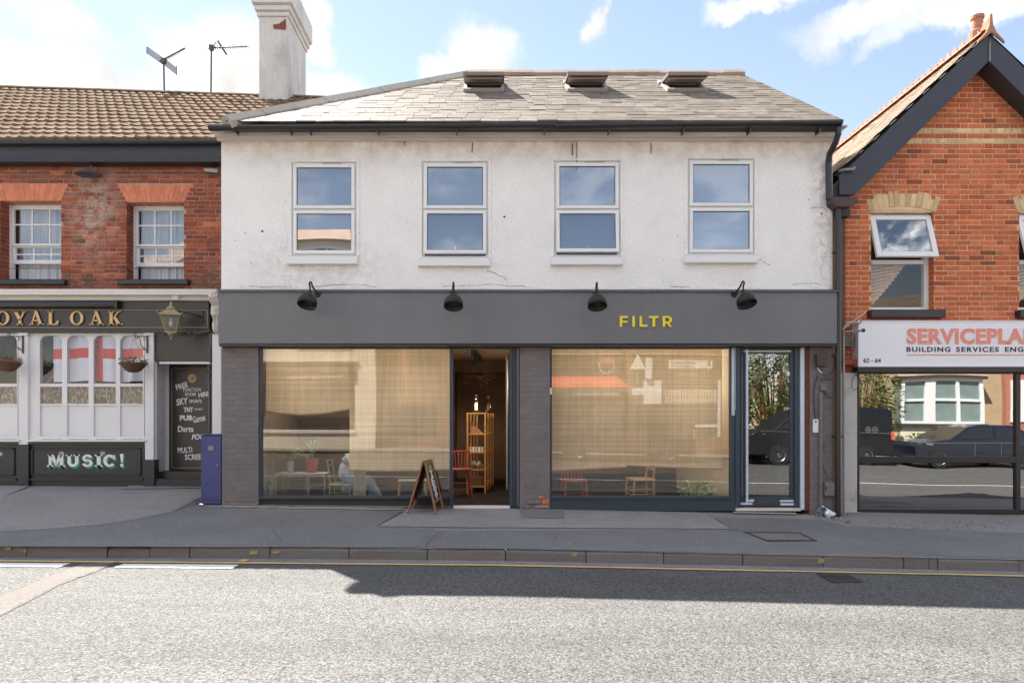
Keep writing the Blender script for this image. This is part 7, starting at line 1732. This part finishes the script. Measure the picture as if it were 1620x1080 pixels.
q = MB(); wall_sheet(q, -15, RX(594, yA), -.4, 8.1, yA-.3, yA, hA+[(-7.75, -5.3, 6.3, 7.75), (-12.5, -10.5, 6.3, 7.75), (-7.6, -5.5, 3.9, 5.4), (-12.3, -10.6, 3.9, 5.4)]); q.build('wall', M_cream_front, a_)
B(-15, RX(594, yA), yA-8, yA-.9, -.4, 8).build('dark_core', M_dark, a_)
q = MB(); q.prismx([(yA+.35, 8.0), (yA-8, 8.0), (yA-4, 9.6)], -15.2, RX(594, yA)+.2); q.build('roof', M_claytile, a_)
B(-15, RX(563, yA), yA+.002, yA+.12, RZ(602, yA), RZ(578, yA)).build('signboard', M_vanblack, a_)
B(-15, RX(566, yA), yA+.002, yA+.20, RZ(573, yA), RZ(570, yA)).build('cornice', M_upvc, a_)
B(RX(395, yA), RX(561, yA), yA-.35, yA-.32, RZ(679, yA), RZ(604, yA)).build('shop_glass', M_darkwin, a_)
B(RX(395, yA), RX(563, yA), yA+.002, yA+.10, RZ(684, yA), RZ(679.5, yA)).build('sill', M_upvc, a_)
def otext(s_, pa, pb_, ya_, yb_, y, m, parent, **k): text(s_, RX(pb_, y), RX(pa, y), RZ(yb_, y), RZ(ya_, y), y, m, parent, face=1, **k)
otext('PALMERS PROPERTY SV', 413, 548, 581, 589, yA+.121, M_goldline, a_); otext('Residential Sales & Lettings', 454, 541, 593, 599, yA+.121, M_upvc, a_)
for (x0, x1, z0, z1) in ((-7.75, -5.3, 6.3, 7.75), (-12.5, -10.5, 6.3, 7.75), (-7.6, -5.5, 3.9, 5.4), (-12.3, -10.6, 3.9, 5.4)):
    q = MB(); n = 4
    for k in range(n+1): x = x0+(x1-x0-.08)*k/n; q.box(x, x+.08, yA-.1, yA+.06, z0, z1)
    q.box(x0, x1, yA-.09, yA+.05, z1-.08, z1-.001); q.box(x0, x1, yA-.09, yA+.05, z0+.001, z0+.08); q.box(x0, x1, yA-.09, yA+.05, (z0+z1)/2-.03, (z0+z1)/2+.03); w_ = q.build('window', M_upvc, a_); B(x0, x1, yA-.2, yA-.18, z0, z1).build('pane', M_carglass, w_)
b_ = thing('brown_shop_building', (0, -18, -.1), 'brown brick building across the road beside the cream one', 'building')
B(RX(594, -18)-.1, 1.4, -24, -18, -.5, 6.4).build('wall', M_brownbrick, b_); q = MB(); q.prismx([(-17.6, 6.4), (-24, 6.4), (-20.5, 7.3)], RX(594, -18)-.2, 1.5); q.build('roof', M_claytile, b_)
for (pa, pb_, ya_, yb_) in ((600, 690, 640, 690), (604, 622, 562, 590), (650, 690, 556, 590)): B(RX(pa, -18), RX(pb_, -18), -17.99, -17.95, RZ(yb_, -18), RZ(ya_, -18)).build('window', M_carglass, b_)
yC = -17.5
c_ = thing('grill_shop_building', (5.4, yC, -.1), 'brown brick parade across the road with a red awning and a contractor sign', 'building')
B(1.5, 9.3, -24, yC, -.6, 6.2).build('wall', M_brownbrick, c_); q = MB(); q.prismx([(yC+.4, 6.2), (-24, 6.2), (-20.5, 7.1)], 1.4, 9.4); q.build('roof', M_claytile, c_)
B(1.6, RX(988, yC), yC+.001, yC+.08, RZ(592, yC), RZ(562, yC)).build('grill_fascia', M_vanblack, c_); B(1.6, RX(1150, yC), yC+.001, yC+.22, RZ(562, yC), RZ(560.5, yC)).build('string_course', M_cream_front, c_)
q = MB(); q.hexa([(1.6, yC+.01, RZ(613, yC)), (RX(985, yC)+.1, yC+.01, RZ(613, yC)), (RX(985, yC)+.1, yC+.9, RZ(613, yC)-.05), (1.6, yC+.9, RZ(613, yC)-.05), (1.6, yC+.01, RZ(595, yC)), (RX(975, yC), yC+.01, RZ(595, yC)), (RX(985, yC), yC+.9, RZ(613, yC)+.02), (1.6, yC+.9, RZ(613, yC)+.02)]); q.build('awning', M_awn, c_)
otext('CATERHAM CHARCOAL GRILL', 908, 982, 620, 625, yC+.92, M_upvc, c_)
q = MB()
for pl in ring(960, 578, 12, 13, 11, 12): q.prism([(RX(a, yC+.09), RZ(bb, yC+.09)) for a, bb in pl], yC+.081, yC+.09)
q.build('round_logo', M_upvc, c_)
q = MB(); q.prism([(RX(a, yC+.09), RZ(bb, yC+.09)) for a, bb in ((954, 574), (960, 564), (970, 574))], yC+.081, yC+.09); q.build('logo_flame', M_awn, c_)
B(1.8, RX(975, yC), yC+.001, yC+.02, RZ(700, yC), RZ(628, yC)).build('shop_window', M_darkwin, c_)
B(RX(1000, yC), RX(1152, yC), yC+.001, yC+.08, RZ(600, yC), RZ(564, yC)).build('contractor_fascia', M_vanblack, c_)
B(RX(1057, yC), RX(1108, yC), yC+.081, yC+.10, RZ(584, yC), RZ(570.5, yC)).build('contractor_sign', M_upvc, c_)
otext('MAINTENANCE', 1062, 1100, 572, 576.5, yC+.101, M_ink, c_, bold=.03); otext('CONSTRUCTION', 1062, 1100, 578, 582.5, yC+.101, M_ink, c_, bold=.03); otext('UK', 1104, 1126, 570, 584, yC+.101, M_upvc, c_, bold=.06); otext('T. 01883 343 981', 1074, 1108, 591, 594, yC+.081, M_upvc, c_)
B(RX(1017, yC), RX(1045, yC), yC+.082, yC+.12, RZ(637.5, yC), RZ(602, yC)).build('white_board', M_upvc, c_); B(RX(1019, yC), RX(1029, yC), yC+.09, yC+.3, RZ(600, yC), RZ(568, yC)).build('projecting_sign', M_upvc, c_)
B(RX(1048, yC), RX(1134, yC), yC+.001, yC+.02, RZ(690, yC), RZ(606, yC)).build('shop_window', M_darkwin, c_)
for k in range(18): B(RX(1052+k*4.5, yC), RX(1054.4+k*4.5, yC), yC+.021, yC+.03, RZ(637, yC), RZ(617, yC)).build('blind_slat', M_cream_front, c_)
q = MB(); q.box(RX(1134, yC), RX(1138, yC), yC+.001, yC+.08, RZ(690, yC), RZ(602, yC)); q.box(RX(1092, yC), RX(1134, yC), yC+.001, yC+.08, RZ(674.5, yC), RZ(670.5, yC)); q.build('window_surround', M_upvc, c_)
yE = -18.0; gE = .4
e_ = thing('bay_window_house', (18, yE, -.4), 'tan house across the road with a white square bay window', 'building')
B(RX(1388, yE, gE), RX(1584, yE, gE), -24, yE, -.9, 5.6).build('wall', M_tanbrick, e_); q = MB(); q.prismx([(yE+.4, 5.6), (-24, 5.6), (-21, 6.9)], RX(1388, yE, gE)-.2, RX(1584, yE, gE)); q.build('roof', M_claytile, e_)
yW = yE+.5; ba, bb_ = RX(1428, yW, gE), RX(1553, yW, gE); z0, z1 = RZ(670, yW, gE), RZ(600, yW, gE)
B(ba, bb_, yE, yW-.02, z0, z1).build('bay_core', mat('bay_glass', (.20, .26, .25), .2, .2, 2), e_)
q = MB(); q.box(ba-.15, bb_+.15, yE, yW+.15, z1, z1+.12); q.hexa([(ba-.2, yE, z1+.12), (bb_+.2, yE, z1+.12), (bb_+.2, yW+.25, z1+.12), (ba-.2, yW+.25, z1+.12), (ba-.1, yE, z1+.42), (bb_+.1, yE, z1+.42), (bb_, yE+.05, z1+.42), (ba, yE+.05, z1+.42)]); q.build('bay_roof', M_claytile, e_)
q = MB()
for (u0, u1) in ((0, .045), (.30, .42), (.66, .70), (.955, 1)): q.box(ba+(bb_-ba)*u0, ba+(bb_-ba)*u1, yW-.019, yW+.05, z0, z1)
q.box(ba, bb_, yW-.018, yW+.049, z0, z0+.10); q.box(ba, bb_, yW-.018, yW+.049, z1-.12, z1); q.box(ba, bb_, yW-.018, yW+.049, z0+(z1-z0)*.52-.05, z0+(z1-z0)*.52+.05); q.build('bay_window', M_upvc, e_)
B(ba-.1, bb_+.1, yE, yW+.12, z0-.15, z0-.001).build('bay_sill', M_dark, e_); B(ba, bb_, yE, yW, -.9, z0-.151).build('bay_base', M_cream_front, e_)
f_ = thing('red_house', (23, yE, -.5), 'red brick house across the road beyond the tan one', 'building')
B(RX(1584, yE, gE)+.01, 27, -24, yE+.2, -1, 5.9).build('wall', M_redbrick2, f_); q = MB(); q.prismx([(yE+.5, 5.9), (-24, 5.9), (-21, 7.1)], RX(1584, yE, gE), 27); q.build('roof', M_claytile, f_)
B(RX(1598, yE+.2, gE), RX(1640, yE+.2, gE), yE+.2, yE+.26, RZ(668, yE, gE), RZ(600, yE, gE)).build('window', M_upvc, f_)
M_hedge = mat('hedge_leaf', (.09, .15, .03), .6, .3, 3, piece=.4)
bushy((10.6, -16.6, -.3), 'leafy tree across the road behind the parked vans', 5200, 1.5, 4.3, M_hedge, name='street_tree', cat='tree', ls=.20, seed=11)
bushy((14.4, -16.8, -.4), 'rounded leafy bush across the road beside the tan house', 3600, 1.35, 3.9, M_hedge, name='garden_bush', cat='bush', ls=.18, seed=12)
q = MB(); r_ = random.Random(5)
for k in range(2600):
    x = r_.uniform(15.6, 27); y = r_.uniform(-16.3, -15.7); z = gr(x, -15)+r_.uniform(.1, .9)*(1+.2*math.sin(x*2)); s_ = .06; d1 = Vector((r_.uniform(-1, 1), r_.uniform(-1, 1), r_.uniform(-1, 1))).normalized()*s_; d2 = d1.orthogonal()*.5; p = Vector((x, y, z)); q.quad(p-d1, p-d2, p+d1, p+d2)
tag(q.build('front_hedge', M_hedge), 'low ragged hedge in front of the tan and red houses across the road', 'hedge', kind='stuff')
def vehicle(x0, L_, H_, prof, glassp, m, label, cat, name, wheels=(.17, .80), wr=.31, lights=True, side_mark=None):
    yN = -12.4; Wd = 1.8; g0 = gr(x0+L_/2, yN-.5); sl_ = -.0205
    def P_(u, v_, y): return (x0+u*L_, y, g0+v_*H_+sl_*((u-.5)*L_))
    t = thing(name, (x0+L_/2, yN-Wd/2, g0), label, cat)
    q = MB(); n = len(prof); inset = lambda v_: .0 if v_ < .55 else (v_-.55)*.35
    vv = [P_(u, v_, yN-inset(v_)) for u, v_ in prof]+[P_(u, v_, yN-Wd+inset(v_)) for u, v_ in prof]
    q.add(vv, [tuple(range(n)), tuple(range(2*n-1, n-1, -1))]+[(i, i+n, (i+1) % n+n, (i+1) % n) for i in range(n)]); q.build('body', m, t, bevel=.03)
    for gp_ in glassp:
        q = MB(); q.add([P_(u, v_, yN-inset(v_)+.006) for u, v_ in gp_], [tuple(range(len(gp_)))]); q.build('window', M_carglass, t)
    for u in wheels:
        for y in (yN-.05, yN-Wd+.05):
            c = P_(u, 0, y); tl_ = MB(); tl_.lathe([(wr*.62, -.10), (wr, -.09), (wr, .09), (wr*.62, .10)], (0, 0, 0), 24); tl_.v = [(c[0]+a, c[1]+cc, c[2]+wr+b__) for a, b__, cc in tl_.v]; wo = tl_.build('wheel', M_tyre, t)
            rm = MB(); rm.lathe([(0, .06), (.05, .075), (.06, .07)], (0, 0, 0), 12); rm.lathe([(wr*.55, .06), (wr*.63, .08), (wr*.63, -.08), (wr*.55, -.06)], (0, 0, 0), 24)
            for k in range(7):
                a = 2*math.pi*k/7; ca, sa = math.cos(a), math.sin(a); w_ = .03
                rm.add([(.04*ca-w_*sa, .04*sa+w_*ca, .06), (.04*ca+w_*sa, .04*sa-w_*ca, .06), (wr*.58*ca+w_*sa, wr*.58*sa-w_*ca, .07), (wr*.58*ca-w_*sa, wr*.58*sa+w_*ca, .07)], [(0, 1, 2, 3)])
            s_ = 1 if y > yN-1 else -1; rm.v = [(c[0]+a, c[1]+cc*s_+.03*s_, c[2]+wr+b__) for a, b__, cc in rm.v]; rm.build('rim', M_wheel, wo)
    if lights:
        for y in (yN-.02, yN-.42): q = MB(); a = P_(lights[0], lights[1], y); q.box(a[0]-.12, a[0]+.30, a[1]-.02, a[1]+.012, a[2]-.07, a[2]+.07); q.build('headlight', M_steel, t)
    a = P_(.985, .52, yN-.02); B(a[0]-.03, a[0]+.05, a[1]-.06, a[1]+.02, a[2]-.14, a[2]+.14).build('tail_light', M_awn, t)
    q = MB()
    for u in (.43, .64): a, b__ = P_(u, .2, yN+.003), P_(u, .54, yN+.003); q.box(a[0]-.006, a[0]+.006, a[1], a[1]+.004, a[2], b__[2])
    a, b__ = P_(.06, .56, yN+.003), P_(.97, .56, yN+.003); q.hexa([(a[0], a[1], a[2]-.008), (b__[0], b__[1], b__[2]-.008), (b__[0], b__[1]+.006, b__[2]-.008), (a[0], a[1]+.006, a[2]-.008), (a[0], a[1], a[2]+.008), (b__[0], b__[1], b__[2]+.008), (b__[0], b__[1]+.006, b__[2]+.008), (a[0], a[1]+.006, a[2]+.008)]); q.build('panel_seam', M_galv, t)
    if side_mark:
        u, v_ = side_mark; c = P_(u, v_, yN+.008)
        for k in range(2):
            q = MB()
            for pl in ring(0, 0, .10, .10, .075, .075, 20)+ring(0, 0, .035, .035, .0, .0, 12): q.prism([(c[0]-.12+.24*k+a, c[2]+b__) for a, b__ in pl], c[1]-.004, c[1])
            q.build('round_badge', M_galv, t)
    return t
vanp = [(0, .16), (0, .50), (.04, .56), (.15, .60), (.30, .93), (.36, .99), (.97, 1.0), (1, .92), (1, .16)]
vang = [[(.19, .62), (.31, .90), (.42, .92), (.42, .62)], [(.44, .62), (.44, .92), (.62, .92), (.62, .62)]]
vehicle(1.85, 4.6, 1.86, vanp, vang, M_vanblack, 'black panel van parked across the road in front of the red awning', 'van', 'parked_van', lights=(.03, .48), side_mark=(.83, .62))
vehicle(8.2, 5.0, 1.92, vanp, vang, M_vanblack, 'black panel van parked across the road before the leafy tree', 'van', 'parked_van', lights=(.03, .48), side_mark=(.84, .62))
carp = [(0, .20), (0, .48), (.05, .56), (.25, .64), (.40, .94), (.50, 1.0), (.78, .98), (.93, .70), (1, .62), (1, .22)]
carg = [[(.29, .66), (.42, .92), (.58, .95), (.58, .66)], [(.60, .66), (.60, .95), (.78, .92), (.88, .68)]]
vehicle(13.9, 4.3, 1.45, carp, carg, M_carblue, 'dark blue hatchback parked across the road before the bay window', 'car', 'parked_car', lights=(.06, .50))
# road sign post on the far pavement
t = thing('warning_sign', (RX(1008, -15.5), -15.5, gr(5, -15)+.1), 'triangular warning sign on a grey post across the road', 'road sign')
xs_ = RX(1008, -15.5); q = MB(); q.tube([(xs_, -15.5, -.2), (xs_, -15.5, RZ(560, -15.5))], .038, 8); q.build('post', M_galv, t)
q = MB(); q.prism([(xs_-.30, RZ(585, -15.5)), (xs_+.30, RZ(585, -15.5)), (xs_, RZ(560, -15.5))], -15.46, -15.45); q.build('triangle', M_upvc, t)
q = MB(); q.box(xs_-.22, xs_+.22, -15.46, -15.45, RZ(624, -15.5), RZ(613, -15.5)); q.build('plate', M_upvc, t)

# pendant bulbs glowing behind the blinds
for k, (px, lab) in enumerate(((502, 'lit pendant bulb behind the short blind over the potted plants'), (660, 'lit pendant bulb behind the long blind nearest the doorway'), (946, 'lit pendant bulb behind the blind over the red chair'), (1085, 'lit pendant bulb behind the blind over the bushy plant'))):
    y = 1.15; x = X(px, y); z = Z(590, y); t = thing('pendant_lamp', (x, y, z), lab, 'lamp', 'pendant bulbs inside the shop')
    q = MB(); q.tube([(x, y, z+.10), (x, y, 2.41)], .004, 5); q.build('cord', M_black, t)
    q = MB(); q.lathe([(0, .06), (.018, .06), (.020, .11), (0, .115)], (x, y, z), 10); q.build('lampholder', M_black, t)
    q = MB(); q.lathe([(0, -.045), (.030, -.030), (.034, 0), (.022, .04), (.016, .06), (0, .06)], (x, y, z), 14); q.build('bulb', M_bulb2, t, smooth=True)
    ld = bpy.data.lights.new('bulb_light', 'POINT'); ld.energy = 3.6; ld.color = (1.0, .86, .66); ld.shadow_soft_size = .05
    lo = bpy.data.objects.new('bulb_light', ld); COL.objects.link(lo); lo.parent = t; lo.location = (0, 0, -.10)

# seams, cracks and spots on the pavement
def ground_line(pts, f, w_, m, name, lift=.013):
    den = []
    for a, b_ in zip(pts, pts[1:]):
        for k in range(10): den.append((a[0]+(b_[0]-a[0])*k/10+rnd.uniform(-.8, .8), a[1]+(b_[1]-a[1])*k/10+rnd.uniform(-.35, .35)))
    q = MB(); v = []
    for i, (a, b_) in enumerate(den):
        x, y, z = on_plane(a, b_, f); n_ = den[min(i+1, len(den)-1)]; p = den[max(i-1, 0)]; x1, y1, _ = on_plane(n_[0], n_[1], f); x0, y0, _ = on_plane(p[0], p[1], f)
        d_ = Vector((x1-x0, y1-y0)).normalized() if i else Vector((1, 0)); e = w_*rnd.uniform(.4, 1.2); v += [(x+d_.y*e, y-d_.x*e, z+lift), (x-d_.y*e, y+d_.x*e, z+lift)]
    q.add(v, [(2*i, 2*i+2, 2*i+3, 2*i+1) for i in range(len(den)-1)]); tag(q.build(name, m), kind='structure')
M_seam = mat('dark_seam', (.07, .065, .06), .9)
for pts, w_ in (([(640, 808), (592, 835)], .006), ([(598, 835), (760, 836), (1160, 838)], .006), ([(672, 866), (685, 850), (703, 838)], .004), ([(1112, 811), (1158, 838), (1172, 842)], .006), ([(130, 795), (210, 803), (250, 806)], .004), ([(1300, 826), (1340, 846), (1420, 862), (1500, 880)], .003), ([(1420, 866), (1455, 852), (1620, 862)], .003), ([(1400, 838), (1480, 852), (1600, 858)], .003), ([(860, 836), (880, 850), (872, 866)], .002), ([(470, 812), (430, 836), (446, 858)], .0025), ([(960, 838), (1010, 852)], .002)): ground_line(pts, gp, w_, M_seam, 'pavement_seam')
q = MB(); r_ = random.Random(21)
for k in range(160):
    x, y = r_.uniform(-7, 8), r_.uniform(-2.4, -.15); s_ = r_.choice((.006, .009, .012, .016)); z = gp(x, y)+(.028 if x < -2 and y > -1.3 else .0125)
    q.add([(x+s_*math.cos(a)*r_.uniform(.8, 1.2), y+s_*math.sin(a), z) for a in [j*1.05 for j in range(6)]], [tuple(range(6))])
tag(q.build('chewing_gum_spots', mat('gum_spot', (.42, .40, .38), .8)), 'flattened pale gum spots scattered over the pavement', 'gum spots', kind='stuff')
# face and hands of the seated person
q = MB(); q.lathe([(0, -.03), (.014, -.01), (.010, .025), (0, .035)], pp(.315, 0, .735), 8); q.build('nose', M_skin, per, smooth=True)
for sy in (-.035, .035):
    q = MB(); q.lathe([(0, -.010), (.010, 0), (0, .010)], pp(.29, sy, .765), 8); q.build('eye', M_ink, per)
q = MB(); q.tube([pp(.295, -.025, .695), pp(.302, 0, .692), pp(.295, .025, .695)], .005, 6); q.build('mouth', M_rubbed, per)
for sy in (.16, -.16):
    hb = pp(.56, sy, .31)
    for k in range(4):
        yo = (k-1.5)*.018; L_ = (.050, .060, .056, .044)[k]; q = MB(); q.tube([hb+Vector((0, yo, 0)), hb+Vector((.025, yo, .004)), hb+Vector((.025+L_*.6, yo, -.002)), hb+Vector((.025+L_, yo, -.016))], [.010, .009, .0075, .006], 7); q.build('finger', M_skin, per, smooth=True)
    s1 = -1 if sy > 0 else 1; q = MB(); q.tube([hb+Vector((-.01, s1*.02, 0)), hb+Vector((.012, s1*.04, .002)), hb+Vector((.034, s1*.045, -.006))], [.011, .009, .007], 7); q.build('thumb', M_skin, per, smooth=True)
